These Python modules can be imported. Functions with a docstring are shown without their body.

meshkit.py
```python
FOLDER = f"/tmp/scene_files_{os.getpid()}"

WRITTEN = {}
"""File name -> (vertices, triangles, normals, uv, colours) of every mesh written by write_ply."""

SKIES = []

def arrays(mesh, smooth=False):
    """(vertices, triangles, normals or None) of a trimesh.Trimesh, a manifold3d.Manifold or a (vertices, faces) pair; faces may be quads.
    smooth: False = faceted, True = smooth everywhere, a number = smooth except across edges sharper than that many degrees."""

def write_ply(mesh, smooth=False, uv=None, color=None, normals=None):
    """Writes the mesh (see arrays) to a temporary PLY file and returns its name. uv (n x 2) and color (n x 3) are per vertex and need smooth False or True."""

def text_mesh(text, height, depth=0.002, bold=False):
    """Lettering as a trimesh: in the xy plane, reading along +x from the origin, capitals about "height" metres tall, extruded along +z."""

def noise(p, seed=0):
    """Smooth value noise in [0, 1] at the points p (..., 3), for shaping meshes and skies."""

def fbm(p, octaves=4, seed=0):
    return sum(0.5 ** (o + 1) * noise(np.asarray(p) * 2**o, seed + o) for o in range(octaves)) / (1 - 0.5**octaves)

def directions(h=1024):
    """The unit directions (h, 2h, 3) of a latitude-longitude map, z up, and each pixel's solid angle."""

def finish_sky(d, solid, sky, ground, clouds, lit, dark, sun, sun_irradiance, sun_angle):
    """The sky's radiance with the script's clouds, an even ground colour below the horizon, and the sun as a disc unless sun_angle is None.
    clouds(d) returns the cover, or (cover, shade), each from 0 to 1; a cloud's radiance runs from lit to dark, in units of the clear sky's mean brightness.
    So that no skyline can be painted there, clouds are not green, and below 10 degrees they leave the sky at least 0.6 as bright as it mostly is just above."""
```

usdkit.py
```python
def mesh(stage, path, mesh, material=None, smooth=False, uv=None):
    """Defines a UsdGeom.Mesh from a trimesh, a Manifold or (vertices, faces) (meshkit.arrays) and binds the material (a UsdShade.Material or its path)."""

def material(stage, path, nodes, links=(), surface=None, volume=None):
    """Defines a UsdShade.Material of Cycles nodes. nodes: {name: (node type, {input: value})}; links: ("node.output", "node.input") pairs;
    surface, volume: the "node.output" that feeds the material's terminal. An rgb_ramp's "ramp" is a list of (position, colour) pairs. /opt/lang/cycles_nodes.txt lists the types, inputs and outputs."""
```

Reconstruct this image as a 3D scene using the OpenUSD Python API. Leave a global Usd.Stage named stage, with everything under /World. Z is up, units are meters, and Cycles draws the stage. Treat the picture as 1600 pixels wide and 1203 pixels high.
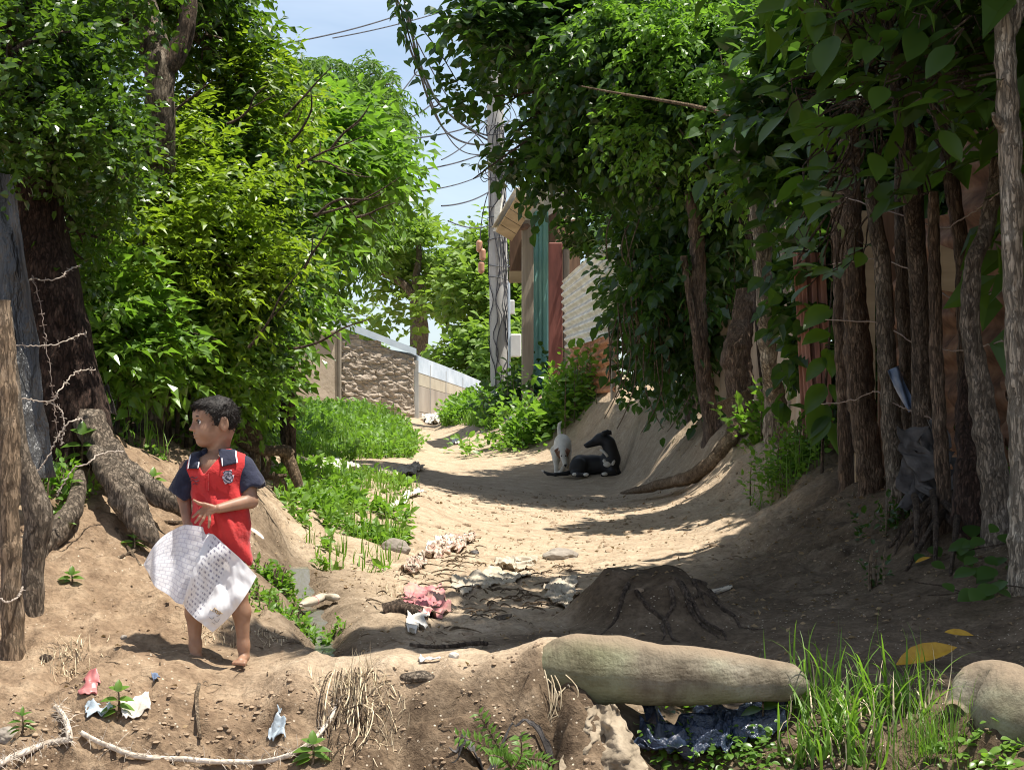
import math, numpy as np, trimesh, manifold3d, usdkit, meshkit
from scipy.interpolate import RBFInterpolator
from scipy.spatial import cKDTree
from pxr import Usd, UsdGeom, UsdLux, UsdShade, Gf, Sdf

# ------------------------------------------------------------------ camera, sky, sun, exposure
stage = Usd.Stage.CreateInMemory()
UsdGeom.SetStageUpAxis(stage, UsdGeom.Tokens.z); UsdGeom.SetStageMetersPerUnit(stage, 1.0)
world = UsdGeom.Xform.Define(stage, '/World'); stage.SetDefaultPrim(world.GetPrim())
UsdGeom.Scope.Define(stage, '/World/Looks')
EYE, FPX, PITCH = 0.7, 3115.0, math.atan((733 - 601.5) / 3115.0)
EXPOSURE = 1.05
cam = UsdGeom.Camera.Define(stage, '/World/camera')
cam.AddTranslateOp().Set((0, 0, EYE)); cam.AddRotateXOp().Set(90 + math.degrees(PITCH))
cam.CreateHorizontalApertureAttr(36.0); cam.CreateVerticalApertureAttr(36.0 * 769 / 1024)
cam.CreateFocalLengthAttr(36.0 * FPX / 1600); cam.CreateClippingRangeAttr(Gf.Vec2f(0.1, 5000)); cam.CreateExposureAttr(EXPOSURE)
SUN = np.array([0.30, -0.10, 0.95]); SUN /= np.linalg.norm(SUN)
SUN_EL, SUN_ROT = math.asin(SUN[2]), math.atan2(SUN[0], SUN[1])
skymat = usdkit.material(stage, '/World/Looks/sky', {
    'tc': ('texture_coordinate', {}),
    'mp': ('mapping', {'scale': (1.0, 1.0, 2.6)}),
    'n': ('noise_texture', {'scale': 2.3, 'detail': 7.0, 'roughness': 0.58, 'distortion': 0.4}),
    'r': ('map_range', {'from_min': 0.42, 'from_max': 0.78, 'to_min': 0.12, 'to_max': 0.55, 'clamp': True}),
    's': ('sky_texture', {'sky_type': 'single_scattering', 'sun_disc': False, 'sun_elevation': SUN_EL, 'sun_rotation': SUN_ROT,
                          'altitude': 400.0, 'air_density': 1.0, 'aerosol_density': 1.6, 'ozone_density': 1.0}),
    'm': ('mix_color', {'b': (8.6, 9.2, 9.8), 'use_clamp': False}),
    'b': ('background_shader', {'strength': 0.082})},
    [('tc.generated', 'mp.vector'), ('mp.vector', 'n.vector'), ('n.fac', 'r.value'), ('r.result', 'm.fac'), ('s.color', 'm.a'), ('m.result', 'b.color')], surface='b.background')
dome = UsdLux.DomeLight.Define(stage, '/World/sky'); dome.CreateIntensityAttr(1.0)
UsdShade.MaterialBindingAPI.Apply(dome.GetPrim()).Bind(skymat)
dome.GetPrim().SetCustomDataByKey('kind', 'structure')
sun = UsdLux.DistantLight.Define(stage, '/World/sun')
sun.CreateIntensityAttr(1.25); sun.CreateNormalizeAttr(True); sun.CreateAngleAttr(0.53); sun.CreateColorAttr(Gf.Vec3f(1.0, 0.95, 0.86))
sun.AddRotateZOp().Set(math.degrees(math.atan2(SUN[1], SUN[0])) + 90.0); sun.AddRotateXOp().Set(90.0 - math.degrees(SUN_EL))

# ------------------------------------------------------------------ helpers
def P(u, v, Y):
    """the point at distance Y along the view that photograph pixel (u, v) shows"""
    dx, dz = (u - 800.0) / FPX, (601.5 - v) / FPX
    y, z = math.cos(PITCH) - dz * math.sin(PITCH), math.sin(PITCH) + dz * math.cos(PITCH)
    s = Y / y
    return np.array([dx * s, Y, EYE + z * s])
def ppm(Y): return FPX / Y
def unit(a): a = np.asarray(a, float); return a / np.maximum(np.linalg.norm(a, axis=-1, keepdims=True), 1e-9)
_count, _base = {}, {}
def _numbered(parent, name):
    k = (parent, name); n = _count.get(k, 0); _count[k] = n + 1
    return f'{parent}/{name}' if n == 0 else f'{parent}/{name}_{n:03d}'
def _tags(prim, label=None, cat=None, group=None, kind=None):
    for k, v in (('label', label), ('category', cat), ('group', group), ('kind', kind)):
        if v: prim.SetCustomDataByKey(k, v)
def thing(name, label, cat, loc=(0, 0, 0), group=None, kind=None):
    path = _numbered('/World', name)
    x = UsdGeom.Xform.Define(stage, path); x.AddTranslateOp().Set(Gf.Vec3d(*map(float, loc)))
    _tags(x.GetPrim(), label, cat, group, kind); _base[path] = np.asarray(loc, float)
    return path
def part(parent, name, mesh, mat, smooth=35, label=None, kind=None, uv=None):
    """a mesh given in world coordinates, as a child of a thing (or of a part)"""
    path = _numbered(parent, name)
    v, f, n = meshkit.arrays(mesh, smooth)
    o = next((b for p, b in sorted(_base.items(), key=lambda t: -len(t[0])) if parent == p or parent.startswith(p + '/')), np.zeros(3))
    m = usdkit.mesh(stage, path, (v - o, f), None, False, uv)
    if n is not None:
        m.CreateNormalsAttr(n.astype(np.float32).tolist() if False else __import__('pxr').Vt.Vec3fArray.FromNumpy(n.astype(np.float32))); m.SetNormalsInterpolation('vertex')
    UsdShade.MaterialBindingAPI.Apply(m.GetPrim()).Bind(M[mat]); _tags(m.GetPrim(), label, kind=kind)
    return path
def solo(name, mesh, mat, label=None, cat=None, smooth=35, group=None, kind=None, uv=None):
    """a top-level thing or setting that is one mesh"""
    path = part('/World', name, mesh, mat, smooth, uv=uv)
    _tags(stage.GetPrimAtPath(path), label, cat, group, kind)
    return path
def cat(*ms):
    ms = [m for m in ms if m is not None]
    V, F, o = [], [], 0
    for m in ms:
        v, f, _ = meshkit.arrays(m); V.append(v); F.append(f + o); o += len(v)
    return np.vstack(V), np.vstack(F)
def spline(pts, n):
    pts = np.asarray(pts, float)
    if len(pts) < 3: return np.linspace(0, 1, n)[:, None] * (pts[-1] - pts[0]) + pts[0]
    from scipy.interpolate import PchipInterpolator
    t = np.r_[0, np.cumsum(np.linalg.norm(np.diff(pts[:, :3], axis=0), axis=1) + 1e-6)]
    return PchipInterpolator(t, pts)(np.linspace(0, t[-1], n))
def tube(pts, radii, sides=10, n=None, rough=0.0, freq=6.0, seed=0, cap=True, flat=1.0, ridge=0.0):
    """a swept limb: pts (k,3), radii (k); bark lumps of relative height rough"""
    pts = np.asarray(pts, float); radii = np.broadcast_to(np.asarray(radii, float), len(pts))
    n = n or max(len(pts) * 4, 6)
    c = spline(np.column_stack([pts, radii]), n); r = np.maximum(c[:, 3], 1e-4); c = c[:, :3]
    t = unit(np.gradient(c, axis=0)); up = np.array([0, 0, 1.0]) if abs(t[:, 2]).mean() < 0.8 else np.array([0, 1.0, 0])
    a = unit(np.cross(t, up)); b = np.cross(t, a)
    ang = np.linspace(0, 2 * np.pi, sides, endpoint=False)
    ca, sa = np.cos(ang)[None, :, None], np.sin(ang)[None, :, None]
    dirs = a[:, None] * ca + b[:, None] * sa * flat
    R = r[:, None, None] * np.ones((n, sides, 1))
    if rough:
        q = (c[:, None] + dirs * r[:, None, None]) * freq
        R = R * (1 + rough * 2 * (meshkit.fbm(q, 3, seed)[..., None] - 0.5))
    if ridge: R = R * (1 + ridge * (meshkit.noise(np.stack([np.broadcast_to(ang * 2.2, (n, sides)), np.broadcast_to(np.linspace(0, 3, n)[:, None], (n, sides)), np.zeros((n, sides))], -1), seed + 7)[..., None] - .5) * 2)
    V = (c[:, None] + dirs * R).reshape(-1, 3)
    i, j = np.meshgrid(np.arange(n - 1), np.arange(sides), indexing='ij'); j2 = (j + 1) % sides
    F = np.stack([i * sides + j, i * sides + j2, (i + 1) * sides + j2, (i + 1) * sides + j], -1).reshape(-1, 4)
    F = np.vstack([F[:, [0, 2, 1]], F[:, [0, 3, 2]]])
    if cap:
        V = np.vstack([V, c[:1], c[-1:]]); k = n * sides; js = np.arange(sides); j2 = (js + 1) % sides
        F = np.vstack([F, np.stack([js, np.full(sides, k), j2], 1)[:, [0, 2, 1]][:, ::-1], np.stack([(n - 1) * sides + js, (n - 1) * sides + j2, np.full(sides, k + 1)], 1)[:, ::-1]])
    return V, F
def box(size, loc=(0, 0, 0), rot=None, bevel=0.0):
    s = np.asarray(size, float) / 2
    if bevel:
        pts = np.array([[x, y, z] for x in (-1, 1) for y in (-1, 1) for z in (-1, 1)], float)
        q = np.vstack([pts * (s - bevel * np.array(e)) for e in ((0, 1, 1), (1, 0, 1), (1, 1, 0))])
        m = manifold3d.Manifold.hull_points(q); m = m.to_mesh(); v, f = np.array(m.vert_properties[:, :3]), np.array(m.tri_verts)
    else:
        b = trimesh.creation.box(2 * s); v, f = np.array(b.vertices), np.array(b.faces)
    if rot is not None: v = v @ np.asarray(rot).T
    return v + np.asarray(loc), f
def rotz(a): c, s = math.cos(a), math.sin(a); return np.array([[c, -s, 0], [s, c, 0], [0, 0, 1.0]])
def roty(a): c, s = math.cos(a), math.sin(a); return np.array([[c, 0, s], [0, 1, 0], [-s, 0, c]])
def rotx(a): c, s = math.cos(a), math.sin(a); return np.array([[1, 0, 0], [0, c, -s], [0, s, c]])
def slab(quad, t):
    """a thin plate through four corner points"""
    q = np.asarray(quad, float); n = unit(np.cross(q[1] - q[0], q[3] - q[0])) * t / 2
    v = np.vstack([q - n, q + n])
    return v, np.array([[0, 2, 1], [0, 3, 2], [4, 5, 6], [4, 6, 7]] + [x for i in range(4) for x in ([i, (i + 1) % 4, 4 + (i + 1) % 4], [i, 4 + (i + 1) % 4, 4 + i])])
def grid_faces(n, m):
    i, j = np.meshgrid(np.arange(n - 1), np.arange(m - 1), indexing='ij')
    q = np.stack([i * m + j, (i + 1) * m + j, (i + 1) * m + j + 1, i * m + j + 1], -1).reshape(-1, 4)
    return np.vstack([q[:, [0, 1, 2]], q[:, [0, 2, 3]]])
def patch(fn, n, m, thick=0.0):
    """sheet from fn(s, t) -> (n, m, 3); thick gives it a second face"""
    s, t = np.meshgrid(np.linspace(0, 1, n), np.linspace(0, 1, m), indexing='ij')
    V = fn(s, t); F = grid_faces(n, m); V0 = V.reshape(-1, 3)
    if not thick: return V0, F
    du, dv = np.gradient(V, axis=0), np.gradient(V, axis=1); N = unit(np.cross(du, dv)).reshape(-1, 3)
    k = n * m
    ring = [i * m for i in range(n)] + [(n - 1) * m + j for j in range(1, m)] + [i * m + m - 1 for i in range(n - 2, -1, -1)] + [j for j in range(m - 2, 0, -1)]
    ring = np.array(ring); r2 = np.roll(ring, -1)
    return np.vstack([V0 + N * thick / 2, V0 - N * thick / 2]), np.vstack([F, F[:, ::-1] + k, np.stack([ring, r2, r2 + k], 1)[:, ::-1], np.stack([ring, r2 + k, ring + k], 1)[:, ::-1]])

# ------------------------------------------------------------------ materials
M = {}
def mat(name, c1, c2=None, scale=5.0, rough=0.8, bump=0.0, bscale=None, bdist=0.01, stretch=(1, 1, 1), spec=0.3, c3=None, detail=6.0, metallic=0.0, sheen=0.0, contrast=(0.3, 0.7), sss=0.0, space='position'):
    c2 = c2 or c1
    stops = [(contrast[0], c1), (contrast[1], c2)] if c3 is None else [(contrast[0], c1), (sum(contrast) / 2, c2), (contrast[1], c3)]
    nodes = {'g': ('geometry', {}), 'mp': ('mapping', {'scale': stretch}),
             'n': ('noise_texture', {'scale': scale, 'detail': detail, 'roughness': 0.62}),
             'r': ('rgb_ramp', {'ramp': stops}),
             'p': ('principled_bsdf', {'roughness': rough, 'specular_ior_level': spec, 'metallic': metallic, 'sheen_weight': sheen, **({'subsurface_weight': sss, 'subsurface_radius': (1.0, 0.35, 0.2), 'subsurface_scale': 0.008} if sss else {})})}
    links = [('g.position', 'mp.vector'), ('mp.vector', 'n.vector'), ('n.fac', 'r.fac'), ('r.color', 'p.base_color')]
    if bump:
        nodes['n2'] = ('noise_texture', {'scale': bscale or scale * 4, 'detail': 5.0, 'roughness': 0.6})
        nodes['b'] = ('bump', {'strength': bump, 'distance': bdist})
        links += [('mp.vector', 'n2.vector'), ('n2.fac', 'b.height'), ('b.normal', 'p.normal')]
    M[name] = usdkit.material(stage, '/World/Looks/' + name, nodes, links, surface='p.BSDF')
def leafmat(name, cols, rough=0.4, trans=0.4, tint=(0.25, 0.5, 0.02), spec=0.4):
    """foliage: one tone per leaf, light passing through"""
    nodes = {'g': ('geometry', {}), 'r': ('rgb_ramp', {'ramp': cols}),
             'n': ('noise_texture', {'scale': 1.7, 'detail': 2.0}),
             'a': ('math', {'math_type': 'multiply_add', 'value2': 0.5, 'value3': -0.02}), 'a2': ('math', {'math_type': 'multiply_add', 'value2': 0.55}),
             'p': ('principled_bsdf', {'roughness': rough, 'specular_ior_level': spec}),
             'h': ('mix_color', {'blend_type': 'mix', 'fac': 0.55, 'b': tint}),
             't': ('translucent_bsdf', {}), 'm': ('mix_closure', {'fac': trans})}
    M[name] = usdkit.material(stage, '/World/Looks/' + name, nodes,
        [('g.position', 'n.vector'), ('g.random_per_island', 'a.value1'), ('n.fac', 'a2.value1'), ('a.value', 'a2.value3'), ('a2.value', 'r.fac'), ('r.color', 'p.base_color'), ('r.color', 'h.a'), ('h.result', 't.color'), ('p.BSDF', 'm.closure1'), ('t.BSDF', 'm.closure2')], surface='m.closure')
def barkmat(name, dark, mid, pale, sc=30, st=.22, crack=14, patchy=.5):
    M[name] = usdkit.material(stage, '/World/Looks/' + name, {
        'g': ('geometry', {}), 'mp': ('mapping', {'scale': (1, 1, st)}), 'n': ('noise_texture', {'scale': sc, 'detail': 8.0, 'roughness': .7, 'distortion': .6}),
        'v': ('voronoi_texture', {'scale': crack, 'feature': 'distance_to_edge'}), 'vd': ('mix_vector', {'fac': .06}), 'vr': ('rgb_ramp', {'ramp': [(.0, (.55, .55, .55)), (.14, (1, 1, 1))]}),
        'n2': ('noise_texture', {'scale': 5.5, 'detail': 6.0, 'roughness': .65}), 'pr': ('map_range', {'from_min': .52, 'from_max': .68, 'to_max': patchy, 'clamp': True}),
        'r': ('rgb_ramp', {'ramp': [(.34, dark), (.66, mid)]}), 'm1': ('mix_color', {'b': pale}), 'm2': ('mix_color', {'blend_type': 'multiply', 'fac': .8}),
        'h': ('math', {'math_type': 'multiply_add', 'value2': 1.0}), 'vb': ('rgb_to_bw', {}), 'b': ('bump', {'strength': 1.0, 'distance': .018}), 'p': ('principled_bsdf', {'roughness': .92, 'specular_ior_level': .2})},
        [('g.position', 'mp.vector'), ('mp.vector', 'n.vector'), ('mp.vector', 'vd.a'), ('n.color', 'vd.b'), ('vd.result', 'v.vector'), ('g.position', 'n2.vector'), ('n2.fac', 'pr.value'), ('n.fac', 'r.fac'), ('r.color', 'm1.a'), ('pr.result', 'm1.fac'),
         ('v.distance', 'vr.fac'), ('m1.result', 'm2.a'), ('vr.color', 'm2.b'), ('m2.result', 'p.base_color'), ('vr.color', 'vb.color'), ('vb.val', 'h.value1'), ('n.fac', 'h.value3'), ('h.value', 'b.height'), ('b.normal', 'p.normal')], surface='p.BSDF')
barkmat('bark_dark', (.04, .028, .02), (.16, .115, .082), (.28, .22, .17), 40, .3, 60)
barkmat('bark_red', (.02, .012, .009), (.085, .05, .036), (.16, .11, .085), 34, .35, 50)
barkmat('bark_grey', (.08, .06, .044), (.27, .215, .16), (.40, .34, .27), 40, .3, 55)
barkmat('bark_pale', (.15, .115, .08), (.42, .35, .265), (.62, .56, .46), 44, .2, 45, .7)
barkmat('bark_post', (.06, .04, .027), (.23, .155, .105), (.38, .29, .21), 46, .18, 60)
barkmat('post_light', (.14, .095, .06), (.36, .26, .17), (.46, .37, .28), 46, .18, 50, .4)
barkmat('root_tan', (.10, .065, .042), (.32, .235, .15), (.45, .36, .26), 44, .5, 70)
mat('wire_rust', (0.16, 0.11, 0.085), (0.30, 0.24, 0.2), 30, 0.7)
mat('vine_pale', (0.24, 0.19, 0.15), (0.42, 0.36, 0.30), 20, 0.8)
mat('dry_straw', (0.36, 0.28, 0.17), (0.62, 0.52, 0.36), 30, 0.8)
mat('fibre_white', (0.26, 0.205, 0.15), (0.66, 0.59, 0.50), 30, 0.75, 0.5, 60, 0.004)
mat('clod', (0.15, 0.105, 0.07), (0.32, 0.235, 0.155), 30, .95, .6, 90, .004)
mat('cable', (0.03, 0.03, 0.035), (0.06, 0.06, 0.07), 5, 0.6)
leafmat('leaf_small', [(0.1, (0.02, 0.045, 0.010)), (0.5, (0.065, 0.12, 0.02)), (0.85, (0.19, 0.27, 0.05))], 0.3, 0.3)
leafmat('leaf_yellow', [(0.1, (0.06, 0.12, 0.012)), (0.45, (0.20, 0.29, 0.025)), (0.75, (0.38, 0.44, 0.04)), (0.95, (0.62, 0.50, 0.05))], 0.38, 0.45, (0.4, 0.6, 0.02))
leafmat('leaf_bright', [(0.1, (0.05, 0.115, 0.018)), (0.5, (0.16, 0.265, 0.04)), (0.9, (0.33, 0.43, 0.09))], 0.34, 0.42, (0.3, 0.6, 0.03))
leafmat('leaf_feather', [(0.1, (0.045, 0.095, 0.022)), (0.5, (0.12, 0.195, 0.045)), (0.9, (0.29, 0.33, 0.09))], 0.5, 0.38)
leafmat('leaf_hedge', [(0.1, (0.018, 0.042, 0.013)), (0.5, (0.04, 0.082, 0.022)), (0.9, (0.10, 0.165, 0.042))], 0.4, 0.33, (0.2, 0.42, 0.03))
leafmat('leaf_large', [(0.1, (0.03, 0.07, 0.014)), (0.5, (0.065, 0.12, 0.022)), (0.9, (0.14, 0.21, 0.04))], 0.42, 0.4, (0.22, 0.42, 0.02))
leafmat('leaf_far', [(0.1, (0.08, 0.15, 0.025)), (0.5, (0.19, 0.28, 0.045)), (0.9, (0.36, 0.40, 0.08))], 0.55, 0.4, (0.3, 0.5, 0.03))
leafmat('grass', [(0.1, (0.07, 0.15, 0.02)), (0.5, (0.17, 0.29, 0.04)), (0.9, (0.34, 0.43, 0.08))], 0.5, 0.4, (0.3, 0.6, 0.03))
leafmat('leaf_litter', [(0.1, (0.16, 0.10, 0.05)), (0.5, (0.33, 0.24, 0.13)), (0.9, (0.55, 0.46, 0.3))], 0.8, 0.1, (0.4, 0.3, 0.1))
# bare earth: tan path dust, redder crumbly banks, darker damp soil
M['earth'] = usdkit.material(stage, '/World/Looks/earth', {
    'g': ('geometry', {}), 'n1': ('noise_texture', {'scale': 0.55, 'detail': 5.0, 'roughness': 0.6}), 'n2': ('noise_texture', {'scale': 7.0, 'detail': 8.0, 'roughness': 0.68}),
    'n3': ('noise_texture', {'scale': 45.0, 'detail': 6.0, 'roughness': 0.7}), 'v': ('voronoi_texture', {'scale': 34.0}), 'v2': ('voronoi_texture', {'scale': 13.0}), 'vr': ('rgb_ramp', {'ramp': [(.10, (1, 1, 1)), (.16, (0, 0, 0))]}), 'vm': ('math', {'math_type': 'multiply'}), 'n4': ('noise_texture', {'scale': 2.2, 'detail': 4.0}), 'nr': ('map_range', {'from_min': .45, 'from_max': .62, 'clamp': True}), 'm4': ('mix_color', {'b': (.55, .47, .36)}), 'ck': ('voronoi_texture', {'scale': 5.0, 'feature': 'distance_to_edge', 'randomness': 1.0}), 'hs': ('math', {'math_type': 'multiply_add', 'value2': .6}),
    'at': ('attribute', {'attribute': 'soil'}), 'sp': ('separate_color', {}),
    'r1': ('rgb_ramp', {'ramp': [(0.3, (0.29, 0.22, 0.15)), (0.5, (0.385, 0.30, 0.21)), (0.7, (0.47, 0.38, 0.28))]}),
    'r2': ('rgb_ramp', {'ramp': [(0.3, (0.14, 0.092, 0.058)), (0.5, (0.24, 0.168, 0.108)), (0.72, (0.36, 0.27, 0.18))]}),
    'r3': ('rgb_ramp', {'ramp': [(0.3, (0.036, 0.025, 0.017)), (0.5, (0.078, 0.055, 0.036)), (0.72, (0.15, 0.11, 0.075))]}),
    'm1': ('mix_color', {}), 'm2': ('mix_color', {}),
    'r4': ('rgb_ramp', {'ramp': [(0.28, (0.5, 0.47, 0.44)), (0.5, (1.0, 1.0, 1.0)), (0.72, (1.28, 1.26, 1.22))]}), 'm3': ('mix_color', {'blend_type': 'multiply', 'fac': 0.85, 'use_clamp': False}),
    'h': ('math', {'math_type': 'multiply_add', 'value2': 0.35}),
    'bp': ('bump', {'strength': 1.0, 'distance': 0.035}), 'p': ('principled_bsdf', {'roughness': 0.95, 'specular_ior_level': 0.1})},
    [('g.position', 'n1.vector'), ('g.position', 'n2.vector'), ('g.position', 'n3.vector'), ('g.position', 'v.vector'), ('at.color', 'sp.color'),
     ('n2.fac', 'r1.fac'), ('n2.fac', 'r2.fac'), ('n2.fac', 'r3.fac'), ('r1.color', 'm1.a'), ('r2.color', 'm1.b'), ('sp.r', 'm1.fac'), ('m1.result', 'm2.a'), ('r3.color', 'm2.b'), ('sp.g', 'm2.fac'),
     ('n3.fac', 'r4.fac'), ('m2.result', 'm3.a'), ('r4.color', 'm3.b'), ('g.position', 'n4.vector'), ('n4.fac', 'nr.value'), ('v.distance', 'vr.fac'), ('vr.color', 'vm.value1'), ('nr.result', 'vm.value2'), ('vm.value', 'm4.fac'), ('m3.result', 'm4.a'), ('m4.result', 'p.base_color'), ('n3.fac', 'h.value1'), ('n2.fac', 'h.value3'), ('h.value', 'bp.height'), ('bp.normal', 'p.normal')], surface='p.BSDF')

# ------------------------------------------------------------------ the ground: one sheet through surveyed points (u, v, distance)
GP = [(-150, 1000, 7.6), (60, 1003, 7.7), (300, 1020, 7.62), (560, 1036, 7.5), (800, 1044, 7.6), (-150, 1050, 7.25), (150, 1052, 7.25), (450, 1056, 7.25),
      (-150, 1203, 6.97), (100, 1200, 6.95), (400, 1205, 6.98), (620, 1200, 7.0), (760, 1200, 7.0), (860, 1195, 7.03), (0, 1130, 7.07), (250, 1125, 7.08), (480, 1125, 7.09), (650, 1110, 7.12), (760, 1100, 7.06), (840, 1105, 7.02), (885, 1108, 7.03), (600, 1046, 7.32), (700, 1046, 7.26), (770, 1040, 7.19), (840, 1016, 7.17), (885, 994, 7.2), (880, 1000, 7.32), (1000, 1200, 7.05), (1150, 1200, 7.05), (1000, 1275, 6.8), (1250, 1260, 6.8), (1300, 1190, 6.95), (1550, 1150, 6.9), (1750, 1100, 7.0), (1550, 1068, 7.4), (1300, 1075, 7.4), (1000, 1075, 7.45),
      (55, 955, 8.0), (200, 955, 8.2), (90, 850, 8.6), (-60, 800, 8.8), (250, 860, 8.8), (140, 720, 9.1), (60, 700, 9.2), (-200, 690, 9.3), (300, 785, 9.6), (400, 770, 11.0), (380, 860, 9.6), (220, 700, 10.3),
      (470, 905, 10.0), (505, 1000, 8.3), (540, 1020, 7.9), (440, 940, 8.9), (580, 960, 8.9), (560, 885, 10.8), (450, 850, 11.0), (460, 780, 13.0), (640, 765, 15.0), (330, 690, 13.5), (200, 655, 13.5), (-100, 640, 13),
      (800, 960, 9.5), (700, 940, 9.8), (800, 900, 11.5), (700, 860, 12.3), (850, 860, 13.0), (900, 800, 16.5), (720, 800, 15.8), (800, 770, 19.0), (900, 742, 22.6), (700, 730, 24.0), (700, 700, 28.0), (680, 670, 32.0), (660, 655, 34.0),
      (500, 722, 22.0), (630, 716, 24.0), (560, 655, 29.5), (390, 690, 19.5), (300, 645, 20), (480, 650, 33.0), (100, 620, 25), (250, 610, 34), (560, 648, 34.0),
      (970, 738, 22.7), (960, 625, 24.0), (1010, 740, 20.6), (1010, 650, 22), (1110, 668, 18.2), (1080, 752, 17.8), (1180, 660, 17.0), (1235, 715, 14.6), (1275, 716, 14.2), (1180, 775, 14.6), (1050, 790, 15.8), (1100, 850, 12.5), (1345, 768, 12.0), (1250, 845, 11.3), (1460, 835, 10.0), (1570, 838, 9.4),
      (1700, 800, 9.0), (1850, 760, 9.2), (1300, 905, 10.0), (1200, 940, 9.5), (1500, 950, 8.5), (1560, 1030, 7.8), (1750, 940, 8.2), (1000, 1010, 8.5), (1300, 1010, 8.0), (1050, 960, 9.3), (900, 990, 8.8), (680, 1010, 8.4),
      (1450, 700, 14), (1600, 690, 18), (1300, 640, 22), (1200, 610, 27), (1500, 620, 27),
      (800, 612, 31.0), (870, 602, 28.0), (740, 640, 32.0), (700, 655, 32.5), (920, 640, 25.3), (855, 662, 27.0), (770, 668, 29.5), (830, 690, 26.5), (900, 680, 25), (780, 612, 36), (700, 612, 42), (900, 600, 38)]
_g = np.array([P(*p) for p in GP])
_extra = [(-1.5, 6.6, -.5), (0, 6.6, -.55), (1.3, 6.6, -.55), (-1.5, 5.6, -0.75), (0, 5.6, -0.8), (1.5, 5.6, -0.8), (3, 5.8, -.6), (-3, 5.8, -.6), (0, 4.5, -0.85), (-3, 4.5, -.8), (3, 4.5, -.8), (0, 2, -0.85), (-3, 2, -.85), (3, 2, -.85), (0, -4, -.9), (-6, 0, -.7), (6, 0, -.7),
          (-6, 8, .8), (-8, 14, 1.2), (-10, 22, 1.7), (6, 8, .9), (7, 14, 1.4), (8, 22, 1.8), (-12, 34, 2.1), (12, 34, 2.3), (0, 46, 2.0), (-15, 50, 2.2), (15, 50, 2.4), (0, 70, 2.1), (-30, 70, 2.4), (30, 70, 2.4)]
_g = np.vstack([_g, _extra])
def _warp(x, y): return np.column_stack([x, 5.0 * np.log(np.maximum(y + 6.0, 1.0))])
_rbf = RBFInterpolator(_warp(_g[:, 0], _g[:, 1]), _g[:, 2], kernel='linear', smoothing=0.0003)
STREAM = np.array([P(455, 878, 10.9)[:2], P(470, 905, 10.0)[:2], P(488, 940, 9.3)[:2], P(500, 975, 8.7)[:2], P(515, 1002, 8.25)[:2], P(535, 1018, 7.95)[:2]])
_sp = spline(np.column_stack([STREAM, np.zeros(len(STREAM))]), 60)[:, :2]; _spt = cKDTree(_sp)
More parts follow.
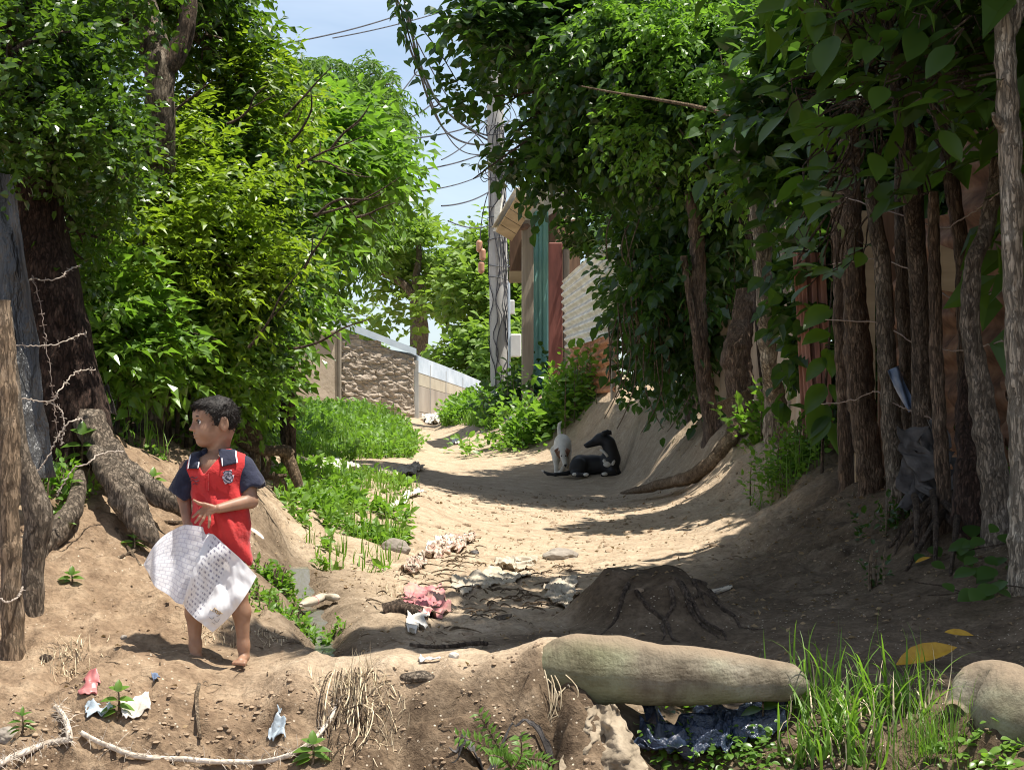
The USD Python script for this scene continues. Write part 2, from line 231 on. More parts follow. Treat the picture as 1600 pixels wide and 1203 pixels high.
def ground(x, y, detail=True):
    x, y = np.atleast_1d(np.asarray(x, float)), np.atleast_1d(np.asarray(y, float))
    far = np.clip((np.hypot(x, y) - 60) / 60, 0, 1)
    z = np.empty(x.shape)
    xc, yc = np.clip(x, -40, 40), np.clip(y, -8, 80)
    for i in range(0, len(x), 60000): z[i:i + 60000] = _rbf(_warp(xc[i:i + 60000], yc[i:i + 60000]))
    z = z * (1 - far) + far * (2.2 + 6 * np.clip((np.hypot(x, y) - 120) / 600, 0, 1))
    def bump(cx, cy, rx, ry, h, p=2.0): return h * np.exp(-(np.abs((x - cx) / rx) ** p + np.abs((y - cy) / ry) ** p))
    c = P(1030, 960, 9.1); z += bump(c[0], c[1], 0.27, 0.38, 0.24, 2.6)          # the dark mound
    c = P(930, 950, 9.3); z += bump(c[0], c[1], 0.14, 0.25, 0.13)
    c = P(620, 1046, 7.3); z += bump(c[0], c[1], 0.28, 0.10, 0.03)
    flat = np.exp(-(((x + 1.1) / .32) ** 4 + ((y - 7.62) / .22) ** 4))
    d = _spt.query(np.column_stack([x, y]))[0]; z -= 0.11 * np.exp(-(d / 0.11) ** 2)
    c = P(545, 878, 11.0); z -= bump(c[0], c[1], .22, .25, .14)
    if detail:
        near = np.clip(1.4 - y / 26, 0.25, 1.0) * (1 - far) * (1 - .85 * flat)
        q = np.column_stack([x, y, np.zeros_like(x)])
        path = np.exp(-((x - (0.25 + 0.02 * (y - 12))) / 0.9) ** 2) * np.clip((y - 11) / 2, 0, 1)
        rough = (1 - 0.4 * path) * near
        z += 0.05 * (meshkit.fbm(q * 2.3, 3, 3) - .5) * near + 0.05 * rough * (meshkit.fbm(q * 7, 4, 11) - .5)
        face = np.clip((7.2 - y) / .12, 0, 1) * np.clip(1 - (x - .15) * 4, 0, 1) + np.clip((x - (0.9 + 0.07 * (y - 8))) / .4, 0, 1) * np.clip((y - 9) / 2, 0, 1) + np.clip((-0.55 - .12 * (y - 8) - x) / .3, 0, 1) * np.clip((13 - y) / 2, 0, 1)
        face = np.clip(face, 0, 1)
        z += face * near * (0.10 * (meshkit.fbm(q * np.array([5.0, 5.0, 1]), 4, 21) - .5) + 0.05 * (meshkit.fbm(q * 17, 3, 31) - .5))
        z -= face * near * 0.07 * np.clip(meshkit.noise(q * 9, 41) - .68, 0, 1) * 3
        bank = np.clip((x - (0.75 + 0.06 * (y - 8))) / .4, 0, 1) * np.clip((y - 9) / 2, 0, 1) * (1 - far) * np.clip((30 - y) / 5, 0, 1)
        z += bank * (.16 * (meshkit.fbm(np.column_stack([x * .5, y * 1.9, 0 * x]), 3, 71) - .5) + .10 * (meshkit.fbm(q * 4.5, 4, 73) - .5))
        cm = P(1030, 960, 9.1); mo = np.exp(-(((x - cm[0]) / .4) ** 2 + ((y - cm[1]) / .5) ** 2)); z += mo * .12 * (meshkit.fbm(q * 7, 4, 75) - .5)
        front = np.clip((7.22 - y) / .1, 0, 1) * np.clip((y - 6.5) / .3, 0, 1)
        z += front * (.07 * (meshkit.fbm(q * np.array([9., 14, 1]), 4, 61) - .5) + .05 * (meshkit.fbm(q * np.array([26., 34, 1]), 3, 63) - .5) - .09 * np.clip(meshkit.noise(q * np.array([8., 14, 1]), 65) - .66, 0, 1) * 2.5)
        z += .012 * near * (1 - .6 * path) * (meshkit.fbm(q * 26, 3, 67) - .5)
        rut = np.exp(-((x + 0.35 - 0.035 * (y - 9)) / .55) ** 2) * np.clip((13.2 - y) / 1, 0, 1) * np.clip((y - 8.3) / .6, 0, 1)
        z += rut * .05 * (meshkit.fbm(q * 10, 4, 51) - .5) * 2
    return z
def gpoint(u, v, Y, lift=0.0):
    p = P(u, v, Y); p[2] = ground(p[0], p[1])[0] + lift
    return p
def hit(u, v, y0=5.5, y1=60.0):
    """where the view through a photograph pixel meets the ground"""
    ys = np.geomspace(y0, y1, 700); d = P(u, v, 1.0) - np.array([0, 0, EYE]); x = d[0] * ys; z = EYE + d[2] * ys
    g = ground(x, ys); k = np.argmax(z < g)
    if not (z < g).any(): k = len(ys) - 1
    return np.array([x[k], ys[k], g[k]])
def _axis(segs):
    out = []
    for a, b, n, p in segs: t = np.linspace(0, 1, n, endpoint=False); out.append(a + (b - a) * t ** p)
    return np.concatenate(out)
xs = np.concatenate([-3.2 - np.geomspace(0.04, 900, 46)[::-1], np.linspace(-3.2, 3.4, 330, endpoint=False), 3.4 + np.geomspace(0.02, 900, 46)])
ys = np.concatenate([-4 - np.geomspace(1, 300, 10)[::-1], np.linspace(-4, 6.0, 24, endpoint=False), np.linspace(6.0, 6.85, 24, endpoint=False), np.linspace(6.85, 7.4, 92, endpoint=False), np.geomspace(7.4, 45, 430, endpoint=False), 45 + np.geomspace(0.3, 1500, 50)])
X, Yg = np.meshgrid(xs, ys, indexing='ij')
Z = ground(X.ravel(), Yg.ravel())
gv = np.column_stack([X.ravel(), Yg.ravel(), Z]); gf = grid_faces(len(xs), len(ys))
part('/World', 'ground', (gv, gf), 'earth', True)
gp = stage.GetPrimAtPath('/World/ground'); _tags(gp, 'bare trodden earth path rising between dirt banks', kind='structure')
# soil kinds (red: crumbly reddish bank earth, green: dark damp humus) follow the place, not the light
xx, yy = gv[:, 0], gv[:, 1]; qn = np.column_stack([xx, yy, np.zeros_like(xx)])
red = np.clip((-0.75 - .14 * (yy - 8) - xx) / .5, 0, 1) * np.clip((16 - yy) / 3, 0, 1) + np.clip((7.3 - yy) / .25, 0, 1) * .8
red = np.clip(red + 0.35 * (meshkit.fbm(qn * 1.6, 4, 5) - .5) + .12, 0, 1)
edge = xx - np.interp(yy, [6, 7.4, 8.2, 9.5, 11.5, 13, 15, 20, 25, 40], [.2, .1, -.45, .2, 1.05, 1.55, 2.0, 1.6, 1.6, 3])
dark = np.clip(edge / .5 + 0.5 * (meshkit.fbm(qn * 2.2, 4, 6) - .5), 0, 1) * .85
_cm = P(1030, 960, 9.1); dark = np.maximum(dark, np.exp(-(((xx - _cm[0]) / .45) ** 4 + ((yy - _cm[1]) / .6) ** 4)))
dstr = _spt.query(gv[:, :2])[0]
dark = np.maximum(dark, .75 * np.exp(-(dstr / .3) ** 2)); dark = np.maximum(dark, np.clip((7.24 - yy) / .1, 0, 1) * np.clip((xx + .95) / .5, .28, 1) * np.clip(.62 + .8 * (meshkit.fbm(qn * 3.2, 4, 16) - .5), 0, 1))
from pxr import Vt
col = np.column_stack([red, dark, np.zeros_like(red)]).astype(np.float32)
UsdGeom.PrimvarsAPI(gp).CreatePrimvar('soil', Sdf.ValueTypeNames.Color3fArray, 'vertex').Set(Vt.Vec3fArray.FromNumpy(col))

# ------------------------------------------------------------------ foliage tools
def leaf_shape(width, fold=0.12, droop=0.12, fine=False):
    if not fine and width >= .3:
        V = np.array([[0, 0, 0], [-width * .9, .25, fold * .8], [-width * .85, .62, fold * .6], [0, .48, 0], [width * .9, .25, fold * .8], [width * .85, .62, fold * .6], [0, 1, -droop]], float)
        return V, np.array([[0, 3, 1], [1, 3, 2], [2, 3, 6], [0, 4, 3], [4, 5, 3], [5, 6, 3]])
    if not fine:
        V = np.array([[0, 0, 0], [-width, .42, fold], [0, .5, 0], [width, .42, fold], [0, 1, -droop]], float)
        F = np.array([[0, 2, 1], [0, 3, 2], [1, 2, 4], [2, 3, 4]])
        return V, F
    st = np.array([0, .12, .3, .5, .7, .86, 1.0]); w = width * np.array([.06, .55, .95, 1, .8, .42, .02]); d = -droop * st ** 2
    V = np.vstack([np.column_stack([s * w, st, d + (fold * w / width if s else 0)]) for s in (-1, 0, 1)]).astype(float)
    V[7:14, 2] = d
    k = np.arange(6); F = np.vstack([np.stack([a + k, b + k, b + k + 1], 1) for a, b in ((0, 7), (7, 14))] + [np.stack([a + k, b + k + 1, a + k + 1], 1) for a, b in ((0, 7), (7, 14))])
    return V, F
def leaves_at(pos, d, up, size, shape):
    V, F = shape; pos, d = np.asarray(pos, float), unit(d)
    r = unit(np.cross(d, up)); n = np.cross(r, d)
    s = np.broadcast_to(np.asarray(size, float), len(pos))[:, None, None]
    out = pos[:, None] + s * (V[None, :, 0:1] * r[:, None] + V[None, :, 1:2] * d[:, None] + V[None, :, 2:3] * n[:, None])
    k = len(V)
    return out.reshape(-1, 3), (F[None] + (np.arange(len(pos)) * k)[:, None, None]).reshape(-1, 3)
def twigs(p, d, L, n, size, shape, rng, droop=0.2, spread=0.9, sag=0.2, jitter=0.35, upj=0.45, tip=True):
    """sprays of n leaves along twigs that start at p along d"""
    m = len(p); t = (np.arange(n) + 0.6) / n
    L = np.broadcast_to(np.asarray(L, float), m)
    base = p[:, None] + d[:, None] * (L[:, None] * t)[..., None]; base[..., 2] -= droop * L[:, None] * t[None] ** 2
    dd = d[:, None] * np.ones((1, n, 1)); dd = dd.copy(); dd[..., 2] -= 2 * droop * t[None]; dd = unit(dd)
    side = unit(np.cross(d, [0, 0, 1.0]) + 1e-3)[:, None] * np.where(np.arange(n) % 2, 1.0, -1.0)[None, :, None]
    fwd = np.where(np.arange(n) == n - 1, 1.6, .55)[None, :, None] if tip else .55
    ld = dd * fwd + side * spread + rng.normal(0, jitter, (m, n, 3)); ld[..., 2] -= sag
    up = np.array([0, 0, 1.0]) + rng.normal(0, upj, (m, n, 3))
    sz = size * rng.uniform(.45, 1.35, (m, n)) * np.where(t < .2, .8, 1.0)
    return leaves_at(base.reshape(-1, 3), ld.reshape(-1, 3), up.reshape(-1, 3), sz.ravel(), shape)
def in_blobs(blobs, n, rng, gap=0.45, gscale=2.2, shell=2.4, seed=0):
    """points in ellipsoids (centre, radii), thinned into clumps, and their outward directions"""
    w = np.array([np.prod(r) ** (2 / 3) for c, r in blobs]); k = rng.choice(len(blobs), int(n * 1.9), p=w / w.sum())
    C, R = np.array([b[0] for b in blobs])[k], np.array([b[1] for b in blobs])[k]
    u = unit(rng.normal(size=(len(k), 3))); q = C + u * R * (rng.random((len(k), 1)) ** (1 / shell))
    keep = meshkit.fbm(q * gscale, 3, seed + 77) > gap
    return q[keep][:n], unit(u * unit(R))[keep][:n]
def B(u, v, Y, ru, rv, ry): return P(u, v, Y), np.array([ru / ppm(Y), ry, rv / ppm(Y)])
def crown(blobs, n, size, width, per, seed, L=0.3, gap=0.42, gscale=2.2, droop=0.2, outw=0.7, upw=0.25, sag=0.2, spread=.9, fold=.12, jitter=.35, fine=False, shell=2.4, minx=None, upj=.45):
    rng = np.random.default_rng(seed)
    p, o = in_blobs(blobs, n, rng, gap, gscale, shell, seed)
    d = unit(o * outw + np.array([0, 0, upw]) + rng.normal(0, .45, p.shape))
    return twigs(p, d, L * rng.uniform(.6, 1.3, len(p)), per, size, leaf_shape(width, fold, fine=fine), rng, droop, spread, sag, jitter, upj)
def limbs(root, blobs, r0, seed, n=7, sub=3):
    """branches that run from a trunk point into the crown's blobs"""
    rng = np.random.default_rng(seed); out = []
    for i in range(n):
        c, r = blobs[i % len(blobs)]; e = c + unit(rng.normal(size=3)) * r * .6
        m = root + (e - root) * .5 + rng.normal(0, .1, 3) * np.linalg.norm(e - root); m[2] += .05
        out.append(tube([root, m, e], [r0, r0 * .6, r0 * .2], 6, 10, 0.1, 8, seed + i))
        for j in range(sub):
            s = m + (e - m) * rng.uniform(0, .8); t = s + unit(rng.normal(size=3) + (e - root) * .5) * np.mean(r) * .7
            out.append(tube([s, (s + t) / 2 + rng.normal(0, .04, 3), t], [r0 * .35, r0 * .25, r0 * .08], 5, 7))
    return cat(*out)
# ------------------------------------------------------------------ buildings, walls, fences
mat('adobe', (0.27, 0.215, 0.165), (0.42, 0.35, 0.28), 6, 0.95, 0.9, 25, 0.03, contrast=(.3, .7))
mat('plaster', (0.34, 0.27, 0.20), (0.44, 0.36, 0.28), 5, 0.95, 0.5, 20, 0.015)
mat('concrete', (0.27, 0.26, 0.24), (0.42, 0.41, 0.39), 4, 0.85, 0.3, 40, 0.006, (1, 1, .3))
mat('block_wall', (0.22, 0.19, 0.155), (0.34, 0.30, 0.25), 3, 0.9, 0.4, 30, 0.01, (1, 1, .3))
mat('paint_cream', (0.30, 0.26, 0.20), (0.42, 0.38, 0.29), 3, 0.8)
mat('metal_sheet', (0.30, 0.36, 0.42), (0.52, 0.58, 0.64), 2.5, 0.5, 0.1, 20, 0.005, c3=None)
mat('metal_white', (0.40, 0.37, 0.32), (0.66, 0.64, 0.58), 5, 0.5, 0.2, 20, 0.005, (1, 1, 2.5), contrast=(.28, .6))
mat('metal_rust', (0.17, 0.065, 0.03), (0.33, 0.14, 0.06), 7, 0.85, 0.4, 40, 0.006, c3=(0.44, 0.24, 0.12))
mat('metal_tan', (0.26, 0.19, 0.13), (0.42, 0.33, 0.24), 5, 0.75, 0.3, 30, 0.006, (1, 1, .4))
mat('paint_teal', (0.19, 0.43, 0.39), (0.28, 0.54, 0.49), 6, 0.6, 0.15, 40, 0.003, (1, 1, .2))
mat('paint_red', (0.09, 0.03, 0.024), (0.19, 0.065, 0.05), 8, 0.7, 0.3, 50, 0.004, (1, 1, .25))
mat('rust_dark', (0.06, 0.033, 0.021), (0.17, 0.09, 0.055), 6, 0.9, 0.5, 40, 0.008, c3=(0.27, 0.165, 0.105))
mat('paint_faded', (0.22, 0.09, 0.065), (0.40, 0.22, 0.17), 14, 0.75, 0.3, 50, 0.004, (1, 1, 0.2))
mat('wood_grey', (0.15, 0.125, 0.095), (0.31, 0.265, 0.21), 9, 0.85, 0.6, 35, 0.006, (1, 1, .1))
mat('wood_brown', (0.07, 0.04, 0.025), (0.18, 0.105, 0.065), 9, 0.85, 0.5, 30, 0.006, (1, 1, .15))
mat('wood_tan', (0.30, 0.22, 0.13), (0.47, 0.36, 0.23), 9, 0.8, 0.4, 35, 0.004, (.2, .2, 1))
mat('black_plastic', (0.014, 0.013, 0.012), (0.06, 0.058, 0.056), 9, 0.34, 1.0, 14, 0.05, (1, 1, .35), spec=0.6)
mat('meter_box', (0.55, 0.55, 0.55), (0.68, 0.68, 0.67), 6, 0.5)
mat('insulator', (0.35, 0.17, 0.10), (0.45, 0.24, 0.15), 6, 0.4)

# adobe house at the top of the path
hx = thing('adobe_house', 'low adobe mud house with grey metal roof edge at the top of the path', 'house', P(648, 655, 34))
c0, c1 = P(648, 0, 34.0), P(440, 0, 33.2)
ax = unit(np.array([c1[0] - c0[0], c1[1] - c0[1], 0])); nrm = np.array([ax[1], -ax[0], 0]);
if nrm[1] > 0: nrm = -nrm
zb = 1.25
def topz(s):                      # the gable's sloping top along the front, s metres left of the corner
    return np.interp(s, [0, 1.30, 1.36, 3.0], [P(0, 556, 34)[2] , P(0, 511, 33.6)[2], P(0, 516, 33.5)[2], P(0, 513, 33.4)[2]])
rng = np.random.default_rng(5)
core = np.array([c0[:2].tolist() + [zb - .6], (c0 + ax * 3.0)[:2].tolist() + [zb - .6], (c0 + ax * 3.0)[:2].tolist() + [topz(3.0) - .03], (c0 + ax * 1.33)[:2].tolist() + [topz(1.33) - .05], c0[:2].tolist() + [topz(0) - .03]])
back = core - nrm * 0.35
n5 = 5
part(hx, 'wall', (np.vstack([core, back]), np.array([[0, 1, 2], [0, 2, 3], [0, 3, 4], [5, 7, 6], [5, 8, 7], [5, 9, 8]] + [x for i in range(5) for x in ([i, (i + 1) % 5, 5 + (i + 1) % 5], [i, 5 + (i + 1) % 5, 5 + i])])), 'adobe', False)
z = zb - .3; row = 0
while z < topz(1.3):
    h = rng.uniform(.085, .11); s = -.0 if row % 2 else -.16
    while s < 1.28:
        w = rng.uniform(.22, .38); a, b = max(s, .0), min(s + w, 1.29)
        if b - a > .06 and z + h < topz((a + b) / 2) - .01:
            m = trimesh.creation.box((b - a - .006, .05, h - .006)).subdivide().subdivide().subdivide()
            v = np.array(m.vertices); f = np.array(m.faces)
            pc = c0 + ax * (a + b) / 2 + nrm * (-.004 + rng.uniform(-.006, .010)); pc[2] = z + h / 2
            wv = v[:, :1] * ax + v[:, 1:2] * nrm * 1.0 + v[:, 2:3] * np.array([0, 0, 1.0]) + pc
            wv = wv + (meshkit.fbm(wv * 24, 3, 8)[:, None] - .5) * .09 * nrm * (v[:, 1:2] > 0) + (np.stack([meshkit.noise(wv * 9, 60 + q) for q in range(3)], 1) - .5) * .05
            part(hx, 'brick', (wv, f), 'adobe', 50)
        s += w
    z += h; row += 1
# the left bay: smooth mud plaster with a timber between
q0, q1 = 1.36, 3.0
pl = patch(lambda s, t: (c0 + nrm * .03)[None, None] * [1, 1, 0] + ax * (q0 + s * (q1 - q0))[..., None] + np.stack([0 * s, 0 * s, zb - .4 + t * (topz(2) - .05 - zb + .4)], -1) + nrm * (.05 * (meshkit.fbm(np.stack([s * 8, t * 9, 0 * s], -1), 4, 9) - .5) * np.clip((.62 - t) * 8, .15, 1))[..., None], 40, 40)
part(hx, 'plaster', pl, 'plaster', True)
e = c0 + ax * 1.325 + nrm * .05
part(hx, 'timber_post', tube([[e[0], e[1], zb - .4], [e[0], e[1], topz(1.33) - .01]], .035, 7, 8, .1), 'wood_grey')
# metal roof edge: flashing sheets that follow the slope
for i, (a, b) in enumerate(((-.02, .45), (.43, .9), (.88, 1.31))):
    A, Bq = c0 + ax * a + nrm * (.07 + .004 * i), c0 + ax * b + nrm * (.07 + .004 * i); A[2], Bq[2] = topz(a) + .005, topz(b) + .005
    up = np.array([0, 0, .11])
    part(hx, 'roof_sheet', slab([A, Bq, Bq + up, A + up], .004), 'metal_sheet', False)
    A2, B2 = A + up + [0, 0, .002], Bq + up + [0, 0, .002]
    part(hx, 'roof_sheet', slab([A2, B2, B2 - nrm * 2.2 + [0, 0, .25], A2 - nrm * 2.2 + [0, 0, .25]], .004), 'metal_sheet', False)
A, Bq = c0 + ax * 1.36 + nrm * .08, c0 + ax * 3.0 + nrm * .08; A[2], Bq[2] = topz(1.4) - .0, topz(3.0)
part(hx, 'roof_gutter', tube([A, Bq], .04, 8, 6), 'metal_white')
# the side wall, running away to the right: slab panels between posts, metal sheet on top
r0, r1 = P(652, 0, 34.05), P(800, 0, 41.5)
npan = 6
def sz(t): return P(652 + 148 * t, np.interp(t, [0, .1, 1], [558, 565, 622]), 34.05 + 7.45 * t)[2]
for k in range(npan):
    t0, t1 = (k / npan) ** 1.25, ((k + 1) / npan) ** 1.25
    a, b = r0 + (r1 - r0) * t0, r0 + (r1 - r0) * t1; d = unit((b - a) * [1, 1, 0]); a = a + d * .03; b = b - d * .03
    for (f0, f1, mm, off) in ((0, .5, 'block_wall', 0), (.5, .74, 'block_wall' if k else 'block_wall', .004), (.74, .86, 'paint_cream', .0)):
        za, zb2 = [zb - .5 + (sz(t0) - zb + .5) * f for f in (f0, f1)]; zc, zd = [zb - .5 + (sz(t1) - zb + .5) * f for f in (f0, f1)]
        part(hx, 'wall_slab', slab([[a[0], a[1], za + .008], [b[0], b[1], zc + .008], [b[0], b[1], zd], [a[0], a[1], zb2]], .06 + off), mm, False)
    za, zb2 = [zb - .5 + (sz(t0) - zb + .5) * f for f in (.86, 1.0)]; zc, zd = [zb - .5 + (sz(t1) - zb + .5) * f for f in (.86, 1.0)]
    o = np.array([d[1], -d[0], 0]) * .02
    part(hx, 'wall_sheet', slab([np.array([a[0], a[1], za]) + o - d * .04, np.array([b[0], b[1], zc]) + o + d * .04, np.array([b[0], b[1], zd + .02]) + o + d * .04, np.array([a[0], a[1], zb2 + .02]) + o - d * .04], .03 + .003 * (k % 2)), 'metal_sheet', False)
    part(hx, 'wall_post', box((.07, .09, 3), (r0 + (r1 - r0) * t0) * [1, 1, 0] + [0, 0, sz(t0) - 1.56]), 'concrete', False)
a, b = r0 - ax * -.02, r1
part(hx, 'roof_sheet', slab([[r0[0] - .05, r0[1] - .05, sz(0) + .05], [r1[0], r1[1], sz(1) + .04], [r1[0] - 2.5, r1[1] + 1, sz(1) + .5], [r0[0] - 2.5, r0[1] + 1, sz(0) + .5]], .02), 'metal_sheet', False)

# concrete pole
pb = gpoint(783, 612, 32.0); pt = P(769, -60, 32.0)
lp = thing('utility_pole', 'tall grey concrete utility pole wrapped in cables at the path top', 'utility pole', pb)
part(lp, 'pole', tube([pb - [0, 0, .3], pb + (pt - pb) * .5, pt + (pt - pb) * .2], [.165, .14, .12], 16, 20, .02), 'concrete')
rng = np.random.default_rng(8)
for k in range(7):
    a0 = rng.uniform(-1.2, 2.2); pts = []
    for t in np.linspace(.02, .62, 16):
        q = pb + (pt - pb) * t; an = a0 + rng.normal(0, .25); rr = .18 - .04 * t
        pts.append(q + [rr * math.sin(an), -rr * math.cos(an), 0])
    part(lp, 'cable', tube(pts, .008, 5, 48), 'cable')
for t in (.30, .36, .385, .405, .43, .27):
    q = pb + (pt - pb) * t
    part(lp, 'wire_band', tube([q + [.168 * math.cos(a), .168 * math.sin(a), .03 * math.sin(a + t * 40)] for a in np.linspace(0, 6.28, 20)], .006, 4, 30, cap=False), 'cable')
q = P(806, 540, 31.7); part(lp, 'meter_box', box((.17, .12, .36), q, bevel=.012), 'meter_box', False)
q = P(799, 480, 31.8); part(lp, 'junction_box', box((.10, .10, .22), q, bevel=.01), 'meter_box', False)
q = P(797, 455, 31.8); part(lp, 'conduit', tube([P(795, 440, 31.75), P(796, 600, 31.75)], .02, 7, 6), 'metal_sheet')
q = gpoint(778, 596, 31.2, .1); solo('pole_stone', trimesh.creation.icosphere(2, .11).apply_transform(trimesh.transformations.translation_matrix(q)), 'concrete', 'pale rounded stone at the foot of the concrete pole', 'stone', 50)
# wires
tg = thing('wire_tangle', 'tangle of thin black wires looping round the pole head among the leaves', 'cable', P(778, 200, 31.9))
for k in range(12):
    r_ = np.random.default_rng(3000 + k); c_ = P(r_.uniform(768, 800), r_.uniform(150, 270), 31.7); a_ = np.linspace(0, 5.5, 9) + r_.uniform(0, 6)
    part(tg, 'wire', tube([c_ + [r_.uniform(.1, .28) * math.cos(x_), .1 * math.sin(x_ * 2), r_.uniform(.15, .35) * math.sin(x_)] for x_ in a_], .007, 4, 40), 'cable')
for (a, b, lab) in (((520, 60), (770, -10), 'thin wire high over the feathery tree towards the pole top'), ((690, 250), (762, 190), 'thin slanting wire right of the bundle, joining the pole'), ((640, 300), (765, 268), 'lowest thin wire from the drooping tree to the pole'), ((700, 345), (764, 352), 'fine wire just above the round far tree')):
    A, Bq = P(*a, 27), P(*b, 31.5); solo('overhead_wire', tube([A, (A + Bq) / 2 - [0, 0, .07], Bq], .009, 5, 16), 'cable', lab, 'wire')
wd = thing('cable_bundle', 'sagging bundle of black cables strung from the pole to the upper left', 'cable', P(700, 150, 31))
for k, (mid, end) in enumerate((((688, 165), (612, -30)), ((678, 150), (626, -40)), ((692, 200), (640, 20)), ((680, 120), (600, -60)), ((706, 222), (650, 60)))):
    part(wd, 'cable', tube([P(762, 212 + 7 * k, 31.8), P(*mid, 28.5), P(*end, 24)], .016 if k < 3 else .009, 5, 40), 'cable')
for k, (u, v) in enumerate(((654, 112), (679, 160))):
    q = P(u, v, 28.3); part(wd, 'coil', tube([q + [.06 * math.cos(a), .02, .06 * math.sin(a)] for a in np.linspace(0, 12.5, 30)], .012, 5, 60), 'cable')
for (a, b, lab) in (((436, 70), (640, 18), 'thin electric wire crossing the open sky highest of all'), ((570, 205), (652, 112), 'short wire running up to the upper cable coil'), ((620, 190), (678, 160), 'short wire running up to the lower cable coil'), ((640, 217), (762, 188), 'straight wire across the sky between treetops and pole, level with the cable join'),
                    ((645, 267), (764, 236), 'straight wire across the sky just below the pole cable join'), ((690, 322), (764, 300), 'faint wire low in the sky beside the pole'), ((392, 10), (426, 70), 'wire dropping steeply from the left tree top')):
    A, Bq = P(*a, 27), P(*b, 31); m = (A + Bq) / 2 - [0, 0, .05]
    solo('overhead_wire', tube([A, m, Bq], .011, 5, 16), 'cable', lab, 'wire')
q = P(754, 396, 31.5); iw = thing('hanging_insulators', 'brown insulator spools hanging from a wire left of the pole', 'insulators', q)
for k, (u, v) in enumerate(((749, 385), (754, 398), (752, 418))):
    p_ = P(u, v, 31.5); part(iw, 'spool', trimesh.creation.capsule(.10, .05).apply_transform(trimesh.transformations.translation_matrix(p_)), 'insulator', 40)
part(iw, 'wire', tube([P(763, 300, 31.6), P(750, 388, 31.5), P(753, 420, 31.5)], .008, 4, 12), 'cable')

# shack by the pole
sh = thing('shack', 'tin and timber shack with turquoise door and red post at the bend', 'shack', gpoint(845, 600, 29.5))
def vpost(u0, u1, v0, v1, Y, m, name, d=.12, tilt=0):
    a, b = P(u0, v1, Y), P(u1, v1, Y); t = P(u0, v0, Y)
    w = b[0] - a[0]; c = np.array([(a[0] + b[0]) / 2, Y, (a[2] + t[2]) / 2])
    v, f = box((w, d, t[2] - a[2]), (0, 0, 0), bevel=min(.015, w / 5)); v = v @ roty(tilt).T + c
    return part(sh, name, (v, f), m, False)
vpost(815, 834, 345, 625, 29.3, 'wood_grey', 'post', .2)
vpost(857, 879, 380, 620, 29.0, 'paint_red', 'post', .16)
vpost(880, 890, 390, 630, 29.1, 'wood_grey', 'post', .14)
dr = vpost(833, 857, 330, 640, 29.5, 'paint_teal', 'door', .05)
for u in (838, 844.5, 851): a, t = P(u, 640, 29.46), P(u, 330, 29.46); part(dr, 'door_rib', box((.035, .03, t[2] - a[2] - .02), (a[0], 29.465, (a[2] + t[2]) / 2)), 'paint_teal', False)
vpost(796, 816, 345, 425, 29.8, 'wood_brown', 'panel', .04)
for k, (u0, v0, u1, v1) in enumerate(((776, 355, 806, 312), (784, 352, 813, 306))):
    pass
# eave boards, seen from below
e0, e1 = P(775, 362, 28.4), P(812, 300, 27.4)
for k in range(5):
    a = e0 + (e1 - e0) * (k / 5); b = e0 + (e1 - e0) * ((k + .92) / 5); o = np.array([.22, .7, -.05])
    part(sh, 'eave_board', slab([a, b, b + o, a + o], .022), 'wood_tan', False)
part(sh, 'roof_sheet', slab([e0 + [-.06, -.05, .05], e1 + [-.06, -.05, .05], e1 + [.9, 2.6, .5], e0 + [.9, 2.6, .5]], .01), 'metal_white', False)
part(sh, 'fascia', slab([P(774, 322, 28.5), P(786, 305, 28.4), P(778, 362, 28.4), P(772, 362, 28.5)], .03), 'metal_white', False)
part(sh, 'eave_beam', tube([P(783, 362, 28.9), P(833, 352, 29.3)], .05, 6, 6), 'wood_brown')
part(sh, 'eave_board', slab([P(795, 424, 29.6), P(815, 424, 29.6), P(815, 442, 29.6), P(795, 442, 29.6)], .05), 'wood_tan', False)
w = part(sh, 'side_wall', slab([P(824, 640, 30.2), P(905, 640, 30.8), P(905, 330, 30.8), P(824, 330, 30.2)], .06), 'wood_brown', False)
def corrugated(q00, q10, q11, q01, waves, amp, along='t', n=60, tatter=0.0, seed=0):
    q = [np.asarray(x, float) for x in (q00, q10, q11, q01)]; N = unit(np.cross(q[1] - q[0], q[3] - q[0]))
    def fn(s, t):
        if tatter: t = t * (1 - tatter * meshkit.fbm(np.stack([s * 7, 0 * s, 0 * s + seed], -1), 3, seed))
        b = ((1 - s) * (1 - t))[..., None] * q[0] + (s * (1 - t))[..., None] * q[1] + (s * t)[..., None] * q[2] + ((1 - s) * t)[..., None] * q[3]
        ph = (t if along == 't' else s) * waves * 2 * np.pi
        return b + N * (amp * np.sin(ph) + .02 * (meshkit.fbm(np.stack([s * 3, t * 3, 0 * s], -1), 2, seed + 5) - .5))[..., None]
    return patch(fn, 24 if along == 't' else n * 2, n * 2 if along == 't' else 24, .004)
cf = thing('corrugated_fence', 'tall fence of pale corrugated sheet over a rusty brown one beside the shack', 'fence', gpoint(920, 610, 26))
part(cf, 'sheet', corrugated(P(884, 545, 28.3), P(1000, 520, 23.5), P(1000, 330, 23.5), P(878, 440, 28.3), 9, .022, 't', seed=1), 'metal_white', True, 'pale white corrugated sheet')
part(cf, 'sheet', corrugated(P(893, 618, 27.4), P(962, 612, 24.2), P(962, 518, 24.2), P(893, 545, 27.4), 6, .02, 't', seed=2), 'metal_rust', True, 'rusty brown corrugated sheet')
part(cf, 'post', tube([P(962, 640, 24.3), P(958, 500, 24.3)], .06, 7, 8, .1), 'wood_grey')
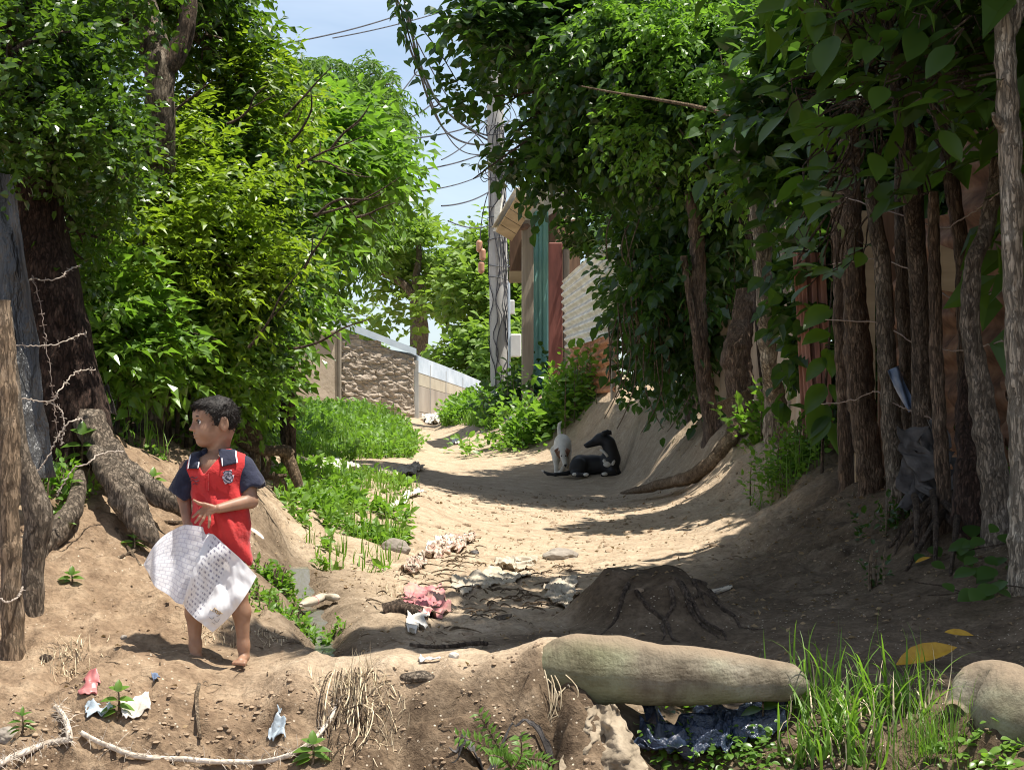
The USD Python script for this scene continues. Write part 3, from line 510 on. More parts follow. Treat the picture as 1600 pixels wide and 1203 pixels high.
# fences of the right bank
bf = thing('sheet_fence', 'fence of tan metal sheets behind the pale crooked trunk', 'fence', gpoint(1225, 700, 16.5))
part(bf, 'sheet', corrugated(P(1208, 640, 17.0), P(1255, 705, 15.0), P(1255, 480, 15.0), P(1212, 468, 17.0), 5, .012, 's', seed=4), 'metal_tan', True)
part(bf, 'sheet', corrugated(P(1100, 610, 19.0), P(1212, 650, 17.05), P(1212, 500, 17.05), P(1100, 500, 19.0), 8, .012, 's', seed=5), 'metal_tan', True)
rd = thing('red_door', 'faded red corrugated metal gate panel between leafy posts', 'gate', gpoint(1270, 720, 14.2))
for k, (u0, u1, d) in enumerate(((1246, 1262, 0), (1260, 1277, .02), (1275, 1292, .0))):
    part(rd, 'sheet', corrugated(P(u0 + 12, 735, 14.2 + d), P(u1 + 12, 735, 14.1 + d), P(u1 - 4, 395, 14.1 + d), P(u0 - 6, 395, 14.2 + d), 3, .014, 's', 20, seed=6 + k), 'paint_faded', True)
rf = thing('rusty_fence', 'dark rusty corrugated fence behind the posts at far right', 'fence', gpoint(1500, 800, 11))
for k, (a, b, Ya, Yb, top) in enumerate(((1400, 1500, 12.2, 11.2, 330), (1488, 1580, 11.25, 10.6, 190), (1570, 1720, 10.65, 9.8, 140))):
    part(rf, 'sheet', corrugated(P(a, 850, Ya), P(b, 860, Yb), P(b + 6, top, Yb), P(a + 4, top + 20, Ya), 9, .04, 't', seed=10 + k), 'rust_dark', True)
for k, (u, Y, lab) in enumerate(((1352, 12.6, 0), (1388, 12.4, 0))):
    part(rf, 'plank', slab([P(u - 16, 800, Y), P(u + 16, 800, Y), P(u + 14, 330, Y), P(u - 16, 330, Y)], .03), 'wood_brown' if k else 'wood_tan', False)
part(rf, 'plywood', slab([P(1460, 452, 11.15), P(1500, 458, 11.1), P(1500, 395, 11.1), P(1462, 380, 11.15)], .02), 'wood_tan', False)

# ------------------------------------------------------------------ trees and shrubs
def tree(name, label, catg, base, group=None): return thing(name, label, catg, base, group)
def crownpart(t, blobs, mat_, n, size, width, per, seed, name='crown', **kw):
    return part(t, name, crown(blobs, n, size, width, per, seed, **kw), mat_, False, kind='stuff')

# left: the great dark trunk with its roots
b = gpoint(112, 690, 9.25)
t = tree('big_tree', 'thick dark red-brown tree trunk with spreading roots behind the boy', 'tree', b)
part(t, 'trunk', tube([b + [-.0, .05, -.35], P(112, 670, 9.25), P(98, 560, 9.25), P(78, 440, 9.25), P(62, 340, 9.3), P(52, 240, 9.3), P(30, 40, 9.4), P(-10, -300, 9.6)], [.24, .185, .15, .135, .115, .11, .105, .09], 26, 90, .16, 9, 3, ridge=.08), 'bark_red', 40)
for k, (pts, rr) in enumerate(((((138, 650, 9.15), (165, 695, 9.05), (205, 735, 9.0), (250, 768, 8.95), (300, 790, 9.0), (350, 810, 9.3)), (.08, .066, .056, .05, .046, .03)),
                               (((150, 700, 9.0), (172, 735, 8.85), (198, 775, 8.75), (222, 815, 8.72), (245, 846, 8.7)), (.04, .06, .066, .056, .025)),
                               (((122, 735, 8.9), (117, 780, 8.7), (98, 812, 8.62), (78, 838, 8.55), (60, 870, 8.5)), (.03, .04, .05, .045, .03)),
                               (((60, 690, 9.2), (20, 740, 9.0), (-40, 800, 8.9)), (.09, .08, .05)))):
    part(t, 'root', tube([P(*q) - [0, 0, .02] for q in pts], rr, 22, 80, .34, 20, 20 + k, ridge=.12), 'bark_grey' if k < 3 else 'bark_dark', 45)
for k in range(9):
    r_ = np.random.default_rng(60 + k); u0, v0 = r_.uniform(110, 300), r_.uniform(720, 860)
    p0 = hit(u0, v0, 7, 12); d = np.array([r_.uniform(-.2, .4), -r_.uniform(.1, .3), 0]); pts = [p0, p0 + d * .5 + [0, 0, .02], p0 + d]
    pts = [np.array([q[0], q[1], ground(q[0], q[1])[0] + .004 + .01 * math.sin(3 * i)]) for i, q in enumerate(pts)]
    part(t, 'rootlet', tube(pts, [.008, .006, .002], 5, 14, .2), 'root_tan')
bl = [B(40, 110, 9.0, 140, 150, .8), B(150, 215, 9.1, 80, 100, .5), B(30, 215, 8.75, 75, 65, .35), B(60, -170, 9.5, 260, 230, 1.3), B(-220, 100, 9.6, 260, 300, 1.0), B(130, 330, 9.6, 60, 130, .35), B(120, 100, 9.4, 70, 90, .5)]
part(t, 'limbs', limbs(P(45, 160, 9.35), bl, .04, 4, 10), 'bark_dark')
crownpart(t, bl, 'leaf_small', 4600, .044, .36, 9, 1, L=.2, gap=.44, gscale=5, droop=.15, jitter=.5, upj=.7)

b = gpoint(238, 660, 11.6)
t = tree('forked_tree', 'grey-brown tree whose trunk forks high among the left foliage', 'tree', b)
part(t, 'trunk', tube([b - [0, 0, .3], P(240, 500, 11.6), P(252, 300, 10.9), P(250, 160, 10.6), P(248, 95, 10.6), P(236, 40, 10.7), P(215, -60, 10.9)], [.11, .095, .085, .08, .08, .06, .05], 16, 60, .14, 10, 5), 'bark_grey', 40)
for k, (pts, rr) in enumerate(((((250, 112, 10.6), (274, 86, 10.6), (292, 40, 10.6), (302, -60, 10.7)), (.06, .06, .05, .04)), (((244, 90, 10.6), (205, 40, 10.6), (192, 0, 10.6), (170, -80, 10.8)), (.045, .045, .04, .035)), (((196, 14, 10.6), (145, 40, 10.5), (128, 5, 10.5), (100, -50, 10.6)), (.03, .04, .045, .04)))):
    part(t, 'fork', tube([P(*q) for q in pts], rr, 10, 26, .16, 12, k), 'bark_dark', 40)
bl = [B(325, 45, 11.8, 60, 65, .5), B(250, -70, 11.6, 130, 110, 1.0), B(352, 10, 11.6, 30, 35, .3), B(385, 110, 12.0, 50, 45, .4), B(170, -60, 12, 160, 70, .8), B(215, 20, 12.2, 70, 50, .3)]
part(t, 'limbs', limbs(P(290, 40, 11.6), bl, .025, 14, 8), 'bark_dark')
crownpart(t, bl, 'leaf_small', 1400, .075, .26, 11, 2, L=.3, gap=.42, gscale=3, droop=.35)

b = gpoint(330, 655, 12.2)
t = tree('yellow_green_tree', 'yellow-green small-leaved tree lit by sun left of centre', 'tree', b)
bl = [B(300, 310, 11.2, 140, 120, .7), B(345, 215, 11.8, 75, 85, .5), B(210, 400, 10.8, 110, 110, .6), B(410, 180, 12.2, 75, 90, .8), B(330, 430, 11.2, 130, 90, .5), B(190, 320, 11, 75, 80, .5), B(270, 500, 11.4, 120, 60, .4)]
part(t, 'trunk', tube([b - [0, 0, .2], P(330, 500, 12), P(345, 350, 12), P(360, 230, 12)], [.05, .045, .04, .03], 9, 24, .12), 'bark_dark')
part(t, 'limbs', limbs(P(345, 330, 12), bl, .022, 15, 12), 'bark_dark')
crownpart(t, bl, 'leaf_yellow', 2100, .064, .25, 10, 3, L=.3, gap=.49, gscale=3.2, droop=.25, spread=1.1)
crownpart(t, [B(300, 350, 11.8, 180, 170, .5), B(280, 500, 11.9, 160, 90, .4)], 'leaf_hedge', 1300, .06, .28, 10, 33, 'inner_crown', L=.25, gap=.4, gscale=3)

b = gpoint(455, 650, 14.0)
t = tree('broadleaf_tree', 'bright green broad-leaved tree beside the open sky', 'tree', b)
bl = [B(445, 310, 13.3, 85, 100, .7), B(520, 250, 14, 75, 80, .7), B(575, 258, 14.4, 45, 28, .3), B(400, 460, 12.6, 85, 90, .6), B(402, 490, 13.6, 40, 75, .5), B(420, 230, 13.4, 55, 75, .5), B(515, 320, 13.8, 45, 45, .4), B(365, 570, 13.4, 40, 60, .45)]
part(t, 'trunk', tube([b - [0, 0, .2], P(450, 520, 14), P(460, 380, 14), P(490, 280, 14)], [.06, .05, .045, .03], 9, 24, .12), 'bark_dark')
part(t, 'limbs', limbs(P(460, 380, 13.9), bl, .025, 16, 12), 'bark_dark')
crownpart(t, bl, 'leaf_bright', 1700, .105, .28, 8, 4, L=.36, gap=.49, gscale=2.4, droop=.25, spread=1.0)

for k, (lab, bls, n_, sz_, m_, seed) in enumerate((
    ('leafy bright shrub growing beside the dark tree trunk', [B(170, 490, 10.4, 55, 90, .4), B(140, 440, 10.3, 40, 60, .3), B(205, 540, 10.5, 60, 60, .35)], 420, .075, 'leaf_bright', 11),
    ('mixed green shrub mass behind the boy head, below the yellow tree', [B(280, 560, 11.6, 100, 90, .5), B(220, 610, 11.2, 80, 60, .4), B(330, 600, 12, 90, 70, .45)], 900, .062, 'leaf_bright', 12),
    ('dense shrub at the hedge end next to the adobe wall', [B(380, 565, 15.5, 38, 70, .5), B(400, 590, 16, 20, 50, .4), B(375, 630, 14.8, 40, 30, .5)], 760, .075, 'leaf_hedge', 13),
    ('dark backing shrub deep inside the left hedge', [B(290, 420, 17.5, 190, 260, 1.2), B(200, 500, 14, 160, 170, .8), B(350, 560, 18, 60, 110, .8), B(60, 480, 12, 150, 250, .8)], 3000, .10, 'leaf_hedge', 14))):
    b = bls[0][0].copy(); b[2] = ground(b[0], b[1])[0]
    t = tree('hedge_shrub', lab, 'shrub', b)
    crownpart(t, bls, m_, n_, sz_ * 1.15, .28, 9, seed, 'foliage', L=.3, gap=.45, gscale=3)
    part(t, 'stems', cat(*[tube([b + [dx, dy, -.1], b + [dx * 2, dy, .5], bls[0][0] + [dx * 4, dy * 2, .1]], [.014, .011, .006], 5, 10) for dx, dy in ((-.05, 0), (.04, .03), (.0, -.04), (.09, .02))]), 'bark_dark')

b = gpoint(420, 640, 25)
t = tree('feathery_tree', 'drooping feathery tree with pale tips, half in front of the sky', 'tree', b)
bl = [B(535, 270, 23.5, 62, 50, 1.1), B(575, 215, 24, 30, 45, .5), B(535, 360, 23.5, 45, 70, .9), B(480, 330, 23, 60, 100, 1.0), B(495, 440, 23.5, 38, 45, .7), B(550, 300, 24, 50, 45, .8), B(590, 265, 24, 24, 22, .4)]
part(t, 'trunk', tube([b - [0, 0, .2], P(425, 500, 25), P(470, 350, 25), P(540, 220, 25)], [.14, .12, .09, .05], 10, 24, .12), 'bark_dark')
part(t, 'limbs', limbs(P(470, 350, 24.6), bl, .04, 17, 12), 'bark_dark')
crownpart(t, bl, 'leaf_feather', 1500, .12, .17, 14, 5, L=.42, gap=.48, gscale=1.4, droop=.55, spread=.9, sag=.4)
b = gpoint(440, 640, 30)
t = tree('feathery_tree', 'paler blue-green feathery tree rising behind the drooping one', 'tree', b)
bl = [B(515, 150, 28, 45, 45, 1.0), B(590, 125, 28, 34, 26, .8), B(560, 190, 28, 60, 45, 1.0), B(480, 130, 28, 28, 30, .8), B(605, 180, 27.5, 22, 30, .6)]
part(t, 'trunk', tube([b - [0, 0, .2], P(460, 400, 30), P(540, 180, 29)], [.14, .12, .05], 10, 24, .12), 'bark_dark')
part(t, 'limbs', limbs(P(520, 230, 29), bl, .035, 18, 10), 'bark_dark')
crownpart(t, bl, 'leaf_feather', 1300, .12, .14, 14, 6, L=.42, gap=.42, gscale=1.4, droop=.7, sag=.5)

rng = np.random.default_rng(61)
tw = thing('bare_twigs', 'bare dark twigs poking through the sunlit left foliage', 'twigs', P(420, 260, 11))
for k in range(26):
    u, v, Y = rng.uniform(180, 560), rng.uniform(150, 560), rng.uniform(10.6, 12.2); a_ = rng.uniform(-.3, 1.2); L_ = rng.uniform(60, 150)
    pts = [P(u + L_ * f * math.cos(a_) + rng.normal(0, 4), v - L_ * f * math.sin(a_) + rng.normal(0, 4), Y - .1 * f) for f in (0, .35, .7, 1)]
    g_ = part(tw, 'twig', tube(pts, [.009, .007, .005, .002], 6, 18, .2, 20, k), 'bark_dark')
    part(tw, 'twig', tube([pts[1], pts[1] + (pts[2] - pts[1]) * .8 + rng.normal(0, .05, 3)], [.005, .002], 5, 8), 'bark_dark')
# far trees over the house
b = gpoint(655, 600, 52)
t = tree('far_tree', 'airy round tree with visible branches behind the adobe house', 'tree', b)
bl = [B(650, 385, 52, 62, 48, 1.6), B(610, 430, 52, 40, 45, 1.2), B(700, 430, 52, 45, 45, 1.3), B(640, 470, 52, 70, 55, 1.5), B(590, 495, 52, 40, 35, 1), B(700, 500, 51, 40, 40, 1)]
part(t, 'trunk', tube([b - [0, 0, .5], P(655, 520, 52), P(652, 470, 52)], [.3, .24, .2], 10, 20, .12), 'bark_grey')
for pts in (((652, 472), (632, 445), (605, 430), (580, 420)), ((652, 475), (650, 440), (655, 400), (650, 360)), ((655, 490), (690, 475), (720, 468)), ((652, 470), (670, 430), (700, 405))):
    part(t, 'branch', tube([P(*q, 52) for q in pts], np.linspace(.14, .05, len(pts)), 7, 16, .12), 'bark_grey')
crownpart(t, bl, 'leaf_far', 1000, .24, .34, 8, 7, L=.8, gap=.53, gscale=.75, droop=.2)
b = gpoint(770, 600, 45)
t = tree('far_tree', 'sunlit yellow-green tree behind the utility pole', 'tree', b)
bl = [B(765, 420, 45, 50, 60, 1.4), B(735, 480, 44, 45, 60, 1.2), B(800, 470, 44, 40, 90, 1.2), B(745, 560, 43, 65, 45, 1.2), B(800, 570, 42, 40, 50, 1)]
part(t, 'trunk', tube([b - [0, 0, .5], P(770, 480, 45), P(765, 410, 45)], [.2, .15, .08], 9, 16, .12), 'bark_grey')
crownpart(t, bl, 'leaf_far', 1300, .2, .34, 8, 8, L=.6, gap=.42, gscale=1.0, droop=.2)
b = gpoint(560, 620, 60)
t = tree('far_tree', 'low pale tree far behind the house roof at left', 'tree', b)
crownpart(t, [B(545, 560, 60, 40, 25, 2), B(490, 500, 60, 50, 50, 2)], 'leaf_far', 260, .26, .34, 8, 9, L=.8, gap=.42, gscale=.8)
part(t, 'trunk', tube([b - [0, 0, .5], P(555, 540, 60)], [.2, .1], 8, 8), 'bark_grey')

# right: the overhanging trees and the vine hedge
b = gpoint(1090, 690, 20.5)
t = tree('overhanging_tree', 'dark broad-leaved tree leaning over the path in front of the pole', 'tree', b)
part(t, 'trunk', tube([b - [0, 0, .4], P(1075, 500, 20.5), P(1040, 300, 20.3), P(980, 130, 20.2), P(900, -20, 20)], [.13, .11, .1, .08, .05], 12, 40, .15), 'bark_dark')
bl = [B(800, 60, 20, 95, 85, 1.1), B(740, 50, 19.8, 45, 45, .5), B(860, 170, 20, 100, 95, 1.1), B(790, 240, 20, 42, 36, .6), B(885, 235, 20, 75, 60, .8), B(735, 288, 20, 42, 18, .3), B(900, 30, 20.5, 140, 110, 1.2), B(850, -150, 20.5, 200, 130, 1.6), B(765, 150, 20, 50, 35, .4)]
part(t, 'limbs', limbs(P(980, 130, 20.2), bl, .035, 19, 14), 'bark_dark')
crownpart(t, bl, 'leaf_hedge', 2000, .135, .34, 8, 20, L=.42, gap=.46, gscale=1.6, droop=.25, spread=.9)
b = gpoint(1000, 655, 19.6)
t = tree('vine_hedge', 'tall wall of dark vine leaves hanging down to the dirt bank by the dogs', 'hedge', b)
bl = [B(1010, 110, 18.8, 150, 120, .9), B(1140, 260, 18.6, 90, 125, .8), B(1080, 400, 19.3, 34, 100, .5), B(1070, 430, 18.8, 80, 140, .6), B(1065, 545, 19.4, 34, 55, .4), B(1120, 150, 18.3, 110, 140, .8), B(1005, 205, 19.5, 58, 80, .7)]
crownpart(t, bl, 'leaf_hedge', 3000, .118, .33, 8, 21, 'foliage', L=.4, gap=.38, gscale=2.0, droop=.6, sag=.45)
crownpart(t, [B(1070, 60, 20.8, 200, 220, .8), B(1180, 360, 21, 140, 300, .6), B(1250, 250, 21.5, 150, 360, .8), B(1090, 290, 22.3, 110, 140, .8), B(1060, 190, 22.6, 100, 90, .8)], 'leaf_hedge', 3600, .14, .33, 9, 22, 'inner_foliage', L=.5, gap=.3)
crownpart(t, [B(990, 440, 22.8, 32, 100, .4), B(1000, 560, 22.6, 28, 50, .3), B(935, 350, 29.5, 55, 50, .6), B(985, 420, 25.5, 40, 120, .4)], 'leaf_hedge', 900, .12, .33, 8, 28, 'far_foliage', L=.26, gap=.3)
rng = np.random.default_rng(77)
part(t, 'hanging_stems', cat(*[tube([P(u, v, 18.7), P(u + rng.uniform(-15, 15), v + l * .5, 18.6), P(u + rng.uniform(-30, 30), v + l, 18.75)], [.008, .007, .004], 5, 12) for u, v, l in zip(rng.uniform(950, 1150, 46), rng.uniform(330, 520, 46), rng.uniform(70, 190, 46))]), 'root_tan', kind='stuff')
b = gpoint(1205, 690, 17)
t = tree('lit_creeper_shrub', 'sun-flecked creeper with light green leaves around the long bare stick', 'shrub', b)
bl = [B(1120, 60, 17.4, 120, 80, .7), B(1060, 200, 17.6, 110, 70, .5), B(1230, 90, 16.8, 100, 120, .7), B(1180, 220, 17.2, 70, 90, .4), B(990, 40, 17.8, 80, 60, .4)]
crownpart(t, bl, 'leaf_bright', 1150, .075, .30, 9, 23, 'foliage', L=.34, gap=.46, gscale=2.2, droop=.4, sag=.3)
part(t, 'stems', cat(*[tube([b + [0, 0, -.1], P(1180, 420, 17.3), q[0]], [.02, .016, .006], 5, 14) for q in bl]), 'bark_dark')

def rtrunk(name, label, pts, rr, m, rough=.3, catg='tree trunk', sides=18, seed=0, n=90, ridge=.14, parts=()):
    pp = [P(*q) for q in pts]; base = pp[0]
    t = thing(name, label, catg, base); q0 = pp[0].copy(); g0 = ground(q0[0], q0[1])[0]
    pp = [np.array([q0[0], q0[1], min(g0, q0[2]) - .15])] + pp
    part(t, 'trunk', tube(pp, [rr[0] * 1.12] + list(rr), sides, n, rough, 13, seed, ridge=ridge), m, 40)
    for (nm, bp, br, bm) in parts: part(t, nm, tube([P(*q) for q in bp], br, 9, 24, rough, 10, seed + 3), bm, 40)
    return t
rtrunk('crooked_trunk', 'pale crooked trunk standing bare out of the vine hedge', ((1212, 640, 15.9), (1202, 560, 15.6), (1196, 470, 15.4), (1190, 380, 15.3), (1183, 300, 15.3), (1168, 250, 15.3), (1153, 205, 15.3), (1147, 185, 15.3)), (.09, .075, .07, .065, .075, .08, .065, .045), 'bark_pale', seed=2)
rtrunk('thin_bare_trunk', 'thin whitish bare stick trunk right of the crooked trunk', ((1240, 620, 16.8), (1228, 420, 16.8), (1215, 310, 16.8), (1203, 260, 16.8), (1192, 225, 16.8)), (.045, .04, .035, .035, .04), 'bark_pale', seed=3)
rtrunk('slender_trunk', 'slender brown trunk leaning at the bank edge right of the dogs', ((1113, 672, 18.1), (1100, 590, 18.1), (1092, 500, 18.1), (1090, 400, 18.1), (1080, 300, 18.1)), (.085, .075, .07, .065, .06), 'bark_post', seed=4, parts=(('branch', ((1095, 560, 18.05), (1078, 470, 18.0), (1068, 400, 18)), (.04, .03, .03), 'bark_post'),))
t = rtrunk('gnarled_stump', 'gnarled thick trunk with a ragged cut stump at its foot', ((1158, 610, 17.2), (1150, 560, 17.2), (1160, 510, 17.3), (1166, 455, 17.4)), (.11, .125, .10, .08), 'bark_post', .25, seed=5)
part(t, 'stump', tube([P(1160, 690, 17.0) - [0, 0, .1], P(1158, 655, 17), P(1146, 618, 17)], [.11, .13, .16], 14, 24, .2, 14, 9, ridge=.2), 'root_tan', 40)
part(t, 'root', tube([P(1150, 660, 16.9), P(1130, 705, 16.7), P(1085, 742, 16.9), P(1020, 760, 17.6), P(970, 770, 18.5)], [.07, .07, .06, .045, .01], 18, 70, .34, 12, 3, ridge=.15), 'root_tan', 40)
# the row of fence posts
for k, (lab, pts, rr, m, ps) in enumerate((
    ('narrow brown post nearest the red gate', ((1322, 742, 12.4), (1316, 600, 12.4), (1312, 450, 12.4), (1310, 300, 12.4)), (.052, .044, .042, .04), 'bark_post', ()),
    ('thick smooth brown post, second from the red gate', ((1360, 770, 11.9), (1345, 620, 11.9), (1336, 480, 11.9), (1328, 330, 11.9), (1325, 200, 11.9)), (.08, .078, .072, .066, .06), 'bark_post', ()),
    ('rough flaky-barked post with pale strips, third from the red gate', ((1402, 790, 10.9), (1392, 650, 10.9), (1384, 520, 10.9), (1380, 420, 10.9), (1366, 330, 10.9), (1360, 280, 10.9)), (.06, .05, .047, .045, .04, .032), 'bark_grey', ()),
    ('dark post with grey shredded foot behind the blue rag', ((1425, 780, 11.3), (1418, 600, 11.3), (1412, 420, 11.3), (1408, 250, 11.3)), (.046, .048, .045, .04), 'bark_dark', ()),
    ('thin dark wavy post left of the straight pole', ((1462, 800, 10.6), (1455, 640, 10.6), (1440, 520, 10.6), (1436, 400, 10.6), (1432, 240, 10.6)), (.035, .035, .04, .035, .03), 'bark_dark', ()),
    ('straight slim brown pole in front of the grey rags', ((1478, 838, 9.9), (1470, 700, 9.9), (1463, 560, 9.9), (1460, 420, 9.9), (1458, 300, 9.9)), (.045, .036, .032, .03, .028), 'bark_post', ()),
    ('forked sapling trunk rising into the large leaves', ((1512, 600, 10.6), (1505, 420, 10.6), (1490, 310, 10.6), (1480, 245, 10.6), (1468, 200, 10.6), (1455, 150, 10.6)), (.05, .045, .042, .04, .025, .02), 'bark_post', (('branch', ((1484, 250, 10.6), (1484, 190, 10.6), (1478, 120, 10.6), (1480, 30, 10.6)), (.03, .028, .025, .02), 'bark_post'),)),
    ('thick bent grey trunk leaning left at the right side', ((1560, 835, 9.3), (1548, 720, 9.3), (1530, 600, 9.3), (1516, 500, 9.3), (1520, 420, 9.3), (1540, 360, 9.4), (1560, 250, 9.5)), (.075, .066, .056, .044, .042, .04, .036), 'bark_grey', ()),
    ('pale tall trunk with stubs at the right picture edge', ((1605, 860, 8.6), (1592, 600, 8.6), (1582, 420, 8.6), (1578, 250, 8.6), (1572, 120, 8.6), (1566, -40, 8.6), (1560, -300, 8.6)), (.075, .055, .045, .05, .042, .04, .035), 'bark_pale', (('stub', ((1578, 210, 8.6), (1560, 190, 8.55), (1552, 178, 8.5)), (.03, .02, .008), 'bark_pale'), ('stub', ((1576, 60, 8.6), (1592, 20, 8.6), (1600, -30, 8.6)), (.03, .026, .02), 'bark_pale'))),
    ('broad reddish flaky trunk at the lower right corner of the fence', ((1530, 850, 9.6), (1520, 760, 9.6), (1512, 680, 9.7), (1520, 560, 9.8)), (.11, .09, .06, .04), 'bark_red', ()))):
    t = rtrunk('fence_post', lab, pts, rr, m, catg='post', seed=30 + k, parts=ps)
# wooden stick lying across the hedge
solo('bare_stick', tube([P(908, 135, 16.2), P(960, 145, 16.2), P(1040, 158, 16.2), P(1110, 172, 16.2), P(1170, 195, 16.2), P(1212, 218, 16.3)], [.006, .010, .015, .018, .02, .022], 7, 40, .1, 20), 'root_tan', 'long bare stick jutting left across the dark hedge leaves', 'stick')

# large-leaved tree over the fence: every leaf its own piece
b = gpoint(1440, 780, 10.2)
t = tree('large_leaf_tree', 'tree with big drooping oval leaves over the fence posts at right', 'tree', b)
part(t, 'trunk', tube([b - [0, 0, .3], P(1440, 560, 10.4), P(1425, 300, 10.2), P(1400, 100, 10), P(1380, -100, 9.9), P(1350, -320, 9.8)], [.06, .055, .05, .045, .04, .03], 10, 40, .14), 'bark_dark', 40)
rng = np.random.default_rng(91); LS = leaf_shape(.27, .07, .16, True)
lf = []
for (cu, cv, ru, rv, Yc, n_, su) in ((1300, 110, 110, 110, 9.4, 40, .20), (1420, 110, 120, 110, 9.0, 46, .21), (1350, 260, 120, 80, 9.6, 42, .19), (1290, 240, 40, 60, 10.4, 20, .16), (1520, 150, 60, 130, 9.2, 26, .2), (1290, 390, 65, 70, 11.2, 26, .15), (1340, 20, 160, 60, 9.2, 36, .22), (1480, 60, 100, 80, 9.6, 32, .21)):
    for _ in range(n_):
        a = rng.uniform(0, 2 * np.pi); r_ = math.sqrt(rng.random()); q = P(cu + ru * r_ * math.cos(a), cv + rv * r_ * math.sin(a), Yc + rng.normal(0, .28))
        d = unit(np.array([rng.normal(-.55, .7), rng.normal(-.35, .5), rng.normal(-.35, .35)]))
        lf.append((q, d, np.array([rng.normal(0, .35), rng.normal(-.25, .3), 1.0]), su * rng.uniform(.7, 1.15)))
for (u, v, Y) in ((1272, 560, 13.6), (1278, 600, 13.6), (1276, 640, 13.6), (1284, 668, 13.6), (1292, 560, 13.5), (1296, 610, 13.5)):
    pass
for (q, d, up, s) in lf: part(t, 'leaf', leaves_at([q], [d], up[None], s, LS), 'leaf_large', True)
part(t, 'twigs', cat(*[tube([q, q - d * .08 + [0, 0, .03], q + unit(P(1410, 100, 10) - q) * .3], [.003, .004, .007], 5, 6) for q, d, up, s in lf]), 'bark_dark', kind='stuff')
bl = [B(1400, -260, 9.6, 300, 180, 1.5), B(1700, 100, 9.4, 120, 300, 1.0), B(1560, -150, 9.4, 200, 140, 1.0)]
crownpart(t, bl, 'leaf_large', 420, .24, .27, 7, 24, 'upper_crown', L=.5, gap=.25, droop=.4, sag=.4)
b = gpoint(1284, 690, 13.3)
t = tree('drooping_sapling', 'sapling with long drooping leaves in front of the red gate', 'sapling', b)
part(t, 'stem', tube([b, P(1290, 600, 13.4), P(1296, 520, 13.4), P(1300, 440, 13.3)], [.012, .01, .008, .005], 6, 16), 'bark_dark')
for k, (u, v, du, dv) in enumerate(((1290, 560, -26, 26), (1288, 600, -24, 34), (1290, 630, -20, 40), (1294, 650, -22, 36), (1294, 550, 24, -4), (1292, 545, 10, 30), (1296, 600, 20, 30), (1296, 520, -34, 8), (1298, 480, -34, 20), (1302, 470, 32, 18), (1300, 440, -22, -24), (1298, 660, 18, 40))):
    q = P(u, v, 13.3 + .05 * (k % 3)); e = P(u + du, v + dv, 13.2); part(t, 'leaf', leaves_at([q], [e - q], np.array([[.2, -.6, .8]]), np.linalg.norm(e - q) * 1.15, leaf_shape(.24, .08, .2, True)), 'leaf_large', True)
# shade canopy of the right bank (above and beyond the frame) and dark thicket behind the fence
b = gpoint(1560, 700, 12)
t = tree('shade_tree', 'dark dense thicket of leaves behind and above the right fence', 'tree', b)
part(t, 'trunk', tube([b - [0, 0, .5], b + [0, 0, 2.5], b + [-.3, -.5, 5]], [.16, .14, .1], 12, 24, .14), 'bark_dark')
bl = [(np.array([3.55, 9.7, 5.2]), np.array([1.3, 1.6, 1.0])), (np.array([2.65, 8.5, 4.6]), np.array([.9, .8, .6])), (np.array([3.2, 7.75, 4.6]), np.array([1.2, .65, .7])), (np.array([3.0, 8.4, 5.4]), np.array([1.3, .8, .7])), (np.array([4.3, 11.6, 5.0]), np.array([1.2, 1.6, 1.4])), (np.array([4.4, 9.5, 3.5]), np.array([1.0, 2.0, 1.8])), (np.array([3.6, 13.2, 3.4]), np.array([.7, .9, 1.6]))]
part(t, 'limbs', limbs(b + np.array([-.3, -.5, 4.0]), bl, .06, 25, 10), 'bark_dark')
crownpart(t, bl, 'leaf_hedge', 4600, .17, .34, 9, 25, L=.5, gap=.28, gscale=1.2)
crownpart(t, [(np.array([1.25, 7.5, 5.0]), np.array([.75, .2, .25])), (np.array([2.0, 7.7, 5.0]), np.array([.6, .3, .3])), (np.array([1.5, 7.85, 5.0]), np.array([.55, .25, .25]))], 'leaf_hedge', 1000, .13, .34, 8, 27, 'outer_branch', L=.22, gap=.3, gscale=1.2)
part(t, 'outer_limb', tube([b + np.array([-.3, -.5, 4.0]), np.array([2.6, 9.0, 5.0]), np.array([1.9, 7.8, 5.0]), np.array([.8, 7.5, 5.0])], [.06, .045, .03, .01], 8, 30, .14), 'bark_dark')
b = gpoint(1450, 690, 15)
t = tree('dark_thicket', 'dark thicket seen between the posts behind the fence', 'thicket', b)
crownpart(t, [B(1420, 400, 14.5, 190, 380, .6), B(1330, 150, 14.5, 150, 250, .6)], 'leaf_hedge', 1400, .16, .33, 9, 26, 'foliage', L=.45, gap=.28)
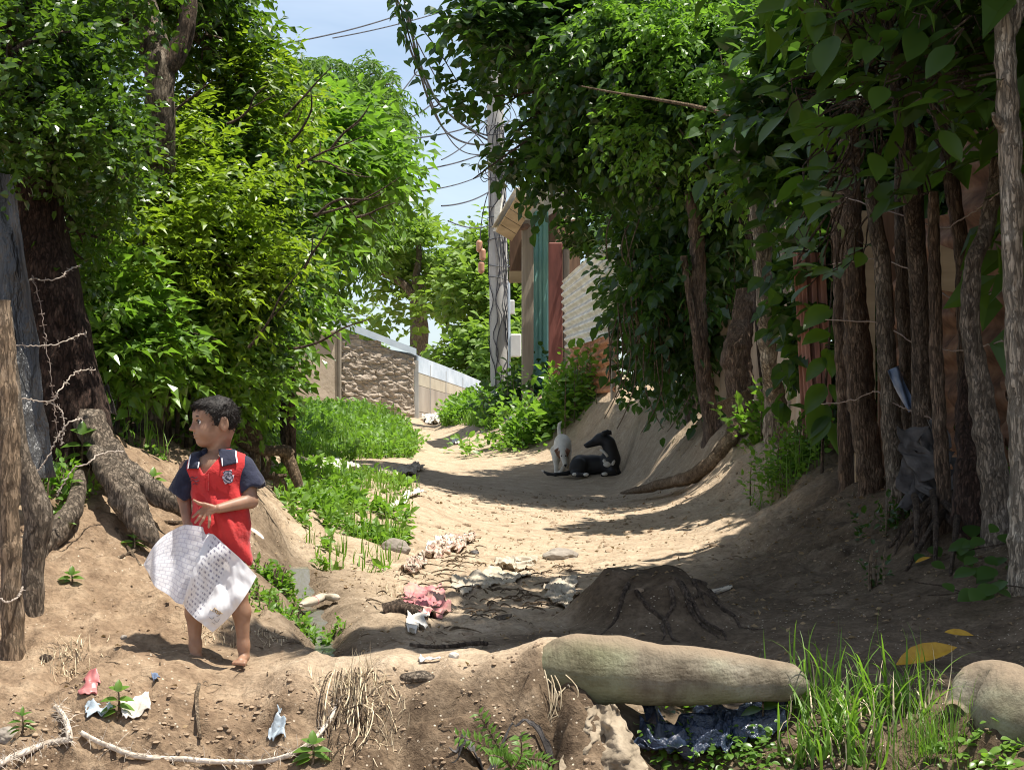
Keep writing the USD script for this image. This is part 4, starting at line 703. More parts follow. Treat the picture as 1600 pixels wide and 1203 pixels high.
# ------------------------------------------------------------------ implicit modelling for bodies
class Field:
    def __init__(s, lo, hi, h):
        s.lo, s.h = np.asarray(lo, float), h; n = np.ceil((np.asarray(hi) - s.lo) / h).astype(int) + 1
        s.ax = [s.lo[i] + h * np.arange(n[i]) for i in range(3)]; s.F = np.full(n, 0.2, np.float32)
    def _sub(s, lo, hi):
        i0 = [max(0, int((lo[k] - s.lo[k]) / s.h)) for k in range(3)]; i1 = [min(len(s.ax[k]), int((hi[k] - s.lo[k]) / s.h) + 2) for k in range(3)]
        if any(b <= a for a, b in zip(i0, i1)): return None, None
        sl = tuple(slice(a, b) for a, b in zip(i0, i1))
        return sl, np.stack(np.meshgrid(*[s.ax[k][sl[k]] for k in range(3)], indexing='ij'), -1)
    def _mix(s, sl, d, k, sub=False):
        a = s.F[sl]
        if sub: d = -d; h = np.clip(.5 - .5 * (d - a) / -k if False else .5 + .5 * (d - a) / k, 0, 1); s.F[sl] = a * (1 - h) + d * h + k * h * (1 - h)
        else: h = np.clip(.5 + .5 * (a - d) / k, 0, 1); s.F[sl] = a * (1 - h) + d * h - k * h * (1 - h)
    def cap(s, a, b, ra, rb=None, k=.01, sub=False, flat=None):
        a, b = np.asarray(a, float), np.asarray(b, float); rb = ra if rb is None else rb; m = max(ra, rb) + 2 * k + .012
        sl, p = s._sub(np.minimum(a, b) - m, np.maximum(a, b) + m)
        if sl is None: return s
        ab = b - a; t = np.clip(((p - a) @ ab) / max(ab @ ab, 1e-12), 0, 1)
        s._mix(sl, np.linalg.norm(p - a - t[..., None] * ab, axis=-1) - (ra + t * (rb - ra)), k, sub); return s
    def chain(s, pts, rr, k=.01):
        for i in range(len(pts) - 1): s.cap(pts[i], pts[i + 1], rr[i], rr[i + 1], k)
        return s
    def ell(s, c, r, R=None, k=.01, sub=False):
        c, r = np.asarray(c, float), np.asarray(r, float); m = r.max() + 2 * k + .012
        sl, p = s._sub(c - m, c + m)
        if sl is None: return s
        q = p - c
        if R is not None: q = q @ np.asarray(R)
        k0 = np.linalg.norm(q / r, axis=-1); k1 = np.linalg.norm(q / r ** 2, axis=-1)
        s._mix(sl, k0 * (k0 - 1) / np.maximum(k1, 1e-6), k, sub); return s
    def cut(s, fn):
        p = np.stack(np.meshgrid(*s.ax, indexing='ij'), -1); s.F = np.maximum(s.F, fn(p).astype(np.float32)); return s
    def mesh(s, smooth=4):
        F = s.F; F = np.pad(F, 1, constant_values=.2); lo = s.lo - s.h
        S = F < 0; n = np.array(F.shape); cnt = np.zeros(n - 1, np.float32); acc = np.zeros((*(n - 1), 3), np.float32)
        idx = np.stack(np.meshgrid(*[np.arange(k) for k in n], indexing='ij'), -1).astype(np.float32)
        edges = []
        for ax in range(3):
            a = [slice(None)] * 3; b = [slice(None)] * 3; a[ax] = slice(0, -1); b[ax] = slice(1, None)
            cr = S[tuple(a)] != S[tuple(b)]; e = np.argwhere(cr)
            fa, fb = F[tuple(a)][cr], F[tuple(b)][cr]; p = e.astype(np.float32); p[:, ax] += fa / (fa - fb)
            inside = S[tuple(a)][cr]; edges.append((ax, e, inside))
            o1, o2 = [i for i in range(3) if i != ax]
            for d1 in (0, 1):
                for d2 in (0, 1):
                    q = e.copy(); q[:, o1] -= d1; q[:, o2] -= d2
                    ok = ((q >= 0) & (q < n - 1)).all(1); qq = q[ok]
                    np.add.at(cnt, tuple(qq.T), 1); np.add.at(acc, tuple(qq.T), p[ok])
        has = cnt > 0; vid = np.full(cnt.shape, -1); vid[has] = np.arange(has.sum())
        V = lo + s.h * (acc[has] / cnt[has][:, None]); Fs = []
        for ax, e, inside in edges:
            o1, o2 = (ax + 1) % 3, (ax + 2) % 3; q = []
            for d1, d2 in ((0, 0), (1, 0), (1, 1), (0, 1)):
                t = e.copy(); t[:, o1] -= d1; t[:, o2] -= d2; q.append(vid[tuple(np.clip(t, 0, np.array(cnt.shape) - 1).T)])
            q = np.stack(q, 1); q[~inside] = q[~inside][:, ::-1]; Fs.append(q)
        Q = np.vstack(Fs); Q = Q[(Q >= 0).all(1)]
        T = np.vstack([Q[:, [0, 2, 1]], Q[:, [0, 3, 2]]])[:, ::-1]
        if smooth:
            from scipy.sparse import coo_matrix
            E = np.unique(np.sort(np.vstack([T[:, [0, 1]], T[:, [1, 2]], T[:, [2, 0]]]), 1), axis=0)
            A = coo_matrix((np.ones(2 * len(E)), (np.r_[E[:, 0], E[:, 1]], np.r_[E[:, 1], E[:, 0]])), shape=(len(V), len(V))).tocsr(); dg = np.maximum(np.asarray(A.sum(1)), 1)
            for i in range(2 * smooth): V = V + (.5 if i % 2 == 0 else -.53) * (A @ V / dg - V)
        m = trimesh.Trimesh(V, T, process=False)
        if m.volume < 0: m.invert()
        return m

# ------------------------------------------------------------------ the boy
mat('skin', (0.20, 0.112, 0.07), (0.29, 0.165, 0.105), 18, 0.5, 0.06, 90, 0.002, sss=0.12, spec=.35)
mat('hair', (0.006, 0.0045, 0.004), (0.018, 0.014, 0.011), 60, 0.62, 0.5, 120, 0.003, spec=.22)
mat('cloth_red', (0.36, 0.020, 0.022), (0.47, 0.032, 0.030), 12, 0.85, 0.6, 26, 0.012, sheen=.15, spec=.2)
mat('cloth_dark_red', (0.25, 0.012, 0.016), None, 30, 0.85)
mat('cloth_navy', (0.012, 0.014, 0.03), (0.022, 0.025, 0.048), 30, 0.85, 0.6, 30, 0.010, sheen=.15, spec=.2)
mat('thread_white', (0.72, 0.70, 0.72), None, 30, 0.8)
mat('thread_lilac', (0.42, 0.36, 0.44), (0.6, 0.55, 0.6), 90, 0.8)
mat('eye_white', (0.7, 0.66, 0.62), None, 30, 0.2); mat('eye_dark', (0.012, 0.008, 0.006), None, 30, 0.12, spec=.7); mat('lip', (0.30, 0.12, 0.09), None, 30, .45)
BY = 7.62
g0 = ground(P(345, 1018, BY)[0], BY)[0]; DZ = g0 - P(345, 1017, BY)[2]
def b_(u, v, dy=0.0): q = P(u, v, BY); return q + [0, dy, DZ]
boy = thing('person', 'small boy in a red polo shirt with navy sleeves, barefoot, looking left', 'person', b_(340, 1017))
hc = b_(336, 639.5, 0.0); yaw = math.radians(24); hf = np.array([-math.cos(yaw), -math.sin(yaw), 0]); hl = np.array([math.sin(yaw), -math.cos(yaw), 0]); hu = np.array([0, 0, 1.0])
tl = math.radians(4); hf, hu = hf * math.cos(tl) - hu * math.sin(tl), hu * math.cos(tl) + hf * math.sin(tl)
HR = np.stack([hf, hl, hu], 1)
def H(a, b, c): return hc + hf * a + hl * b + hu * c
bd = Field(b_(258, 1028, -.25), b_(425, 598, .16), .0032)
bd.ell(H(-.010, 0, .014), (.083, .069, .077), HR).ell(H(.030, 0, -.036), (.052, .053, .062), HR, .03).ell(H(.056, 0, -.078), (.018, .022, .014), HR, .022)
bd.ell(H(.058, 0, .028), (.024, .048, .03), HR, .02)
for s in (-1, 1): bd.ell(H(.050, s * .033, -.036), (.026, .022, .026), HR, .02)
bd.cap(H(.074, 0, .014), H(.0905, 0, -.024), .006, .0085, .010).ell(H(.094, 0, -.026), (.0085, .009, .0075), HR, .005)
for s in (-1, 1): bd.ell(H(.084, s * .0085, -.028), (.008, .006, .006), HR, .005)
bd.ell(H(.079, 0, -.0475), (.009, .019, .0052), HR, .006).ell(H(.078, 0, -.0575), (.009, .017, .0056), HR, .005).ell(H(.089, 0, -.0525), (.008, .02, .0014), HR, .003, True)
for s in (-1, 1):
    bd.ell(H(.083, s * .029, -.001), (.014, .014, .0085), HR, .010, True)
    bd.cap(H(.074, s * .013, .0165), H(.066, s * .043, .015), .0045, .004, .009)
    bd.ell(H(-.016, s * .071, -.014), (.018, .007, .029), HR @ rotz(s * -.25), .006).ell(H(-.012, s * .080, -.012), (.010, .007, .018), HR, .005, True)
bd.cap(b_(339, 700, .012), b_(340, 664, .012), .036, .033, .02).cap(H(-.035, 0, -.05), b_(341, 690, .022), .030, .031, .03)
# trunk, under the shirt
bd.cap(b_(306, 713), b_(372, 709), .034, .034, .03).cap(b_(326, 715, .0), b_(326, 830), .046, .048, .03).cap(b_(358, 715, 0), b_(360, 830), .046, .048, .03).ell(b_(336, 712, -.022), (.062, .034, .05), None, .02)
# legs and bare feet
bd.chain([b_(322, 840), b_(305, 905, -.015), b_(303.5, 938, 0), b_(305, 990, .006), b_(306, 1006, .008)], [.050, .034, .0325, .0215, .021], .02)
bd.chain([b_(362, 840), b_(373, 905, -.015), b_(377.5, 938, 0), b_(380, 990, .008), b_(381, 1006, .01)], [.050, .034, .033, .0215, .021], .02)
bd.cap(b_(308, 1010, .006), b_(284, 1012.5, -.03), .018, .0155, .012)
for i in range(5): bd.cap(b_(284, 1013, -.03) + [.0, (i - 2) * .0095, 0], b_(272.5 + abs(i - 3.4) * 1.6, 1014, -.035) + [0, (i - 2) * .0105, 0], .0085, .0068 + .0025 * (i == 4), .005)
bd.cap(b_(381, 1010, .012), b_(378, 1013, -.045), .018, .0155, .012)
for i in range(5): bd.cap(b_(378, 1013.5, -.045) + [(i - 2) * .0095, 0, 0], b_(377, 1015, -.082 + abs(i - 3.4) * .006) + [(i - 2) * .0105, 0, -.001], .0085, .0068 + .0025 * (i == 4), .005)
# arms
bd.chain([b_(293, 713, .0), b_(286.5, 760, .025), b_(294, 797, -.02)], [.032, .0265, .0185], .012)
bd.ell(b_(300, 803, -.035), (.026, .014, .014), None, .012)
for i in range(4): bd.chain([b_(304, 800 + i * 3.6, -.04), b_(316, 803 + i * 3.2, -.05 - .002 * i), b_(324 - i * 2.2, 807 + i * 3, -.046)], [.0066, .0062, .005], .004)
bd.chain([b_(297, 801, -.045), b_(303, 806, -.062), b_(309, 813, -.066)], [.0075, .0068, .0055], .004)
bd.chain([b_(384, 710, .0), b_(393, 764, -.03), b_(349, 775.5, -.125)], [.034, .0275, .0175], .014)
bd.ell(b_(337.5, 778, -.135), (.0235, .011, .0165), roty(-.25), .008)
for pts in (((329, 773), (319.5, 780.5), (310.5, 788.5)), ((328.5, 778), (321, 788.5), (314, 797)), ((331, 782), (327, 791.5), (321.5, 800)), ((335.5, 784), (336.5, 794), (335, 804))):
    bd.chain([b_(339, 777, -.135), b_(*pts[0], -.137), b_(*pts[1], -.143), b_(*pts[2], -.141)], [.0085, .0066, .0058, .0045], .0035)
bd.chain([b_(341, 773, -.135), b_(329, 769, -.142), b_(321, 767.5, -.146), b_(312.5, 762.5, -.147)], [.010, .0075, .0064, .0048], .004)
boymesh = bd.mesh(3)
part(boy, 'body', boymesh, 'skin', True)
for s in (-1, 1):
    part(boy, 'eye', trimesh.creation.icosphere(3, .0118).apply_transform(trimesh.transformations.translation_matrix(H(.0645, s * .029, -.0005))), 'eye_white', True)
    part(boy, 'iris', trimesh.creation.icosphere(2, .0078).apply_transform(trimesh.transformations.translation_matrix(H(.0700, s * .0305, -.0015))), 'eye_dark', True)
    bz = [H(.0775, s * .014, .018), H(.0775, s * .028, .0215), H(.066, s * .046, .017)]
    part(boy, 'eyebrow', tube(bz, [.0022, .003, .0015], 6, 14), 'hair')
    part(boy, 'eyelashes', tube([H(.0765, s * .017, .003), H(.0785, s * .029, .0062), H(.070, s * .041, .002)], [.001, .0017, .001], 5, 12), 'hair')
hp = Field(H(0, 0, 0) - .14, H(0, 0, 0) + .14, .0035)
hp.ell(H(-.011, 0, .017), (.084, .073, .080), HR).ell(H(.045, 0, .062), (.034, .05, .022), HR, .02)
def hcut(p):
    q = (p - hc) @ HR
    return (np.interp(q[..., 0], [-.09, -.062, -.045, -.030, -.014, -.002, .006, .018, .03, .06, .09], [-.070, -.066, -.048, -.018, .016, .006, -.026, -.018, .028, .044, .05]) - q[..., 2]) * .8
hp.cut(hcut)
hm = hp.mesh(3); hv = np.array(hm.vertices); hm.vertices = hv + hm.vertex_normals * (.010 * (meshkit.fbm(hv * 55, 3, 4)[:, None] - .4))
hair = part(boy, 'hair', hm, 'hair', True)
rng = np.random.default_rng(4); fi = rng.choice(len(hm.faces), 2600); pc = hm.triangles_center[fi]; nn = hm.face_normals[fi]
q = (pc - hc) @ HR; comb = unit(np.stack([q[:, 0] * .6 + .04, q[:, 1] * .5, q[:, 2] * -.3 - .01], 1) + rng.normal(0, .03, q.shape)) @ HR.T
dd = unit(comb * 1.1 + nn * .3 + rng.normal(0, .18, nn.shape))
part(hair, 'strands', leaves_at(pc - nn * .003, dd, nn, rng.uniform(.012, .024, len(pc)), leaf_shape(.075, .03, .12)), 'hair', False, kind='stuff')
# polo shirt
sh_ = Field(b_(262, 872, -.16), b_(425, 672, .14), .0038)
for (u0, u1, dy) in ((320, 323, 0), (343, 346, -.014), (367, 369, 0)): sh_.cap(b_(u0, 722, dy), b_(u1, 880, dy), .052, .054, .05)
sh_.cap(b_(300, 714), b_(334, 697), .042, .040, .04).cap(b_(380, 709), b_(346, 696), .042, .040, .04).ell(b_(338, 722, -.02), (.075, .058, .06), None, .04)
sh_.ell(b_(346, 800, -.016), (.092, .078, .085), None, .06)
sh_.cap(b_(339, 690, .01), b_(341, 655, .01), .046, .05, .006, True)
def vneck(p):
    v = 1018 - (p[..., 2] - b_(0, 1018)[2]) * ppm(BY); w_ = np.interp(v, [680, 700, 724], [.052, .044, .004]); xc = b_(0, 0)[0] + (np.interp(v, [690, 724], [336, 330.5]) - 0) / ppm(BY)
    return -np.maximum(np.maximum(np.abs(p[..., 0] - xc) - w_, p[..., 1] - BY - .01), (v - 724) / ppm(BY))
sh_.cut(vneck)
zh = b_(346, 858)[2]
sh_.cut(lambda p: zh + .012 * np.sin(p[..., 0] * 40) - p[..., 2])
sh_.cut(lambda p: -((p[..., 0] - b_(294, 700)[0]) * .94 + (p[..., 2] - b_(294, 712)[2]) * -.1))
sh_.cut(lambda p: ((p[..., 0] - b_(386, 700)[0]) * .94 + (p[..., 2] - b_(386, 712)[2]) * .1))
sm = sh_.mesh(4); v = np.array(sm.vertices)
w = np.clip((b_(0, 715)[2] - v[:, 2]) / .12, 0, 1)[:, None]
fold = meshkit.fbm(np.column_stack([v[:, 0] * 22 + v[:, 2] * 7, v[:, 1] * 6, v[:, 2] * 6]), 3, 12) - .5
fold2 = np.sin((v[:, 0] * 1.0 + v[:, 2] * .55) * 78 + 3 * meshkit.noise(v * 9, 5)) * .5
sm.vertices = v + sm.vertex_normals * (w * (.030 * fold[:, None] + .0075 * fold2[:, None]))
part(boy, 'shirt', sm, 'cloth_red', True)
tree_ = cKDTree(np.array(sm.vertices)[:, [0, 2]])
def front(x, z, lift=.003):
    k = tree_.query_ball_point(np.column_stack([np.ravel(x), np.ravel(z)]), .007); sv = np.array(sm.vertices)[:, 1]
    kk = tree_.query(np.column_stack([np.ravel(x), np.ravel(z)]))[1]
    return np.array([(sv[i].min() if len(i) else sv[j]) for i, j in zip(k, kk)]).reshape(np.shape(x)) - lift
def sleeve(a, b, ra, rb, hollow, seed):
    a, b = np.asarray(a), np.asarray(b); ax = unit(b - a); f = Field(np.minimum(a, b) - .09, np.maximum(a, b) + .09, .0036)
    f.cap(a, b + ax * .03, ra, rb + .006, .01); f.cut(lambda p: (p - b) @ ax + .006 * np.sin((p[..., 1] + p[..., 0]) * 70))
    f.cap(hollow[0] + ax * .03, b + ax * .06, ra - .016, rb - .004, .003, True)
    m = f.mesh(3); v = np.array(m.vertices); t = np.clip(((v - a) @ ax) / np.linalg.norm(b - a), 0, 1)[:, None]
    m.vertices = v + m.vertex_normals * (t * .02 * (meshkit.fbm(v * np.array([26, 26, 9]), 3, seed)[:, None] - .5)); return m
part(boy, 'sleeve', sleeve(b_(299, 716, .0), b_(279.5, 756, .012), .043, .043, (b_(293, 722, .0),), 3), 'cloth_navy', True)
part(boy, 'sleeve', sleeve(b_(380, 712, .0), b_(396, 746, -.012), .046, .0475, (b_(386, 722, .0),), 4), 'cloth_navy', True)
part(boy, 'shorts', trimesh.creation.capsule(.06, .085).apply_transform(trimesh.transformations.translation_matrix(b_(343, 855, .0)) @ trimesh.transformations.rotation_matrix(math.pi / 2, (0, 1, 0)) @ trimesh.transformations.translation_matrix((0, 0, -.03))), 'cloth_navy', True)
def onshirt(poly, lift, n=10, th=.0022):
    """a piece of cloth that lies on the shirt front: four corners (u, v)"""
    c = [b_(*q) for q in poly]
    def fn(s, t):
        g = ((1 - s) * (1 - t))[..., None] * c[0] + (s * (1 - t))[..., None] * c[1] + (s * t)[..., None] * c[2] + ((1 - s) * t)[..., None] * c[3]
        y = front(g[..., 0], g[..., 2], lift); g[..., 1] = np.median(y) * .15 + y * .85; return g
    return patch(fn, n, n, th)
cl = part(boy, 'collar', cat(onshirt(((301, 690), (326, 684), (315, 714), (297, 714)), .007, 10, .004), onshirt(((344, 684), (370, 685), (375, 705), (352, 711)), .007, 10, .004),
     tube([b_(339, 691, .012) + [.050 * math.cos(a), .044 * math.sin(a), .010 + .008 * math.sin(a)] for a in np.linspace(math.pi * -.15, math.pi * 1.15, 24)], .011, 8, 30)), 'cloth_navy', True)
for poly in (((299.2, 692), (301.4, 691), (298.6, 714), (296.4, 714.5)), ((369.4, 686.5), (371.6, 687), (375.4, 704.5), (373.2, 705.5)), ((314.8, 702), (316.2, 702), (315.2, 713), (313.8, 713.5)), ((350.6, 698), (352, 698), (353.6, 709.5), (352.2, 710))):
    part(cl, 'stripe', onshirt(poly, .0115, 6, .0015), 'thread_white', True)
part(boy, 'placket', onshirt(((328, 724), (331.5, 721), (330.5, 748), (327, 748)), .0035, 10), 'cloth_red', True)
em = part(boy, 'emblem', cat(onshirt(((354, 719), (366, 716), (367.5, 735), (356, 738)), .004, 10, .0015), onshirt(((352, 726), (370, 724), (368, 732), (355, 736)), .0038, 10, .0015)), 'thread_lilac', True, label='round grey and purple embroidered crest')
for pts in (((354, 722), (358, 717.5), (364, 717.5), (367.5, 721)), ((355, 726), (360, 722), (366, 724), (368, 730)), ((354, 730), (357, 734), (363, 736.5), (368, 733)), ((360, 725), (358, 729), (362, 732), (366, 729)), ((362, 719.5), (361, 723), (364, 726)), ((356, 728), (361, 730), (365, 734))):
    q = np.array([b_(*p_) for p_ in pts]); q[:, 1] = front(q[:, 0], q[:, 2], .0065)
    part(em, 'stitch', tube(q, .0016, 5, 14), 'cloth_navy')
for pts in (((300, 729), (304, 727), (308, 729), (313, 727)), ((302, 734), (306, 732), (311, 734), (316, 732)), ((305, 739), (309, 737), (313, 739)), ((299, 733), (302, 730))):
    q = np.array([b_(*p_) for p_ in pts]); q[:, 1] = front(q[:, 0], q[:, 2], .003)
    part(boy, 'embroidery', tube(q, .0014, 5, 14), 'cloth_navy')
# the paper in his hand: an open double page, its left leaf curling over
M['paper'] = usdkit.material(stage, '/World/Looks/paper', {
    'tc': ('texture_coordinate', {}), 'sx': ('separate_xyz', {}), 'n': ('noise_texture', {'scale': 5.0, 'detail': 3.0}),
    'br': ('brick_texture', {'scale': 1.0, 'brick_width': .09, 'row_height': .062, 'mortar_size': .007, 'mortar_smooth': .3, 'offset': .5, 'color1': (.80, .80, .83), 'color2': (.76, .76, .80), 'mortar': (.55, .55, .62)}),
    'rw': ('math', {'math_type': 'multiply', 'value2': 17.0}), 'fr': ('math', {'math_type': 'fraction'}), 'fl': ('math', {'math_type': 'floor'}),
    'b1': ('map_range', {'from_min': .25, 'from_max': .4, 'clamp': True}), 'b2': ('map_range', {'from_min': .85, 'from_max': .7, 'clamp': True}), 'bm': ('math', {'math_type': 'multiply'}),
    'cx': ('combine_xyz', {}), 'sc': ('math', {'math_type': 'multiply', 'value2': 26.0}), 'n2': ('noise_texture', {'scale': 1.0, 'detail': 2.0}), 'th': ('map_range', {'from_min': .47, 'from_max': .55, 'clamp': True}),
    'lm': ('map_range', {'from_min': .52, 'from_max': .46, 'clamp': True}), 'lm0': ('map_range', {'from_min': .07, 'from_max': .10, 'clamp': True}), 'k1': ('math', {'math_type': 'multiply'}), 'k2': ('math', {'math_type': 'multiply'}), 'k3': ('math', {'math_type': 'multiply'}),
    'pg': ('math', {'math_type': 'greater_than', 'value2': 1.0}), 'fc': ('math', {'math_type': 'fraction'}),
    'ink': ('mix_color', {'a': (.80, .80, .82), 'b': (.22, .22, .30)}), 'mx': ('mix_color', {}),
    'p': ('principled_bsdf', {'roughness': .7, 'specular_ior_level': .2}), 't': ('translucent_bsdf', {'color': (.75, .75, .78)}), 'm': ('mix_closure', {'fac': .28})},
    [('tc.UV', 'sx.vector'), ('tc.UV', 'br.vector'), ('sx.y', 'rw.value1'), ('rw.value', 'fr.value1'), ('rw.value', 'fl.value1'), ('fr.value', 'b1.value'), ('fr.value', 'b2.value'), ('b1.result', 'bm.value1'), ('b2.result', 'bm.value2'),
     ('sx.x', 'fc.value1'), ('fc.value', 'sc.value1'), ('sc.value', 'cx.x'), ('fl.value', 'cx.y'), ('cx.vector', 'n2.vector'), ('n2.fac', 'th.value'), ('fc.value', 'lm.value'), ('fc.value', 'lm0.value'),
     ('bm.value', 'k1.value1'), ('th.result', 'k1.value2'), ('k1.value', 'k2.value1'), ('lm.result', 'k2.value2'), ('k2.value', 'k3.value1'), ('lm0.result', 'k3.value2'), ('k3.value', 'ink.fac'),
     ('sx.x', 'pg.value1'), ('pg.value', 'mx.fac'), ('br.color', 'mx.a'), ('ink.result', 'mx.b'), ('mx.result', 'p.base_color'), ('p.BSDF', 'm.closure1'), ('t.BSDF', 'm.closure2')], surface='m.closure')
pp = thing('paper', 'large creased white double page with writing, held down by the boy', 'paper', b_(315, 880, -.1))
def page(top, left, wave, seed, uo, sagy):
    """top/left: pixel polylines of the two long edges"""
    A = spline([b_(u, v, dy) for u, v, dy in top], 40); Bq = spline([b_(u, v, dy) for u, v, dy in left], 40)
    n, m = 40, 34
    s, t = np.meshgrid(np.linspace(0, 1, n), np.linspace(0, 1, m), indexing='ij')
    g = A[:, None] * (1 - t)[..., None] + Bq[:, None] * t[..., None]
    g[..., 1] += wave(s, t) + .012 * (meshkit.fbm(np.stack([s * 5, t * 5, 0 * s + seed], -1), 3, seed) - .5)
    kx = np.random.default_rng(seed)
    for _ in range(9):
        a = kx.uniform(0, 3.1); o = kx.uniform(-.4, 1.2); g[..., 1] += .004 * np.maximum(0, 1 - np.abs(s * math.cos(a) + t * math.sin(a) - o) * 14)
    return g.reshape(-1, 3), grid_faces(n, m), np.column_stack([(uo + .002 + .996 * s).ravel(), t.ravel()])
v, f, uv = page(((331, 809, -.085), (318, 836, -.095), (303, 880, -.10), (290, 921, -.10)), ((300, 802, -.06), (262, 815, -.07), (240, 838, -.03), (228, 863, -.02)), lambda s, t: 0 * s, 3, 0, 0)
def leftpage():
    # rows run from the fold to the free corner
    F0 = spline([b_(*q) for q in ((333, 809.5, -.088), (320, 843, -.103), (305, 886, -.108), (293, 923, -.103))], 40)       # fold
    E0 = spline([b_(*q) for q in ((296, 801, -.055), (268, 812, -.07), (245, 835, -.06), (228, 863, -.05))], 40)         # top outer edge
    E1 = spline([b_(*q) for q in ((228, 863, -.05), (240, 885, -.06), (262, 906, -.085), (282, 920, -.09))], 40)
    n, m = 44, 40
    s, t = np.meshgrid(np.linspace(0, 1, n), np.linspace(0, 1, m), indexing='ij')
    top = spline([b_(*q) for q in ((333, 809.5, -.088), (316, 802.5, -.075), (296, 801, -.06), (270, 811, -.07), (246, 834, -.06), (228, 863, -.05))], m)
    bot = spline([b_(*q) for q in ((293, 923, -.103), (290, 922.5, -.10), (284, 921, -.095), (272, 913, -.09), (248, 893, -.07), (228, 863, -.05))], m)
    g = top[None] * (1 - s)[..., None] + bot[None] * s[..., None]
    fo = F0[np.clip((np.linspace(0, 1, n) * 39).astype(int), 0, 39)]; g[:, 0] = fo
    g[..., 1] += -.034 * np.sin(t * 10.5 + s * 1.6) * np.sin(np.pi * np.clip(t, 0, 1)) + .01 * (meshkit.fbm(np.stack([s * 5, t * 5, 0 * s], -1), 3, 4) - .5)
    return g.reshape(-1, 3), grid_faces(n, m), np.column_stack([t.ravel() * .98 + .005, s.ravel()])
v, f, uv = leftpage(); part(pp, 'page', (v, f), 'paper', True, uv=uv, label='left page with a hand-drawn grid, curling')
n, m = 44, 40
s, t = np.meshgrid(np.linspace(0, 1, n), np.linspace(0, 1, m), indexing='ij')
F0 = spline([b_(*q) for q in ((333, 809.5, -.088), (320, 843, -.103), (305, 886, -.108), (293, 923, -.103))], n)
R0 = spline([b_(*q) for q in ((334, 810, -.09), (356, 830, -.10), (384, 856, -.09), (405, 880, -.08))], m)
T0 = spline([b_(*q) for q in ((293, 923, -.103), (306, 940, -.10), (322, 953, -.10), (338, 966, -.095))], m)
Q0 = spline([b_(*q) for q in ((405, 880, -.08), (388, 912, -.09), (362, 945, -.10), (338, 966, -.095))], n)
g = F0[:, None] * (1 - t)[..., None] + Q0[:, None] * t[..., None]; lin = lambda a, b_2, x: a * (1 - x) + b_2 * x
g = g + (R0[None] * (1 - s)[..., None] + T0[None] * s[..., None]) - (((1 - s) * (1 - t))[..., None] * R0[0] + ((1 - s) * t)[..., None] * R0[-1] + (s * (1 - t))[..., None] * T0[0] + (s * t)[..., None] * T0[-1])
kx = np.random.default_rng(9); dy = -.024 * np.sin(t * 7.5 + s * 1.5 + .6) * np.sin(np.pi * s) + .012 * (meshkit.fbm(np.stack([s * 6, t * 6, 0 * s], -1), 3, 6) - .5)
for _ in range(16):
    a = kx.uniform(0, 3.1); o = kx.uniform(-.4, 1.2); dy += kx.choice([-.005, .006]) * np.maximum(0, 1 - np.abs(s * math.cos(a) + t * math.sin(a) - o) * 10) * np.clip(t * 3 - .9, .1, 1)
g[..., 1] += dy
part(pp, 'page', (g.reshape(-1, 3), grid_faces(n, m)), 'paper', True, uv=np.column_stack([1.002 + .99 * t.ravel(), s.ravel()]), label='right page with lines of handwriting')
gk = cKDTree(g.reshape(-1, 3)[:, [0, 2]])
def onpage(pts, r, mm, lift=.003):
    q = np.array([b_(*p_) for p_ in pts]); q[:, 1] = g.reshape(-1, 3)[gk.query(q[:, [0, 2]])[1], 1] - lift
    return tube(q, r, 5, 16, flat=.4)
mat('ink_brown', (0.33, 0.24, 0.14), None, 30, .8); mat('ink_dark', (0.06, 0.06, 0.09), None, 30, .8)
part(pp, 'drawing', cat(*[onpage(((335 + 4 * i, 930 + 3 * math.sin(i * 2.1)), (339 + 4 * i, 935 - 3 * math.cos(i)), (343 + 3 * i, 928 + 2 * i), (348, 937)), .0022, '') for i in range(5)]), 'ink_brown')
part(pp, 'drawing_outline', cat(*[onpage(q, .0013, '') for q in (((334, 942), (338, 945), (342, 942)), ((342, 946), (346, 950), (350, 945)), ((338, 950), (343, 953)), ((346, 941), (351, 939)))]), 'ink_dark')

# ------------------------------------------------------------------ the dogs
mat('fur_white', (0.50, 0.45, 0.37), (0.66, 0.61, 0.52), 14, 0.8, 0.4, 120, 0.004); mat('fur_brown', (0.16, 0.075, 0.04), (0.24, 0.12, 0.065), 16, 0.8, 0.4, 120, 0.004)
mat('fur_black', (0.010, 0.009, 0.009), (0.022, 0.02, 0.02), 16, 0.55, 0.4, 120, 0.004, spec=.4); mat('nose_black', (0.012, 0.01, 0.01), None, 20, 0.35)
DY = 22.6
def dset(u, v):
    return ground(P(u, v, DY)[0], DY)[0] - P(u, v, DY)[2]
dz1 = dset(872, 739)
def d_(u, v, dy=0.0): return P(u, v, DY) + [0, dy, dz1]
wdg = thing('dog', 'white dog with brown ears standing with lowered head beside the black dog', 'dog', d_(874, 739))
f = Field(d_(850, 745, -.45), d_(905, 640, .85), .008)
f.ell(d_(880, 693, .12), (.098, .22, .135), None, .03).ell(d_(879, 690, .46), (.09, .17, .12), None, .05).cap(d_(880, 694, -.02), d_(878, 700, -.13), .075, .058, .04)
f.ell(d_(878, 703, -.17), (.056, .07, .056), None, .03).cap(d_(879, 708, -.22), d_(882, 722, -.27), .040, .024, .025)
for (u0, u1, v1, dy) in ((869.5, 869, 737, .0), (885, 876, 738, -.03)): f.chain([d_(u0, 703, dy + .02), d_(u0 - .3, 720, dy + .03), d_(u1, v1 - 4, dy), d_(u1, v1, dy - .03)], [.045, .028, .021, .023], .02)
